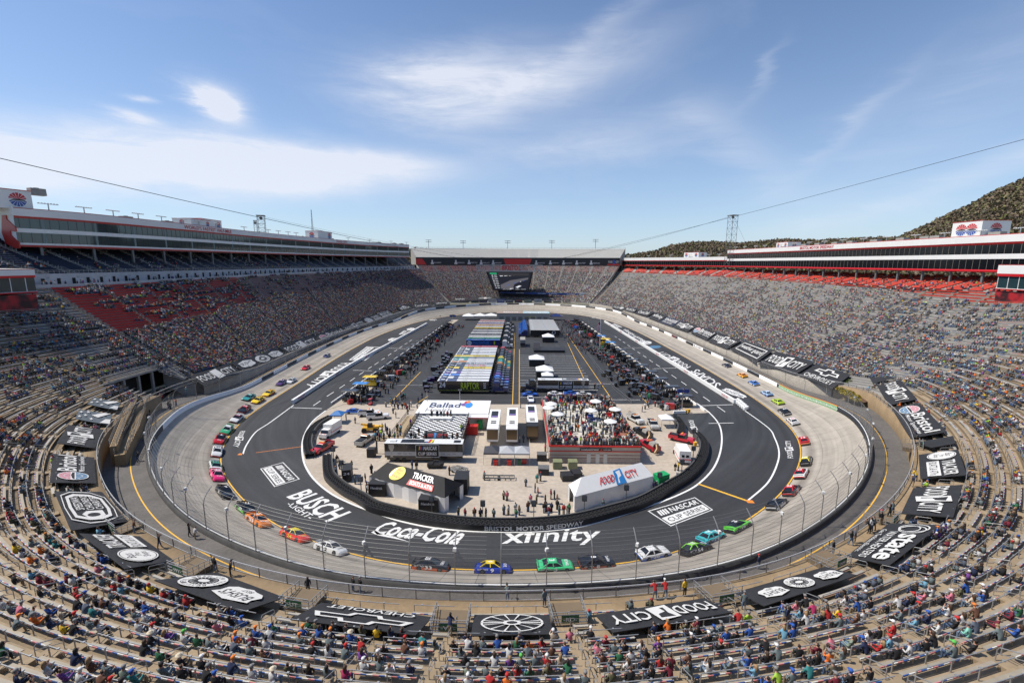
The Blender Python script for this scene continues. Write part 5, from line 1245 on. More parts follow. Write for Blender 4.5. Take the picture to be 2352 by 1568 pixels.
a,b=ray_at_depth(1150,678,402),ray_at_depth(1330,682,396);m2.obox((a+b)/2-cc_,(b-a)/2,(0,3,0),(0,0,.2));m2.obox((a+b)/2-cc_-np.array((0,-3,-1)),(b-a)/2,(0,.1,0),(0,0,2.0))
a,b=ray_at_depth(1150,685,400),ray_at_depth(1330,688.5,394);m2.obox((a+b)/2-cc_,(b-a)/2,(0,3,0),(0,0,.2))
mb.build('fascia',LM[3],cd);m2.build('decks',M_black,cd)
a,b=ray_at_depth(1150,671.5,402),ray_at_depth(1330,676,396)
for s,u in (('BUSCH BEER',.2),('BUSCH BANKS',.48),('& BREWS',.62),('BUSCHBEER',.85)):
 art([('t',0,s,0,0,1,1,{'bold':.03})],lambda uu,v,l:tuple(a+(b-a)*(u+.10*uu)+np.array((0,-.3-l,-.5+1.0*v))-cc_),[M_white],cd)
p=ray_at_depth(1339,680,394);mb=MB();mb.lathe([(0.05,0),(3.2,.02),(3.2,.3)],p-cc_,24,axis='y');mb.build('round_sign',M_white,cd)
for k,x in enumerate(np.linspace(0,1,10)):
 q=a+(b-a)*x;mb=MB();mb.bar(q-cc_,q-cc_-np.array((0,0,6)),.25);mb.build('post',M_black,cd)
# ---------------------------------------------------------------- wooded hills
def hill(name,prof,dist,depth,base,seed,n,label_):
 """prof: (picture column, picture row of the crest); a ridge at the given distance"""
 cols=np.linspace(prof[0][0],prof[-1][0],90);rows=np.interp(cols,[p[0] for p in prof],[p[1] for p in prof]);D_=np.interp(cols,[p[0] for p in prof],[p[2] if len(p)>2 else dist for p in prof])
 crest=np.array([ray_at_depth(a,b+5,d) for a,b,d in zip(cols,rows,D_)]);g=[]
 m=16
 for k in range(m+6):
  f=k/m;
  for j,cpt in enumerate(crest):
   out=np.array((cpt[0]-CAMP[0],cpt[1]-CAMP[1]));out /= np.linalg.norm(out);x,y=cpt[:2]+out*depth*(f-1)
   hgt=base+(cpt[2]-base)*(math.sin(min(f,1)*math.pi/2)**1.2) if f<=1 else cpt[2]-(f-1)*depth*.35
   hgt+=fbm(x*2.2,y*2.2+seed)*12*min(1,f*2)*(1 if f<.98 else .25);g.append((x,y,hgt))
 W_=len(crest);q=[(k*W_+j,k*W_+j+1,(k+1)*W_+j+1,(k+1)*W_+j) for k in range(m+5) for j in range(W_-1)]
 G_=np.array(g);link(np_mesh(name,G_,np.array(q),M_forestfloor,smooth=True),name,kind='structure')
 G3=G_.reshape(m+6,W_,3);rs=np.random.RandomState(seed);V=[];Q=[];Cc=[]
 a=rs.rand(n)**.8*(m+2);b=rs.rand(n)*(W_-1.01);ia,ib=np.minimum(a.astype(int),m+4),b.astype(int);fa,fb=(a-ia)[:,None],(b-ib)[:,None]
 P=(G3[ia,ib]*(1-fb)+G3[ia,ib+1]*fb)*(1-fa)+(G3[ia+1,ib]*(1-fb)+G3[ia+1,ib+1]*fb)*fa
 r=rs.uniform(1.5,3.1,n)*(1.0 if dist<900 else 1.25);hgt=r*rs.uniform(1.1,1.9,n)
 nn2=9;pal=1.25*np.array([(.135,.10,.065),(.15,.112,.078),(.12,.10,.055),(.12,.115,.05),(.15,.15,.05),(.11,.088,.06),(.07,.07,.045),(.16,.14,.07)]);pc=pal[rs.choice(8,n,p=[.26,.2,.16,.13,.07,.1,.04,.04])]
 th=rs.uniform(0,2*math.pi,(n,nn2));ph=rs.uniform(-.3,1,(n,nn2));rr=np.sqrt(np.clip(1-ph**2,0,1))*rs.uniform(.5,1,(n,nn2))
 cx=P[:,None,0]+r[:,None]*rr*np.cos(th);cy=P[:,None,1]+r[:,None]*rr*np.sin(th);cz=P[:,None,2]+hgt[:,None]*(1.0+ph*rs.uniform(.6,1,(n,nn2)))
 s=r[:,None]*rs.uniform(.30,.62,(n,nn2));u=rs.normal(size=(n,nn2,3));u /= np.linalg.norm(u,axis=2)[...,None];w=rs.normal(size=(n,nn2,3));w=np.cross(u,w);w /= np.linalg.norm(w,axis=2)[...,None]
 ctr=np.stack([cx,cy,cz],2);s=s[...,None]
 quad=np.stack([ctr-u*s-w*s,ctr+u*s-w*s*.6,ctr+u*s*.8+w*s,ctr-u*s*.7+w*s],2).reshape(-1,3)
 qc=(pc[:,None,:]*rs.uniform(.85,1.18,(n,nn2,1))).reshape(-1,3)
 o=link(np_mesh('forest',quad,np.arange(len(quad)).reshape(-1,4),M_leaf,col=qc),'forest',kind='stuff',label=label_,cat='forest')
M_forestfloor=ground_mat('forest_floor',(.13,.105,.062),.3,.02,.3,.15)
M_leaf=mat('spring_foliage',(.1,.1,.05),.9,attr='Col')
hill('hills',[(1385,592),(1400,587),(1440,586),(1505,579),(1540,569),(1590,561),(1640,558),(1700,560),(1730,557),(1800,549),(1850,551),(1950,552),(2060,550),(2130,548),(2200,548)],1350,420,10,3,16000,'brown and green wooded ridge beyond the right suites')
hill('hills',[(1980,570,820),(2040,560,800),(2080,547,780),(2105,536,760),(2150,516,740),(2190,498,720),(2230,482,700),(2270,462,690),(2310,444,680),(2352,428,670),(2420,400,660),(2520,380,640)],700,330,10,9,20000,'steep wooded hillside rising behind the near right suites')
hill('hills',[(660,566,900),(700,556,900),(730,556,900),(760,566,900),(840,578,900),(920,580,900),(965,574,900),(1000,582,900)],900,160,20,5,900,'bare tree tops showing over the far end of the left suites')
# ---------------------------------------------------------------- race cars
PAINTS={}
def paint_mat(c):
 k=tuple(round(x,3) for x in c)
 if k not in PAINTS:
  m=mat('car_paint_%d'%len(PAINTS),c,.25,0,var=.04,vscale=2,spec=.5);m.node_tree.nodes['Principled BSDF'].inputs['Coat Weight'].default_value=.5;PAINTS[k]=m
 return PAINTS[k]
def car_meshes():
 xs=[-2.45,-2.3,-1.9,-1.3,-.6,.1,.75,1.3,1.8,2.2,2.42]
 hood=[.62,.80,.86,.86,.80,.78,.80,.78,.72,.60,.42];wd=[.86,.95,.99,.99,.97,.97,.98,.99,.97,.9,.74]
 mb=MB();R=[]
 for x,h,w in zip(xs,hood,wd):
  R.append([(x,-w,.14),(x,-w*1.0,h*.62),(x,-w*.96,h*.9),(x,-w*.78,h),(x,0,h+.03),(x,w*.78,h),(x,w*.96,h*.9),(x,w,h*.62),(x,w,.14)])
 n=len(R[0])
 for i,(a,b) in enumerate(zip(R[:-1],R[1:])):
  for j in range(n-1):mb.quad(a[j],b[j],b[j+1],a[j+1],1 if j in (0,7) else 0)
 mb.poly(R[0],1);mb.poly(R[-1][::-1],1)
 g=MB();base=[(-1.75,.70),(.95,.72)];top=[(-.95,.52),(.15,.53)];zb,zt_=.83,1.24
 pts=lambda z,x0,w0,x1,w1:[(x0,-w0,z),(x1,-w1,z),(x1,w1,z),(x0,w0,z)]
 Bq=pts(zb,base[0][0],base[0][1]+.10,base[1][0],base[1][1]+.06);Tq=pts(zt_,top[0][0],top[0][1],top[1][0],top[1][1])
 for k in range(4):g.quad(Bq[k],Bq[(k+1)%4],Tq[(k+1)%4],Tq[k])
 r=MB();r.hexa([(p[0],p[1],zt_-.03) for p in pts(0,-1.05,.56,.22,.57)]+[(p[0],p[1],zt_+.05) for p in pts(0,-.90,.48,.08,.49)])
 for s in (-1,1):
  r.bar((.95,s*.80,zb),(.15,s*.55,zt_),.07);r.bar((-.35,s*.83,zb),(-.4,s*.55,zt_),.10);r.bar((-1.75,s*.80,zb),(-.95,s*.54,zt_),.12)
 sp_=MB();sp_.box(-2.42,-.78,.84,-2.36,.78,1.04);sp_.box(-2.4,-.05,.7,-2.3,.05,.9)
 fr=MB();fr.box(1.9,-.97,.06,2.56,.97,.12);fr.box(-2.5,-.9,.1,-2.3,.9,.42,tx=.02);fr.box(-1.2,-1.0,.08,1.2,1.0,.16)
 fl=MB();fl.box(.95,-.6,.795,1.5,.6,.815) if False else None
 wh=MB();wh.lathe([(.20,-.13),(.335,-.12),(.345,0),(.335,.12),(.20,.13)],(0,0,0),14,axis='y')
 ri=MB();ri.lathe([(.19,-.155),(.20,.155)],(0,0,0),10,axis='y')
 gl=mat('car_glass',(.01,.012,.015),.08,spec=.7);me={}
 P0=paint_mat((.5,.5,.5))
 me['body']=mb.mesh('body',[P0,P0]);me['windows']=g.mesh('windows',[gl]);me['roof']=r.mesh('roof',[P0]);me['spoiler']=sp_.mesh('spoiler',[M_black]);me['splitter']=fr.mesh('splitter',[M_black])
 me['wheel']=wh.mesh('wheel',[M_rubber]);me['rim']=ri.mesh('rim',[mat('rim_grey',(.10,.10,.10),.4,.5)]);
 return me
CM=car_meshes()
def over(o,mats):
 for k,m in enumerate(mats):o.material_slots[k].link='OBJECT';o.material_slots[k].material=m
def bank(i,t,lift=0.0):
 v=t*TW;x=t;p=at(BP,i)+at(BN,i)*v;return np.array((p[0],p[1],(at(HT,i)*(x*.72+.28*x*x) if x>0 else 0)+lift))
def frame(loc,fwd,up):
 f=np.array(fwd,float);f /= np.linalg.norm(f);u=np.array(up,float);u -=f*(u@f);u /= np.linalg.norm(u);l=np.cross(u,f)
 return Matrix(((f[0],l[0],u[0],loc[0]),(f[1],l[1],u[1],loc[1]),(f[2],l[2],u[2],loc[2]),(0,0,0,1)))
ncar=mat('number_white',(.8,.8,.8),.4);kcar=mat('number_black',(.01,.01,.01),.4)
ycar=mat('number_yellow',(.75,.65,.03),.4);rcar=mat('number_red',(.6,.02,.03),.4)
def race_car(px,py,c1,c2,c3,num,ncol,label,words='',wcol=None):
 i,t=hit(px,py+5,.0,bank,0,NS,-.45,1.0);P=bank(i,t);
 q=bank(i+.6,t)-bank(i-.6,t);acr=bank(i,t+.03)-bank(i,t-.03);up=np.cross(q,acr);up=-up if up[2]<0 else up
 e=link(None,'race_car',None,label=label,cat='race car',group='stock cars circling the track');e.matrix_world=frame(P,q,up)
 b=link(CM['body'],'body',e);over(b,[paint_mat(c1),paint_mat(c2)])
 link(CM['windows'],'windows',e);r=link(CM['roof'],'roof',e);over(r,[paint_mat(c3)])
 s_=link(CM['spoiler'],'spoiler',e);over(s_,[paint_mat(c1)]);link(CM['splitter'],'splitter',e)
 for x in (-1.38,1.42):
  for y in (-.88,.88):w=link(CM['wheel'],'wheel',e,loc=(x,y,.34));link(CM['rim'],'rim',w)
 nm={'w':ncar,'k':kcar,'y':ycar,'r':rcar}[ncol]
 v,f,_=text2d(num,.05);wn_=.42*len(num)
 def put(M,mm,vv,ff,name='number'):
  mb=MB();mb.v=[tuple(M(x,y)) for x,y in vv];mb.f=ff;mb.m=[0]*len(ff);mb.build(name,mm,e)
 put(lambda x,y:(-.05-wn_/2*0+(.5-x)*0+(-.42+(1-y)*0+y*.0)+(.0)+(x-.5)*0+(-(y-.5)*-.75),(x-.5)*wn_*1.0*-1,1.30),nm,v,f)
 put(lambda x,y:(-.1+(x-.5)*wn_*1.15,-.99,.28+.46*y),nm,v,f)
 put(lambda x,y:(-.1-(x-.5)*wn_*1.15,.99,.28+.46*y),nm,v,f)
 if words:
  v,f,asp=text2d(words,.03);wm={'w':ncar,'k':kcar,'y':ycar,'r':rcar}[wcol or ncol];L=min(1.3,.12*len(words)+.2)
  put(lambda x,y:(-1.35+(x-.5)*L*1.1,-1.0,.52+.22*y),wm,v,f,'sponsor_lettering');put(lambda x,y:(1.55+(y-.5)*.45,(.5-x)*L,.845),wm,v,f,'sponsor_lettering')
 return e
K=(.012,.012,.014);Wt=(.72,.72,.70);R_=(.55,.015,.02)
CARS=[
 (990,1300,K,(.55,.10,.02),K,'33','w','black and orange race car numbered 33 at the bottom centre','C4 ENERGY'),
 (1133,1307,(.015,.04,.32),(.015,.04,.32),(.75,.55,.03),'9','w','blue race car with yellow roof numbered 9','AUTO PARTS'),
 (1275,1300,(.06,.55,.22),K,(.06,.55,.22),'3','w','green over black race car numbered 3','BIOETHANOL'),
 (1370,1292,K,(.45,.08,.03),K,'8','w','black race car with rusty red flank numbered 8','Cheddars'),
 (1500,1270,Wt,(.03,.12,.5),Wt,'38','w','white and blue race car numbered 38','Aarons'),
 (1600,1262,K,K,(.25,.7,.05),'54','w','black race car with green roof panel numbered 54','MONSTER'),
 (1634,1234,(.05,.45,.48),(.02,.05,.22),(.05,.45,.48),'71','w','teal and navy race car numbered 71','Delaware'),
 (1697,1209,(.12,.55,.05),(.03,.03,.03),K,'16','w','bright green and black race car numbered 16',''),
 (1786,1157,K,(.5,.5,.5),K,'7','w','black and white race car numbered 7 at the lower right',''),
 (1820,1125,K,R_,R_,'95','w','black and red race car behind the number 7 car',''),
 (1842,1086,Wt,R_,R_,'42','w','white race car with red roof numbered 42',''),
 (1853,1057,K,K,(.7,.6,.05),'19','w','black race car with a yellow roof patch on the right',''),
 (1848,1010,R_,(.7,.25,.1),R_,'14','w','red and orange race car low on the right',''),
 (1822,965,Wt,Wt,Wt,'60','r','all white race car on the right straight exit',''),
 (1802,943,K,Wt,K,'41','w','dark race car with white flanks on the right',''),
 (1787,920,(.55,.75,.05),(.4,.6,.03),(.55,.75,.05),'12','k','fluorescent yellow green race car on the right',''),
 (1761,901,(.35,.5,.7),(.05,.15,.45),(.35,.5,.7),'43','w','pale blue race car on the right straight',''),
 (1731,877,(.05,.2,.6),Wt,(.05,.2,.6),'17','w','blue race car with white flanks on the right straight',''),
 (1705,859,(.85,.35,.03),(.85,.5,.05),(.85,.3,.03),'20','w','orange race car on the right straight',''),
 (1669,836,(.03,.03,.06),(.3,.3,.35),K,'48','w','dark race car leading up the right straight',''),
 (759,1261,Wt,Wt,Wt,'2','k','white race car with red lettering numbered 2','Snap-on'),
 (677,1231,(.75,.03,.01),(.75,.05,.01),(.75,.6,.05),'24','y','red race car with yellow roof numbered 24','AXALTA'),
 (592,1196,(.8,.22,.01),(.8,.22,.01),(.8,.22,.01),'19','w','orange race car at the lower left','CRAFTSMAN'),
 (565,1170,K,(.1,.4,.05),K,'77','w','black race car with green patches ahead of the orange one','REACT'),
 (515,1131,K,K,K,'5','w','all black race car at the left turn',''),
 (497,1091,(.75,.02,.16),(.75,.02,.16),(.75,.3,.4),'23','w','bright pink race car in the left turn','boost'),
 (493,1071,Wt,(.7,.7,.7),(.1,.35,.25),'34','k','white race car with a green roof touching the pink one',''),
 (497,1036,Wt,R_,Wt,'45','k','white and red race car above the white one in the left turn',''),
 (504,1007,R_,R_,K,'4','w','red race car with a dark roof in the left turn','HAAS'),
 (520,985,(.05,.4,.18),(.05,.4,.18),Wt,'6','w','green race car with white bonnet in the left turn','KELLY'),
 (543,959,Wt,(.2,.03,.05),(.2,.03,.05),'99','w','maroon and white race car in the left turn',''),
 (560,938,K,R_,R_,'21','w','red and black race car with a white bonnet in the left turn',''),
 (571,911,(.03,.3,.3),K,(.03,.25,.25),'10','w','teal and black race car beside the yellow one',''),
 (592,917,(.85,.6,.01),(.75,.2,.02),(.85,.6,.01),'22','k','yellow race car, the rear of two yellow ones',''),
 (617,901,(.85,.6,.01),(.5,.03,.02),(.85,.6,.01),'22','r','yellow race car, the front of two yellow ones',''),
 (646,877,(.08,.03,.15),K,(.08,.03,.15),'11','w','dark purple race car on the left straight',''),
 (669,872,Wt,(.6,.65,.65),Wt,'47','k','silver white race car beside the purple one',''),
 (702,842,R_,R_,R_,'1','w','red race car alone on the left straight',''),
 (750,814,(.03,.03,.1),Wt,Wt,'88','k','navy and white race car farthest up the left straight','')]
for a in CARS:race_car(*a)
def wall_px(pts,w,h,m,name,label,z=0,base=None):
 P=[np.array(gp(*X(*p),z)) for p in pts];P2=spl([(p[0],p[1]) for p in P],8) if len(P)>2 else np.array([p[:2] for p in P])
 t=np.gradient(P2,axis=0);t /= np.linalg.norm(t,axis=1)[:,None];n=np.stack([t[:,1],-t[:,0]],1)*w/2
 e=empty(name,(P2[0][0],P2[0][1],0),label=label,cat='wall');c=np.array((P2[0][0],P2[0][1],0));mb=MB()
 for k in range(len(P2)-1):
  a,b=P2[k],P2[k+1];na,nb=n[k],n[k+1]
  mb.hexa([(*(a-na),0),(*(a+na),0),(*(b+nb),0),(*(b-nb),0),(*(a-na),h),(*(a+na),h),(*(b+nb),h),(*(b-nb),h)])
 mb.v=[tuple(np.array(v)-c) for v in mb.v];mb.build('wall_body',m,e);return e,P2,n,c
e,P2,n,c=wall_px([('m2',335,650),('m2',880,300),('m2',1300,70),('t2',1568,1333)],.75,1.15,M_white,'pit_wall','long white wall between the racing surface and the left pit lane')
mb=MB();L=len(P2)
fn=lambda k,u,v:None
d_=P2[-1]-P2[0];Ln=np.linalg.norm(d_);t_=np.array((d_[0]/Ln,d_[1]/Ln));nn3=np.array((t_[1],-t_[0]))
def pit_text(e,P2,c,s,frac,width,side,mm):
 S=np.r_[0,np.cumsum(np.linalg.norm(np.diff(P2,axis=0),axis=1))];s0=S[-1]*frac;v,f,_=text2d(s,.03);mb=MB();mb.f=f;mb.m=[0]*len(f)
 for x,y in v:
  p,t,n,_=along(P2,s0+(x-.5)*width);q=p+n*side;mb.v.append((q[0]-c[0],q[1]-c[1],.2+.75*y))
 mb.build('lettering',mm,e)
for fr in (.03,.2,.38,.56,.74,.9):pit_text(e,P2,c,'FOOD CITY',fr,4.2,.40,M_sred)
e,P2,n,c=wall_px([('m3',2045,648),('m3',1640,392),('m3',1200,118),('t3',850,1312)],.75,1.15,M_white,'pit_wall','long white wall between the racing surface and the right pit lane')
for fr in (.03,.2,.38,.56,.74,.9):pit_text(e,P2,c,'FOOD CITY',fr,-4.2,.40 if False else-.40,M_sred);
wall_px([('m2',690,655),('m2',1110,362),('m2',1600,20),('t2',1720,1340)],.3,.55,M_white,'stall_wall','low white wall in front of the left pit stalls')
wall_px([('m3',1770,720),('m3',1300,385),('m3',900,82),('t3',640,1310)],.3,.55,M_white,'stall_wall','low white wall in front of the right pit stalls')
for k in range(12):
 p=gp(*X('m3',2055+(k//2)*16+(k%2)*22,640+(k//2)*14-(k%2)*8),0);mb=MB();mb.lathe([(.42,0),(.5,.2),(.46,.5),(.5,.8),(.44,1.05),(.1,1.1)],n=10);o=mb.build('barrel',M_white,None,smooth=True);o.location=p
 o['label']='%s white crash barrel of the double row ending the right pit wall'%ORD[k];o['category']='barrel';o['group']='white crash barrels'
def tyre_wall(pts,label,text=None,w=1.5,rows=2):
 P=[np.array(gp(*X(*p),0)) for p in pts];P2,_=(spl([(p[0],p[1]) for p in P],10),0);S=np.r_[0,np.cumsum(np.linalg.norm(np.diff(P2,axis=0),axis=1))];L=S[-1]
 c=np.array((P2[0][0],P2[0][1],0));e=empty('tyre_barrier',c,label=label,cat='barrier')
 t1=MB();ff=MB();bb=MB();k=0
 ct=np.array((5.,-20.));d=0.0
 N_=int(L/.78);ins=None
 prev=None
 for k in range(N_+1):
  p,t,n,_=along(P2,L*k/N_)
  if (p-np.array((-2.,-10.)))@n>0:n=-n
  for r_ in range(rows):
   q=p+n*(.45+.72*r_);s_=.36 if r_%2==0 else 0;q=q+t*s_
   base=len(t1.v);M_=10
   for (rr,zz) in ((.20,.98),(.24,1.12),(.34,1.12),(.37,.98)):
    for a in range(M_):th=2*math.pi*a/M_;t1.v.append((q[0]+rr*math.cos(th)-c[0],q[1]+rr*math.sin(th)-c[1],zz))
   for j in range(3):
    for a in range(M_):b2=(a+1)%M_;t1.f.append((base+j*M_+a,base+(j+1)*M_+a,base+(j+1)*M_+b2,base+j*M_+b2));t1.m.append(0)
  pts4=[p,p+n*(.12),p+n*(rows*.72+.25),p+n*(rows*.72+.5)]
  if prev is not None:
   a_,b_=prev,pts4
   for (j,z) in ((0,1.02),):ff.quad((*(a_[0]-c[:2]),0),(*(b_[0]-c[:2]),0),(*(b_[0]-c[:2]),z),(*(a_[0]-c[:2]),z))
   ff.quad((*(a_[0]-c[:2]),1.02),(*(b_[0]-c[:2]),1.02),(*(b_[2]-c[:2]),.95),(*(a_[2]-c[:2]),.95))
   bb.hexa([(*(x-c[:2]),0) for x in (a_[2],a_[3],b_[3],b_[2])]+[(*(x-c[:2]),1.25) for x in (a_[2],a_[3],b_[3],b_[2])])
  prev=pts4
 ff.build('face_belt',M_black,e);t1.build('tyres',M_rubber,e,kind='stuff');bb.build('concrete_backing',mat('dark_concrete',(.07,.07,.07),.8),e)
 if text:
  s,mid,width=text;d0=None;D_=[abs(proj(np.array((*along(P2,x)[0],.5)))[0][0]-mid) for x in np.linspace(0,L,300)];d0=np.linspace(0,L,300)[int(np.argmin(D_))]
  v,f,_=text2d(s,.04);mb=MB();mb.f=f;mb.m=[0]*len(f)
  for x,y in v:
   p,t,n,_=along(P2,d0+(x-.5)*width);n=-n if (p-np.array((-2.,-10.)))@n<0 else n
   q=p+n*.03;mb.v.append((q[0]-c[0],q[1]-c[1],.14+.75*y))
  mb.build('lettering',mat('letter_silver',(.62,.62,.62),.4),e)
 return e
tyre_wall([('m2',612,1165),('m2',622,1330),('m2',700,1425),('m2',800,1500),('m2',930,1570),('b2',1000,75),('b2',1200,130),('b2',1400,175),('b2',1600,208),('b2',1900,237),('b2',2240,244),('b3',300,232),('b3',600,195),('b3',900,118),('b3',1180,30),('m3',1500,1450),('m3',1655,1350),('m3',1765,1230),('m3',1808,1100),('m3',1790,1020),('m3',1735,955)],
   'long curved barrier of black tyres at the near infield end, lettered in silver',('BRISTOL MOTOR SPEEDWAY',1232,15.5))
tyre_wall([('m2',455,1158),('m2',432,1050),('m2',462,940),('m2',540,855),('m2',640,798)],'short curved barrier of black tyres left of the white box truck',None)
tyre_wall([('m3',1588,950),('m3',1592,880),('m3',1545,810)],'short barrier of black tyres beside the small white canopy',None)
# ---------------------------------------------------------------- haulers
def wheelset(mb,xs,w,r=.5,m=0):
 for x in xs:
  for s in (-1,1):mb.lathe([(r*.5,-.14),(r,-.12),(r,.12),(r*.5,.14)],(x,s*(w-.16),r),10,m,'y')
def trailer_mesh(L=16.0,w=1.3,h=4.1):
 t=MB();t.box(0,-w,1.05,L,w,h-.03,0);t.box(.4,-w+.1,.55,L-5,w-.1,1.05,0)
 r=MB();r.box(-.02,-w-.02,h-.03,L+.02,w+.02,h+.02,0);r.box(1,-.5,h+.02,2.2,.5,h+.2);r.box(L*.5,-.4,h+.02,L*.5+1,.4,h+.15)
 g=MB();wheelset(g,(2.6,3.9),w);
 return t,r,g
def tractor_mesh():
 b=MB();b.box(0,-1.2,.9,2.3,1.2,3.5,tx=.12,ty=.08);b.box(2.2,-1.15,.9,3.3,1.15,2.9,tx=.2,ty=.1);b.box(3.2,-.95,.75,5.0,.95,1.95,tx=.12,ty=.12);b.box(.1,-1.0,3.45,2.4,1.0,3.95,tx=.5,ty=.15)
 g=MB();g.box(3.18,-.95,2.05,3.30,.95,2.8);g.box(2.5,-1.17,2.05,3.0,-1.14,2.7);g.box(2.5,1.14,2.05,3.0,1.17,2.7)
 ww=MB();wheelset(ww,(-.8,.4,4.1),1.2,.5)
 ch=MB();ch.box(-1.6,-.45,.7,5.05,.45,.95);ch.box(4.95,-1.15,.35,5.15,1.15,.85);ch.tube([(-.1,1.1,.9),(-.1,1.1,4.0)],.08,6);ch.tube([(-.1,-1.1,.9),(-.1,-1.1,4.0)],.08,6)
 return b,g,ww,ch
_t,_r,_g=trailer_mesh();_b,_gl,_w,_ch=tractor_mesh()
P0=paint_mat((.5,.5,.5))
HM=dict(t=_t.mesh('trailer_body',[P0]),r=_r.mesh('trailer_roof',[M_white]),g=_g.mesh('trailer_wheels',[M_rubber]),b=_b.mesh('cab',[P0]),gl=_gl.mesh('cab_glass',[MATS['car_glass']]),w=_w.mesh('wheels',[M_rubber]),ch=_ch.mesh('chassis',[M_steeld]))
def tractor(pos,rz,col,label,parent=None):
 e=empty('truck_tractor',pos,rz,label=label,cat='truck',group='tractor units in front of the haulers')
 over(link(HM['b'],'cab',e),[paint_mat(col)]);link(HM['gl'],'windscreen',e);link(HM['w'],'wheels',e);link(HM['ch'],'chassis',e);return e
def trailer(pos,rz,col,roofc,label,group='team haulers parked side by side'):
 e=empty('trailer',pos,rz,label=label,cat='trailer',group=group)
 over(link(HM['t'],'body',e),[paint_mat(col)]);rf=link(HM['r'],'roof',e);link(HM['g'],'wheels',e)
 if roofc is not None:over(rf,[paint_mat(roofc)])
 return e
CN={'black':(.015,.015,.018),'white':(.7,.7,.68),'navy':(.02,.03,.12),'blue':(.03,.15,.55),'red':(.5,.02,.03),'purple':(.12,.03,.25),'yellow':(.8,.6,.03),'teal':(.03,.35,.35),'green':(.03,.25,.12),'orange':(.6,.25,.05),'grey':(.25,.26,.28),'silver':(.5,.5,.5)}
seq1=[('black','white','navy'),('navy','white','navy'),('navy','white','blue'),('purple','white','purple'),('white','white','navy'),('red','yellow','black'),('black','silver','black'),('black','grey','black'),('navy','white','orange'),('grey','white','teal'),('black','grey','green'),('yellow','yellow','yellow'),('black','white','black'),('white','silver','black'),('black','white','black'),('navy','white','black'),('green','white','black'),('red','red','red')]
tw={0:'RAPTOR',1:'ally racing',2:'HENDRICK',3:'ally',4:'MOTORSPORTS',5:'DEWALT',6:'Shell',7:'MONSTER',8:'GRAVES',9:'JOE GIBBS',11:'PENNZOIL',13:'FORD',15:'WOOD',16:'RFK'}
def roof_words(e,s,c,L=16.0,h=4.1,u0=.45,u1=.85,m=None):
 art([('t',0,s,u0,.25,u1,.75,{'bold':.03,'rot':180})],lambda u,v,l:(u*L,-1.3+2.6*v,h+.03+l),[m or c],e)
def ordn(k):return ORD[k] if k<20 else ['twenty-first','twenty-second'][k-20]
for k,(a,b,c3) in enumerate(seq1):
 y=8.6+3.42*k+(0 if k<17 else .3);e=trailer((-25.3,y,0),0,CN[a],CN[b],'%s hauler with %s roof, %s from the near end of the left block'%(a,b,ordn(k)))
 if k in tw:roof_words(e,tw[k],{'white':MATS['letter_silver'],'yellow':kcar}.get(b,ncar),m=MATS['letter_silver'] if b=='white' else (rcar if k==6 else None))
 mb=MB();mb.box(4.5 if k%2 else 3.0,-1.31,4.13,6.0,1.31,4.15);mb.box(.5,-1.31,4.13,2.6,1.31,4.15);mb.build('roof_panel',paint_mat(CN[c3]),e)
 tractor((-8.1,y,0),0,CN[c3],'%s tractor unit, %s from the near end of the left hauler block'%(c3,ordn(k)))
e0=bpy.data.objects['trailer']
M_lime=mat('lime_letter',(.45,.6,.02),.4)
art([('t',0,'24',.03,.30,.16,.95,{'bold':.05}),('t',1,'RAPTOR',.46,.1,.82,.95,{'bold':.04}),('r',0,.9,.75,.95,.85),('r',0,.9,.5,.95,.6),('r',0,.9,.25,.95,.35),('r',1,0,-.05,1,-.02)],lambda u,v,l:(16*u,-1.31-l,1.2+2.7*v),[ncar,M_lime],e0)
seq2=['navy','green','white','white','black','white','silver','grey','white','black','yellow','white','white','orange','white','purple','white','white','red','white']
for k,a in enumerate(seq2):
 y=85+4.0*k;e=trailer((-25.0,y,0),0,CN['navy'] if k==0 else CN['black' if k%2 else 'grey'],CN[a] if a not in ('navy','green') else CN['blue' if k==0 else 'green'],'hauler with %s roof, %s in the far left block'%(a,ordn(k)))
 if k==0:art([('d',0,.09,.5,.07,.42),('t',1,'BUSCH',.04,.4,.14,.62,{'bold':.03}),('t',2,'TRACKHOUSE',.20,.35,.68,.75,{'bold':.03}),('t',3,'1',.82,.25,.86,.85,{'bold':.05}),('fr',2,.18,.2,.74,.88,.006,.04)],lambda u,v,l:(16*u,-1.31-l,1.2+2.8*v),[ncar,LM[3],mat('sky_letter',(.03,.25,.7),.4),M_lime],e)
 tractor((-7.8,y,0),0,CN['black' if k%4 else 'white'],'%s tractor unit, %s in the far left block'%('black' if k%4 else 'white',ordn(k)))
for k in range(13):
 y=118.6+3.7*k;e=trailer((6.5,y,0),0,CN['black'] if k==0 else CN['white'],CN['white'],'white roofed trailer, %s from the near end of the right block'%ordn(k),'white trailers of the right block')
 if k==0:art([('d',0,.80,.55,.06,.34),('d',1,.80,.55,.045,.26),('p',0,[(.78,.4),(.80,.7),(.82,.4)])],lambda u,v,l:(16*u,-1.31-l,1.2+2.8*v),[ncar,kcar],e)
 tractor((4.9,y,0),math.pi,CN['blue'] if k else CN['navy'],'%s blue tractor unit left of the white trailers'%ordn(k))
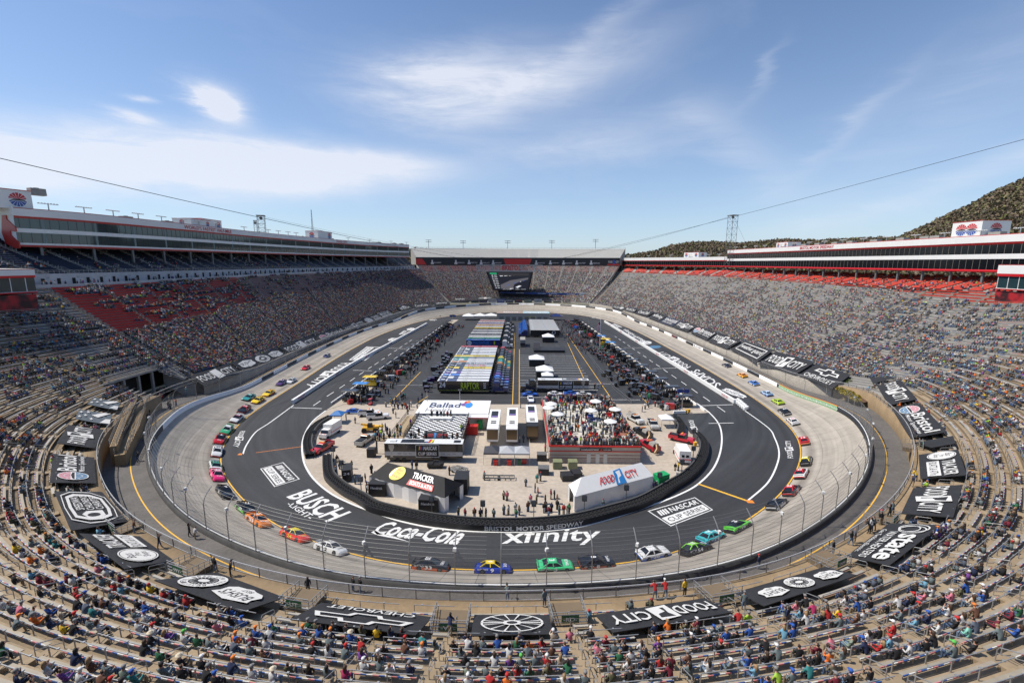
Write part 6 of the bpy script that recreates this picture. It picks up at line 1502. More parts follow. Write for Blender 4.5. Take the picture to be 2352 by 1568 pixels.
def nascar_trailer(pos,flip,label):
 e=trailer(pos,0,CN['black'],CN['white'],label,None);del_=None
 art([('r',0,0,.12,1,.45),('fr',2,.40,.02,.70,.98,.004,.03),('r',1,.405,.05,.695,.95),('t',2,'NASCAR',.50,.58,.67,.88,{'bold':.04,'shear':.2}),('t',2,'CUP SERIES',.43,.17,.67,.42,{'bold':.03})]
  +[('p',[3,4,5,5][k],[(.44+.012*k,.58),(.45+.012*k,.58),(.458+.012*k,.88),(.448+.012*k,.88)]) for k in range(4)]
  +[('t',1,s,a,.24,a+.045,.34,{}) for s,a in (('BUSCH',.17),('Coca',.24),('xfinity',.31),('BUSCH',.73),('Coca',.8),('xfinity',.87))]
  +[('p',6,[(a+.02*0,.0),(a+.04,.0),(a+.032,.12),(a+.03,.4),(a+.055,.75),(a+.055,1),(a-.015,1),(a-.015,.75),(a+.012,.4),(a+.008,.12)]) for a in ((.07,) if not flip else (.87,))],
  lambda u,v,l:(16*u,-1.31-l,1.15+2.75*v),[mat('grey_band',(.42,.43,.44),.4),kcar,ncar,ycar,rcar,LM[3],mat('trophy_silver',(.35,.35,.35),.3,.6)],e)
 art([('r',1,.20 if not flip else .48,.15,.62 if not flip else .84,.85),('t',0,'NASCAR',.22 if not flip else .50,.25,.50 if not flip else .72,.75,{'bold':.03,'shear':.2,'rot':180})]+[('p',[2,3,4][k],[(.52+.03*k+(.22 if flip else 0),.2),(.545+.03*k+(.22 if flip else 0),.2),(.56+.03*k+(.22 if flip else 0),.8),(.535+.03*k+(.22 if flip else 0),.8)]) for k in range(3)]+[('r',1,.88,.25,.97,.75)],lambda u,v,l:(16*u,-1.3+2.6*v,4.13+l),[ncar,kcar,LM[3],rcar,ycar],e)
 return e
nascar_trailer((-27.3,-41.2,0),False,'long black and white trailer with a trophy picture in front of the chequered deck')
nascar_trailer((6.2,10.6,0),True,'black and white trailer with a trophy picture on the asphalt lot')
tractor((5.6,10.6,0),math.pi,(.02,.02,.02),'black tractor with red yellow and blue stripes on the asphalt lot')
def small_trailer(x,y0,L,label):
 e=empty('office_trailer',(x,y0,0),label=label,cat='trailer',group='white roofed office trailers');mb=MB();mb.box(-1.3,0,1.0,1.3,L,4.0);mb.build('body',M_black if x>0 else M_wpan,e)
 mb=MB();mb.box(-1.33,2.5,4.0,1.33,L,4.06);mb.build('roof',M_white,e);mb=MB();mb.box(-1.2,-.04,1.5,1.2,0,3.8);mb.build('end_panel',mat('bronze_glass',(.16,.11,.06),.2,.3),e)
 mb=MB();wheelset(mb,(0,),1.3,.45);mb.v=[(v[1],v[0]+2.6,v[2]) for v in mb.v];mb.build('wheels',M_rubber,e)
 mb=MB();mb.box(-.6,3.2,4.06,.6,3.7,4.2);mb.box(-.6,4.4,4.06,.6,4.9,4.2);mb.build('roof_hatch',M_steeld,e)
 art([('r',1,.18,.0,.82,1),('t',0,'NASCAR',.26,.28,.74,.98,{'bold':.03,'rot':90}),('r',3,.2,.02,.8,.1),('r',2,.2,.1,.8,.16),('r',4,.2,.16,.8,.22)],lambda u,v,l:(-1.3+2.6*u,L-6+4.6*v,4.07+l),[ncar,kcar,rcar,LM[3],mat('sky_letter',(.03,.25,.7),.4)],e)
small_trailer(-5.7,-33.5,13.5,'leftmost office trailer with a black roof panel beside the medical building')
small_trailer(-1.4,-33.5,15,'middle office trailer with a black roof panel');small_trailer(3.3,-31.5,15.5,'right office trailer with a black roof panel beside the roof terrace')
# ---------------------------------------------------------------- buildings of the infield
def building(name,x0,y0,x1,y1,h,label,wall,extra=None):
 e=empty(name,(x0,y0,0),label=label,cat='building');mb=MB();mb.box(0,0,0,x1-x0,y1-y0,h);mb.build('walls',wall,e);return e
M_block=mat('split_block',(.30,.26,.24),.9,var=.25,vscale=3);M_beige=mat('beige_stucco',(.42,.38,.33),.8,var=.05)
x0,y0,x1,y1,h=6.5,-42,25.0,-10,3.6
e=building('terrace_building',x0,y0,x1,y1,h,'beige block building with a crowded roof terrace and red parapet',M_beige);Wd,Dp=x1-x0,y1-y0
mb=MB();mb.box(-.03,-.03,0,Wd+.03,Dp,.75);mb.box(-.03,-.04,.75,Wd+.03,0,1.15);mb.build('block_base',M_block,e)
mb=MB();mb.box(-.05,-.05,1.15,Wd+.05,-.02,1.22);mb.box(-.05,-.05,1.75,Wd+.05,-.02,1.85);mb.build('dark_red_bands',mat('dull_red',(.20,.03,.025),.7),e)
mb=MB();mb.box(-.15,-.15,2.55,Wd+.15,0,2.72);mb.box(-.2,-.2,h-.05,Wd+.2,.12,h+.22);mb.box(-.2,.12,h-.05,.12,Dp,h+.22);mb.box(Wd-.1,.12,h-.05,Wd+.2,Dp,h+.22);mb.build('parapet',M_red,e)
M_pave=ground_mat('terrace_paving',(.52,.49,.42),.1,.3,.15,2.0);mb=MB();mb.box(.15,.15,h-.02,Wd-.15,Dp-.1,h+.03);mb.build('terrace_floor',M_pave,e)
mb=MB();mb.box(15.5,6,h+.03,Wd-.2,Dp-1,h+.05);mb.box(2,Dp-3.5,h+.03,16,Dp-.5,h+.05);mb.build('brick_paving',mat('brick_paving',(.28,.12,.08),.85,var=.3,vscale=4),e)
for x in (7.6,9.4,11.0):mb=MB();mb.box(x,-.08,.0,x+.8,0,2.1);mb.build('door',mat('door_grey',(.45,.45,.44),.5),e)
mb=MB();mb.box(6.2,-.22,2.75,12.6,-.17,3.35);sg=mb.build('sign',kcar,e)
art([('t',0,'SUGARLANDS SHINE',.03,.25,.58,.75,{'bold':.03}),('d',1,.67,.5,.028,.32),('t',0,'ROOF & TURN 4',.74,.28,.97,.72,{'bold':.01})],lambda u,v,l:(6.2+6.4*u,-.23-l,2.75+.6*v),[ncar,rcar],sg)
mb=MB()
for a,b in (((.0,.0),(Wd,0)),((0,0),(0,Dp)),((Wd,0),(Wd,Dp))):
 for zz in (h+.5,h+.8,h+1.1):mb.bar((*a,zz),(*b,zz),.045)
 n=int(max(abs(b[0]-a[0]),abs(b[1]-a[1]))/1.5)
 for k in range(n+1):q=(a[0]+(b[0]-a[0])*k/n,a[1]+(b[1]-a[1])*k/n);mb.bar((*q,h),(*q,h+1.1),.05)
mb.build('railing',M_steeld,e)
def umbrella(x,y,z,r,label,col=None,closed=False):
 e=empty('parasol',(x,y,z),label=label,cat='parasol',group='parasols on the roof terrace');mb=MB();mb.bar((0,0,0),(0,0,2.4),.06);mb.build('pole',M_steel,e)
 mb=MB();n=8
 if closed:mb.lathe([(.12,1.0),(.2,1.3),(.16,2.2),(.03,2.7)],n=8)
 else:
  for k in range(n):
   a,b=2*math.pi*k/n,2*math.pi*(k+1)/n;mb.tri((r*math.cos(a),r*math.sin(a),2.15),(r*math.cos(b),r*math.sin(b),2.15),(0,0,2.75));mb.quad((r*math.cos(a),r*math.sin(a),2.0),(r*math.cos(b),r*math.sin(b),2.0),(r*math.cos(b),r*math.sin(b),2.15),(r*math.cos(a),r*math.sin(a),2.15))
 mb.build('canopy',col or M_white,e)
for k,(px,py) in enumerate([(360,640),(337,675),(420,733),(770,617),(725,700),(947,690),(904,800)]):
 q=gp(*X('m3',px,py),h+2.4);umbrella(q[0],q[1],h,1.5,'%s open white parasol from the left on the roof terrace'%ordn(k))
for k,(px,py) in enumerate([(475,560),(427,605),(873,600),(345,780),(385,760),(688,895),(927,880)]):
 q=gp(*X('m3',px,py),h+1.8);umbrella(q[0],q[1],h,.2,'%s closed cream parasol from the left on the roof terrace'%ordn(k),M_lit,True)
for k,(px,py,col,w,nm) in enumerate([(505,930,'red',2.2,'sofa'),(755,935,'red',1.8,'sofa'),(965,935,'red',1.4,'chair'),(885,755,'red',1.6,'sofa'),(715,765,'blue',1.7,'sofa'),(735,800,'navy',2.2,'sofa'),(615,645,'red',2.0,'sofa'),(455,625,'red',1.2,'chair'),(765,655,'black',2.2,'sofa'),(460,655,'orange',1.2,'crate')]):
 q=gp(*X('m3',px,py),h+.4);e2=empty('outdoor_sofa',(q[0],q[1],h+.03),label='%s outdoor %s, %s along the roof terrace furniture'%(col,nm,ordn(k)),cat='sofa',group='lounge furniture on the roof terrace')
 mb=MB();mb.box(-w/2,-.4,.12,w/2,.4,.42);mb.build('seat',paint_mat(CN[col]),e2);mb=MB();mb.box(-w/2,.3,.42,w/2,.45,.85);mb.build('backrest',paint_mat(CN[col]),e2)
e=building('care_building',-25.4,-22,-7.6,-11.4,3.5,'white building with a blue lettered flat roof and red posts',M_wpan)
mb=MB();mb.box(-.2,-.2,3.5,18.0,10.8,3.62);mb.build('roof',M_white,e)
art([('t',0,'Ballad',.13,.42,.58,.80,{'bold':.04}),('t',1,'Health',.11,.10,.48,.38,{'bold':0}),('d',2,.655,.82,.035,.13),('d',3,.63,.66,.05,.12),('d',4,.70,.62,.055,.22),('d',5,.68,.88,.03,.1)],lambda u,v,l:(17.8*u,10.6*v,3.63+l),[mat('letter_dark_blue',(.05,.07,.14),.5),mat('letter_grey',(.28,.28,.28),.5),rcar,paint_mat(CN['purple']),mat('sky_letter',(.03,.25,.7),.4),M_org],e,lift=.02)
mb=MB();mb.box(13.2,-2.4,3.3,18.1,-.1,3.46);mb.build('porch_roof',M_white,e)
mb=MB()
for x in (13.3,17.9):mb.box(x,-2.3,0,x+.18,-2.12,3.3)
mb.box(13.2,-2.45,3.15,18.1,-2.35,3.3);mb.build('red_posts',M_red,e)
dk=empty('winners_deck',(-24.4,-38.6,0),label='raised black and white chequered deck behind the long trailer',cat='deck')
m=bpy.data.materials.new('chequer');m.use_nodes=True;t=m.node_tree;ck=t.nodes.new('ShaderNodeTexChecker');ck.inputs['Scale'].default_value=1/.82*1.0;ck.inputs[1].default_value=(.75,.75,.73,1);ck.inputs[2].default_value=(.015,.015,.015,1);tcn=t.nodes.new('ShaderNodeTexCoord');mp=t.nodes.new('ShaderNodeMapping');mp.inputs['Location'].default_value=(.01,.01,.5)
t.links.new(tcn.outputs['Object'],mp.inputs[0]);t.links.new(mp.outputs[0],ck.inputs[0]);t.links.new(ck.outputs[0],t.nodes['Principled BSDF'].inputs['Base Color'])
mb=MB();mb.box(0,0,2.9,12.3,16.0,3.25);mb.build('chequered_floor',m,dk);mb=MB();mb.box(.1,.1,0,12.2,15.9,2.9);mb.build('deck_base',M_black,dk)
mb=MB()
for a,b in (((0,0),(12.3,0)),((0,0),(0,16)),((12.3,0),(12.3,16))):
 for zz in (3.6,3.95,4.3):mb.bar((*a,zz),(*b,zz),.06)
 n=int(max(abs(b[0]-a[0]),abs(b[1]-a[1]))/1.0)
 for k in range(n+1):q=(a[0]+(b[0]-a[0])*k/n,a[1]+(b[1]-a[1])*k/n);mb.bar((*q,3.25),(*q,4.3),.05)
mb.build('railing',M_black,dk)
st=empty('podium',(-21.2,-26.2,3.25),label='white podium at the back of the chequered deck',cat='podium');mb=MB();mb.box(0,0,0,5.2,1.5,.5);mb.build('platform',M_white,st);art([('t',0,'BRISTOL',.2,.2,.8,.8,{'bold':.03})],lambda u,v,l:(5.2*u,-.01-l,.5*v),[kcar],st)
st=empty('display_board',(-20.4,-38.0,3.25),label='long low lettered display board on the chequered deck',cat='sign');mb=MB();mb.hexa([(0,0,0),(5.2,0,0),(5.2,1.6,0),(0,1.6,0),(.2,1.2,1.3),(5.0,1.2,1.3),(5.0,1.5,1.3),(.2,1.5,1.3)]);mb.build('board',M_black,st)
art([('t',1,'FOOD',.05,.3,.42,.7,{'bold':.03,'shear':.2}),('r',2,.45,.15,.55,.85),('t',1,'CITY',.58,.3,.95,.7,{'bold':.03,'shear':.2})],lambda u,v,l:(.1+5*u,1.2*v-.02-l,.05+1.2*v+l),[ncar,rcar,LM[5]],st)
rm=empty('wooden_ramp',(-27.5,-30,0),label='wooden ramp with dark railings left of the chequered deck',cat='ramp');M_wood=mat('ramp_wood',(.36,.27,.16),.8,var=.2,vscale=1.5)
a0,a1=gp(*X('m2',1240,950),3.1),gp(*X('m2',1360,950),3.1);b0,b1=gp(*X('m2',1385,760),.6),gp(*X('m2',1475,762),.6);rcc=np.array((-27.5,-30,0))
mb=MB();mb.hexa([tuple(np.array((*p[:2],0))-rcc) for p in (a0,a1,b1,b0)]+[tuple(np.array(p)-rcc) for p in (a0,a1,b1,b0)]);mb.build('planks',M_wood,rm)
pl=MB();pl.box(-30.5+27.5,-38.6+30,2.9,-24.5+27.5,-37.0+30+1.2,3.1);pl.build('landing',M_wood,rm)
mb=MB()
for p,q in ((a0,b0),(a1,b1)):
 for hh in (.4,.75,1.1):mb.bar(np.array(p)+np.array((0,0,hh))-rcc,np.array(q)+np.array((0,0,hh))-rcc,.06)
 for k in range(12):r_=np.array(p)+(np.array(q)-np.array(p))*k/11-rcc;mb.bar(r_,r_+np.array((0,0,1.1)),.06)
mb.bar((-3,-8.6,3.1+1.1),(3,-8.6,4.2),.06);mb.bar((-3,-8.6,3.1+.5),(3,-8.6,3.6),.06)
mb.build('railing',M_black,rm)
mb=MB();
for x in (-2.9,-.5):mb.box(x,-8.4,0,x+.3,-8.1,2.9)
mb.build('support',M_steeld,rm)
def event_tent(FL,FR,BR,eave,ridge,label,roofm,wallm,items,mats,open_end=None):
 FL,FR,BR=(np.array(gp(*X(*p),0)) for p in (FL,FR,BR));BL=FL+BR-FR;c=FL.copy();e=empty('event_tent',c,label=label,cat='tent')
 up=lambda p,z:np.array((p[0],p[1],z))-c
 RL,RR=(FL+BL)/2,(FR+BR)/2;u=(FR-FL)/np.linalg.norm(FR-FL)*1.2;RL2,RR2=RL+u*1.6,RR-u*1.6
 mb=MB();n=8
 def seg(a,b,t):return a+(b-a)*t
 for s in ((FL,FR),(BR,BL)):
  R0,R1=(RL2,RR2) if s[0] is FL else (RR2,RL2)
  for k in range(n):
   t0_,t1_=k/n,(k+1)/n;sg_=lambda t:-.10*math.sin(t*n/2*math.pi*2)**2
   mb.quad(up(seg(s[0],s[1],t0_),eave),up(seg(s[0],s[1],t1_),eave),up(seg(R0,R1,t1_),ridge+sg_(t1_)),up(seg(R0,R1,t0_),ridge+sg_(t0_)))
 mb.tri(up(FL,eave),up(RL2,ridge),up(BL,eave));mb.tri(up(FR,eave),up(BR,eave),up(RR2,ridge));mb.build('roof',roofm,e)
 mb=MB()
 for a,b,side in ((FL,FR,'F'),(FR,BR,'R'),(BR,BL,'B'),(BL,FL,'L')):
  n=10;skip=side==open_end
  for k in range(n):
   if skip and 2<=k<=7:continue
   p,q=a+(b-a)*k/n,a+(b-a)*(k+1)/n;w=np.cross((b-a)/np.linalg.norm(b-a),(0,0,1))*.12*(1 if k%2 else-1)
   mid=(p+q)/2+w;mb.quad(up(p,0),up(mid,0),up(mid,eave),up(p,eave));mb.quad(up(mid,0),up(q,0),up(q,eave),up(mid,eave))
 mb.build('side_curtains',wallm,e)
 A,B_,C_,D_=up(RL2,ridge),up(RR2,ridge),up(FR,eave),up(FL,eave);fn=bil(A,B_,C_,D_)
 art(items,lambda a,b,l:np.array(fn(a,b,0))+np.array((0,-.06,.10+l*1.5)),mats,e);return e
M_tentw=mat('tent_white',(.78,.78,.77),.5,var=.03);M_tentb=mat('tent_black',(.022,.022,.024),.62,var=.2,vscale=.6,spec=.15)
event_tent(('m2',1045,1440),('b2',1655,78),('m2',1905,1512),2.6,4.6,'black roofed event tent with a yellow lettered disc, white sides',M_tentb,M_tentw,
 [('d',0,.30,.55,.10,.40),('t',1,'Bass',.26,.68,.35,.86,{'shear':.2}),('t',1,'Pro',.27,.50,.34,.66,{'shear':.2}),('t',1,'Shops',.24,.26,.37,.46,{'shear':.2}),('p',5,[(.21,.35),(.22,.75),(.25,.85),(.24,.6),(.25,.3)]),('t',2,'TRACKER',.52,.50,.84,.84,{'bold':.04}),('p',3,[(.50,.10),(.84,.10),(.85,.42),(.51,.42)]),('t',4,'BOATS & ATVs',.53,.16,.83,.37,{'bold':.03})],
 [mat('disc_yellow',(.80,.62,.04),.5),mat('dark_red_letter',(.35,.02,.02),.5),ncar,mat('flat_red',(.6,.03,.03),.5),ncar,M_white],'R')
event_tent(('b3',545,72),('m3',1292,1440),('m3',1205,1340),2.7,4.7,'long white event tent with a name in red around a blue square',M_tentw,M_tentw,
 [('t',0,'FOOD',.30,.25,.50,.70,{'bold':.04}),('p',1,[(.515,.0),(.64,.02),(.62,.95),(.50,.88)]),('p',2,[(.54,.1),(.56,.1),(.56,.4),(.60,.5),(.60,.85),(.53,.8),(.55,.6)]),('t',0,'CITY',.655,.25,.84,.70,{'bold':.04})],[rcar,mat('flat_blue',(.03,.22,.55),.5),ncar],'L')
def canopy(x,y,w,d,h,label,roofm,post=M_steel,pk=.9,z=0,walls=False,rz=0):
 e=empty('pop_up_canopy',(x,y,z),rz,label=label,cat='canopy',group='square canopies in the infield')
 mb=MB();c=[(-w/2,-d/2),(w/2,-d/2),(w/2,d/2),(-w/2,d/2)]
 for k in range(4):
  a,b=c[k],c[(k+1)%4];mb.tri((*a,h),(*b,h),(0,0,h+pk));mb.quad((*a,h-.3),(*b,h-.3),(*b,h),(*a,h))
 mb.build('canopy',roofm,e);mb=MB()
 for a in c:mb=MB();mb.bar((a[0]*.98,a[1]*.98,0),(a[0]*.98,a[1]*.98,h),.06);mb.build('post',post,e)
 if walls:mb=MB();mb.box(-w/2+.1,-d/2+.5,0,w/2-.1,d/2-.1,h-.4);mb.build('dark_inside',M_black,e)
 return e
M_tg=mat('tent_grey',(.38,.39,.41),.6);M_td=mat('tent_charcoal',(.045,.045,.055),.6)
def gpx(c,x,y,z=0):return gp(*X(c,x,y),z)
q=gpx('m2',2150,1215);canopy(q[0]+.2,q[1]+1.8,3.1,3.6,2.6,'charcoal pop-up canopy left of two grey ones',M_td)
canopy(q[0]+3.4,q[1]+1.8,3.1,3.6,2.6,'middle grey pop-up canopy of three',M_tg);canopy(q[0]+6.5,q[1]+1.8,3.1,3.6,2.6,'right grey pop-up canopy of three',M_tg)
for c_,x,y,w,lab,mm in (('m2',735,840,3.0,'bright blue pop-up canopy at the tip of the left tyre barrier',paint_mat((.02,.16,.45))),('m3',1430,880,3.2,'small white pop-up canopy beside the right tyre barrier',M_tentw)):
 q=gpx(c_,x,y);canopy(q[0],q[1]+w/2,w,w,2.4,lab,mm)
for x,y,w,lab in ((335,90,6.2,'white frame tent with dark walls beside the stage'),(228,312,6.2,'white frame tent with dark walls, middle of the lot'),(302,425,6.2,'white frame tent with dark walls behind the small white tent')):
 q=gpx('m3',x,y);canopy(q[0],q[1]+w/2,w,w,3.0,lab,M_tentw,pk=1.5,walls=True)
q=gpx('m3',325,455);canopy(q[0],q[1]+1,4,4,2.6,'small white tent right behind the lot trailer',M_tentw,pk=1.0)
q=gpx('m3',200,180);sgx=empty('stage',(q[0],q[1],0),label='low black stage with a dark sloping screen on the asphalt lot',cat='stage');mb=MB();mb.box(0,0,0,14,8,1.1);mb.build('platform',M_black,sgx);mb=MB();mb.hexa([(0,5,1.1),(3.2,5,1.1),(3.2,8,1.1),(0,8,1.1),(.2,6.5,3.4),(3,6.5,3.4),(3,8,3.6),(0.2,8,3.6)]);mb.build('screen',M_td,sgx)
q=gpx('m3',75,130);e=empty('grey_trailer',(q[0],q[1],0),label='grey box trailer standing end on beside the stage',cat='trailer');mb=MB();mb.box(0,0,.6,2.5,9,3.6);mb.build('body',M_grey,e);mb=MB();mb.box(.2,.5,0,2.3,2,.6);mb.box(.1,-.02,.8,2.4,0,2.0);mb.build('undercarriage',M_black,e)
gb_=building('garage_building',-15.5,190,21.5,203,5.2,'long low garage building with lettered roofs at the far end of the infield',M_beige)
mb=MB();mb.box(-.3,-.3,5.2,18.4,13.3,5.35);mb.build('roof',mat('dull_red_roof',(.34,.26,.22),.7),gb_);mb=MB();mb.box(18.6,-.3,5.2,37.3,13.3,5.35);mb.build('roof',mat('pale_blue_roof',(.35,.5,.55),.6),gb_)
art([('t',0,'BRISTOL',.12,.3,.42,.8,{'bold':.04}),('t',0,'SERIES',.56,.1,.95,.4,{'bold':.03}),('r',0,.55,.45,.97,.62)],lambda u,v,l:(37*u,12*v,5.37+l*3),[ncar],gb_)
art([('t',0,'GOODYEAR',.55,.45,.75,.65,{'bold':.03})]+[('r',1,.05+.12*k,.0,.13+.12*k,.55) for k in range(8)],lambda u,v,l:(37*u,-.05-l,5*v),[ycar,mat('garage_door',(.2,.18,.16),.7)],gb_)
for k,(x,y) in enumerate(((-36,194),(-28,196),(-20,197))):canopy(x,y,8.4,8,3,'%s white ridge tent left of the far garage'%ordn(k),M_tentw,pk=1.6)
canopy(27,196,9,8,3,'dark blue tent right of the far garage',paint_mat(CN['navy']),pk=1.6)
# ---------------------------------------------------------------- pit boxes, carts, cars parked about
def pitbox_mesh():
 b=MB();b.box(-2.2,-.9,.35,2.2,.9,1.45);b.box(-1.9,-.8,1.45,1.9,.8,1.6);b.box(-1.7,-.1,1.6,1.7,.35,2.1);b.box(-2.5,.5,0,-2.2,.8,1.6);b.box(-1.0,.95,.5,1.0,1.6,1.2)
 p=MB()
 for x in (-1.9,1.9):
  for y in (-.8,.8):p.bar((x,y,1.6),(x*1.05,y*1.1,3.3),.07)
 p.bar((-1.9,-.8,2.4),(1.9,-.8,2.4),.05);p.bar((2.6,0,0),(2.1,0,1.6),.06)
 r=MB();r.hexa([(-2.3,-1.25,3.25),(2.3,-1.25,3.25),(2.3,1.25,3.25),(-2.3,1.25,3.25),(-2.0,-.9,3.5),(2.0,-.9,3.5),(2.0,.9,3.5),(-2.0,.9,3.5)])
 s=MB()
 for x in (-1.2,-.4,.4,1.2):s.box(x-.2,.45,1.6,x+.2,.5,2.5)
 return b,p,r,s
pb=[m_.mesh(n_,[P0]) for m_,n_ in zip(pitbox_mesh(),('cabinet','posts','canopy','seat_backs'))]
def pitbox(x,y,rz,col,can,label):
 e=empty('pit_box',(x,y,0),rz,label=label,cat='pit box',group='canopied pit boxes along the pit lanes')
 for me,n_,c_ in ((pb[0],'cabinet',col),(pb[1],'posts',(.1,.1,.1)),(pb[2],'canopy',can),(pb[3],'seat_backs',(.02,.02,.02))):over(link(me,n_,e),[paint_mat(c_)])
sd=lambda a,b,y:a[0]+(b[0]-a[0])*(y-a[1])/(b[1]-a[1])
Lw0,Lw1=gpx('m2',700,655),gpx('t2',1720,1345);Rw0,Rw1=gpx('m3',1770,720),gpx('t3',640,1310)
blk=(.02,.02,.022);ncol2={'black':blk,'blue':(.02,.22,.6),'yellow':(.8,.55,.02)}
nth_=lambda k:ORD[k] if k<20 else 'twenty-'+ORD[k-20]
ll=['black','blue','yellow']+['black']*17;rl=['black']*9+['blue','yellow','blue']+['black']*8;SP=[]
for k in range(20):
 y=Lw0[1]+2+(Lw1[1]-Lw0[1]-6)*k/19;x=sd(Lw0,Lw1,y)+4.2;pitbox(x,y+1,math.pi/2*0+.0,ncol2[ll[k]] if ll[k]=='yellow' else blk,ncol2[ll[k]],'%s canopied pit box, %s from the near end of the left pit lane'%(ll[k],ordn(k)));SP.append((x,y,1))
 y=Rw0[1]+3+(Rw1[1]-Rw0[1]-6)*k/19;x=sd(Rw0,Rw1,y)-4.2;pitbox(x,y+1,0,ncol2[rl[k]] if rl[k]=='yellow' else blk,ncol2[rl[k]],'%s canopied pit box, %s from the near end of the right pit lane'%(rl[k],ordn(k)));SP.append((x,y,-1))
def cart_mesh(kind):
 b=MB()
 if kind==0:b.box(-.9,-.4,.2,.9,.4,1.15);b.box(-.8,-.3,1.15,.3,.3,1.45);wheelset(b,(-.6,.6),.4,.16)
 elif kind==1:
  for x in (-.5,.2):b.lathe([(.2,0),(.36,.05),(.36,.3),(.2,.35)],(x,0,.0),9);b.lathe([(.2,.35),(.36,.4),(.36,.65),(.2,.7)],(x,0,0),9)
  b.lathe([(.2,.7),(.36,.75),(.36,1.0),(.2,1.05)],(-.5,0,0),9)
 elif kind==2:b.box(-1.2,-.6,.3,1.2,.6,1.7);b.box(-1.1,-.5,1.7,1.1,.5,1.8)
 else:b.box(-.7,-.4,.3,.7,.4,.6);b.bar((-.6,-.3,.6),(-.6,-.3,1.8),.05);b.bar((.6,.3,.6),(.6,.3,1.8),.05);b.box(-.75,-.45,1.8,.75,.45,1.86);wheelset(b,(-.45,.45),.42,.22)
 return b
CMs=[cart_mesh(k).mesh('cart',[P0]) for k in range(4)];cn_=['tool cart','tyre stack','equipment cabinet','utility cart'];rr=random.Random(5);used={}
cols=[(blk,'black')]*9+[((.1,.1,.11),'grey'),((.45,.02,.02),'red'),((.02,.08,.3),'blue'),((.5,.5,.5),'white'),((.02,.2,.08),'green')]
for n_,(x,y,s) in enumerate(SP):
 for j in range(5):
  k=rr.choice([0,0,1,1,2,3]);cc,nm=rr.choice(cols) if k != 1 else (blk,'black')
  px,py=x+s*rr.uniform(.5,7.5),y+rr.uniform(-2.5,3.5);o=link(CMs[k],cn_[k].replace(' ','_'),None);over(o,[paint_mat(cc)]);o.location=(px,py,.0);o.rotation_euler=(0,0,rr.uniform(0,3))
  o['label']='%s %s, %s of five behind the %s %s pit box'%(nm,cn_[k],ORD[j],ordn(n_//2),'left' if s>0 else 'right');o['category']=cn_[k];o['group']='carts and tyre stacks in the pit stalls'
for j in range(26):
 y=9+2.3*j;x=-28.5-rr.uniform(0,3.5);k=rr.choice([2,2,0,3]);o=link(CMs[k],cn_[k].replace(' ','_'),None);over(o,[paint_mat(blk if j%5 else (.06,.02,.1))]);o.location=(x,y,0);o.rotation_euler=(0,0,rr.choice([0,1.57])+rr.uniform(-.1,.1))
 o['label']='%s %s, %s of the row at the hauler tail ends'%('black' if j%5 else 'purple',cn_[k],ORD[j] if j<20 else 'twenty-'+ORD[j-20]);o['category']=cn_[k];o['group']='cabinets behind the haulers'
cnt_=[0]*4
for j in sorted(range(64),key=lambda j:(j%48,j)):
 y=4+1.9*(j%48);x=np.interp(y,[4,60,100],[42,36.5,31])+rr.uniform(-2.6,2.6)-(j>47)*6;k=rr.choice([0,0,1,2,3]);o=link(CMs[k],cn_[k].replace(' ','_'),None);over(o,[paint_mat(blk if j%6 else (.08,.08,.09))]);o.location=(x,y,0);o.rotation_euler=(0,0,rr.uniform(0,3))
 cnt_[k]+=1;o['label']='%s dark %s from the near end beside the crowd barriers'%(nth_(cnt_[k]-1),cn_[k]);o['category']=cn_[k];o['group']='dark %ss beside the crowd barriers'%cn_[k]
def pickup(c_,x,y,rz,col,label,bedm=None,dryer=False,z=0):
 q=gpx(c_,x,y,z);e=empty('pickup_truck',(q[0],q[1],0),rz,label=label,cat='pickup truck')
 b=MB();b.box(-2.8,-.98,.5,2.8,.98,1.05,ty=.04);b.box(1.3,-.92,1.05,2.75,.92,1.25,tx=.1,ty=.1);b.box(-2.8,-.98,1.05,-.6,-.88,1.4);b.box(-2.8,.88,1.05,-.6,.98,1.4);b.box(-2.8,-.9,1.05,-2.7,.9,1.4)
 b.box(-.35,-.78,1.82,.85,.78,1.9,tx=.1,ty=.1);b.box(2.75,-.9,.5,2.85,.9,1.0);b.build('body',paint_mat(col),e)
 b=MB();b.hexa([(-.6,-.92,1.05),(1.35,-.92,1.05),(1.35,.92,1.05),(-.6,.92,1.05),(-.35,-.75,1.83),(.8,-.75,1.83),(.8,.75,1.83),(-.35,.75,1.83)]);b.build('windows',MATS['car_glass'],e)
 b=MB();b.box(-2.7,-.88,1.0,-.6,.88,1.1);
 if bedm:b.box(-2.4,-.7,1.1,-.8,.7,1.5)
 b.build('load_bed',M_black,e)
 for xx in (-1.8,1.9):
  for yy in (-.86,.86):b=MB();b.lathe([(.22,-.13),(.40,-.12),(.40,.12),(.22,.13)],(0,0,0),12,axis='y');b.build('wheel',M_rubber,e).location=(xx,yy,.4)
 b=MB();b.box(-.1,-.6,1.9,.25,.6,2.02);b.build('light_bar',M_org,e)
 if dryer:b=MB();b.tube([(-1.2,0,1.6),(-2.6,0,1.7),(-3.4,.5,1.2),(-3.5,1.1,.5)],[.35,.4,.35,.3],10);b.build('dryer_duct',mat('burnt_metal',(.25,.17,.10),.35,.7),e);b=MB();b.box(-2.3,-.8,1.4,-.7,.8,2.0,ty=.2);b.build('dryer_unit',M_grey,e)
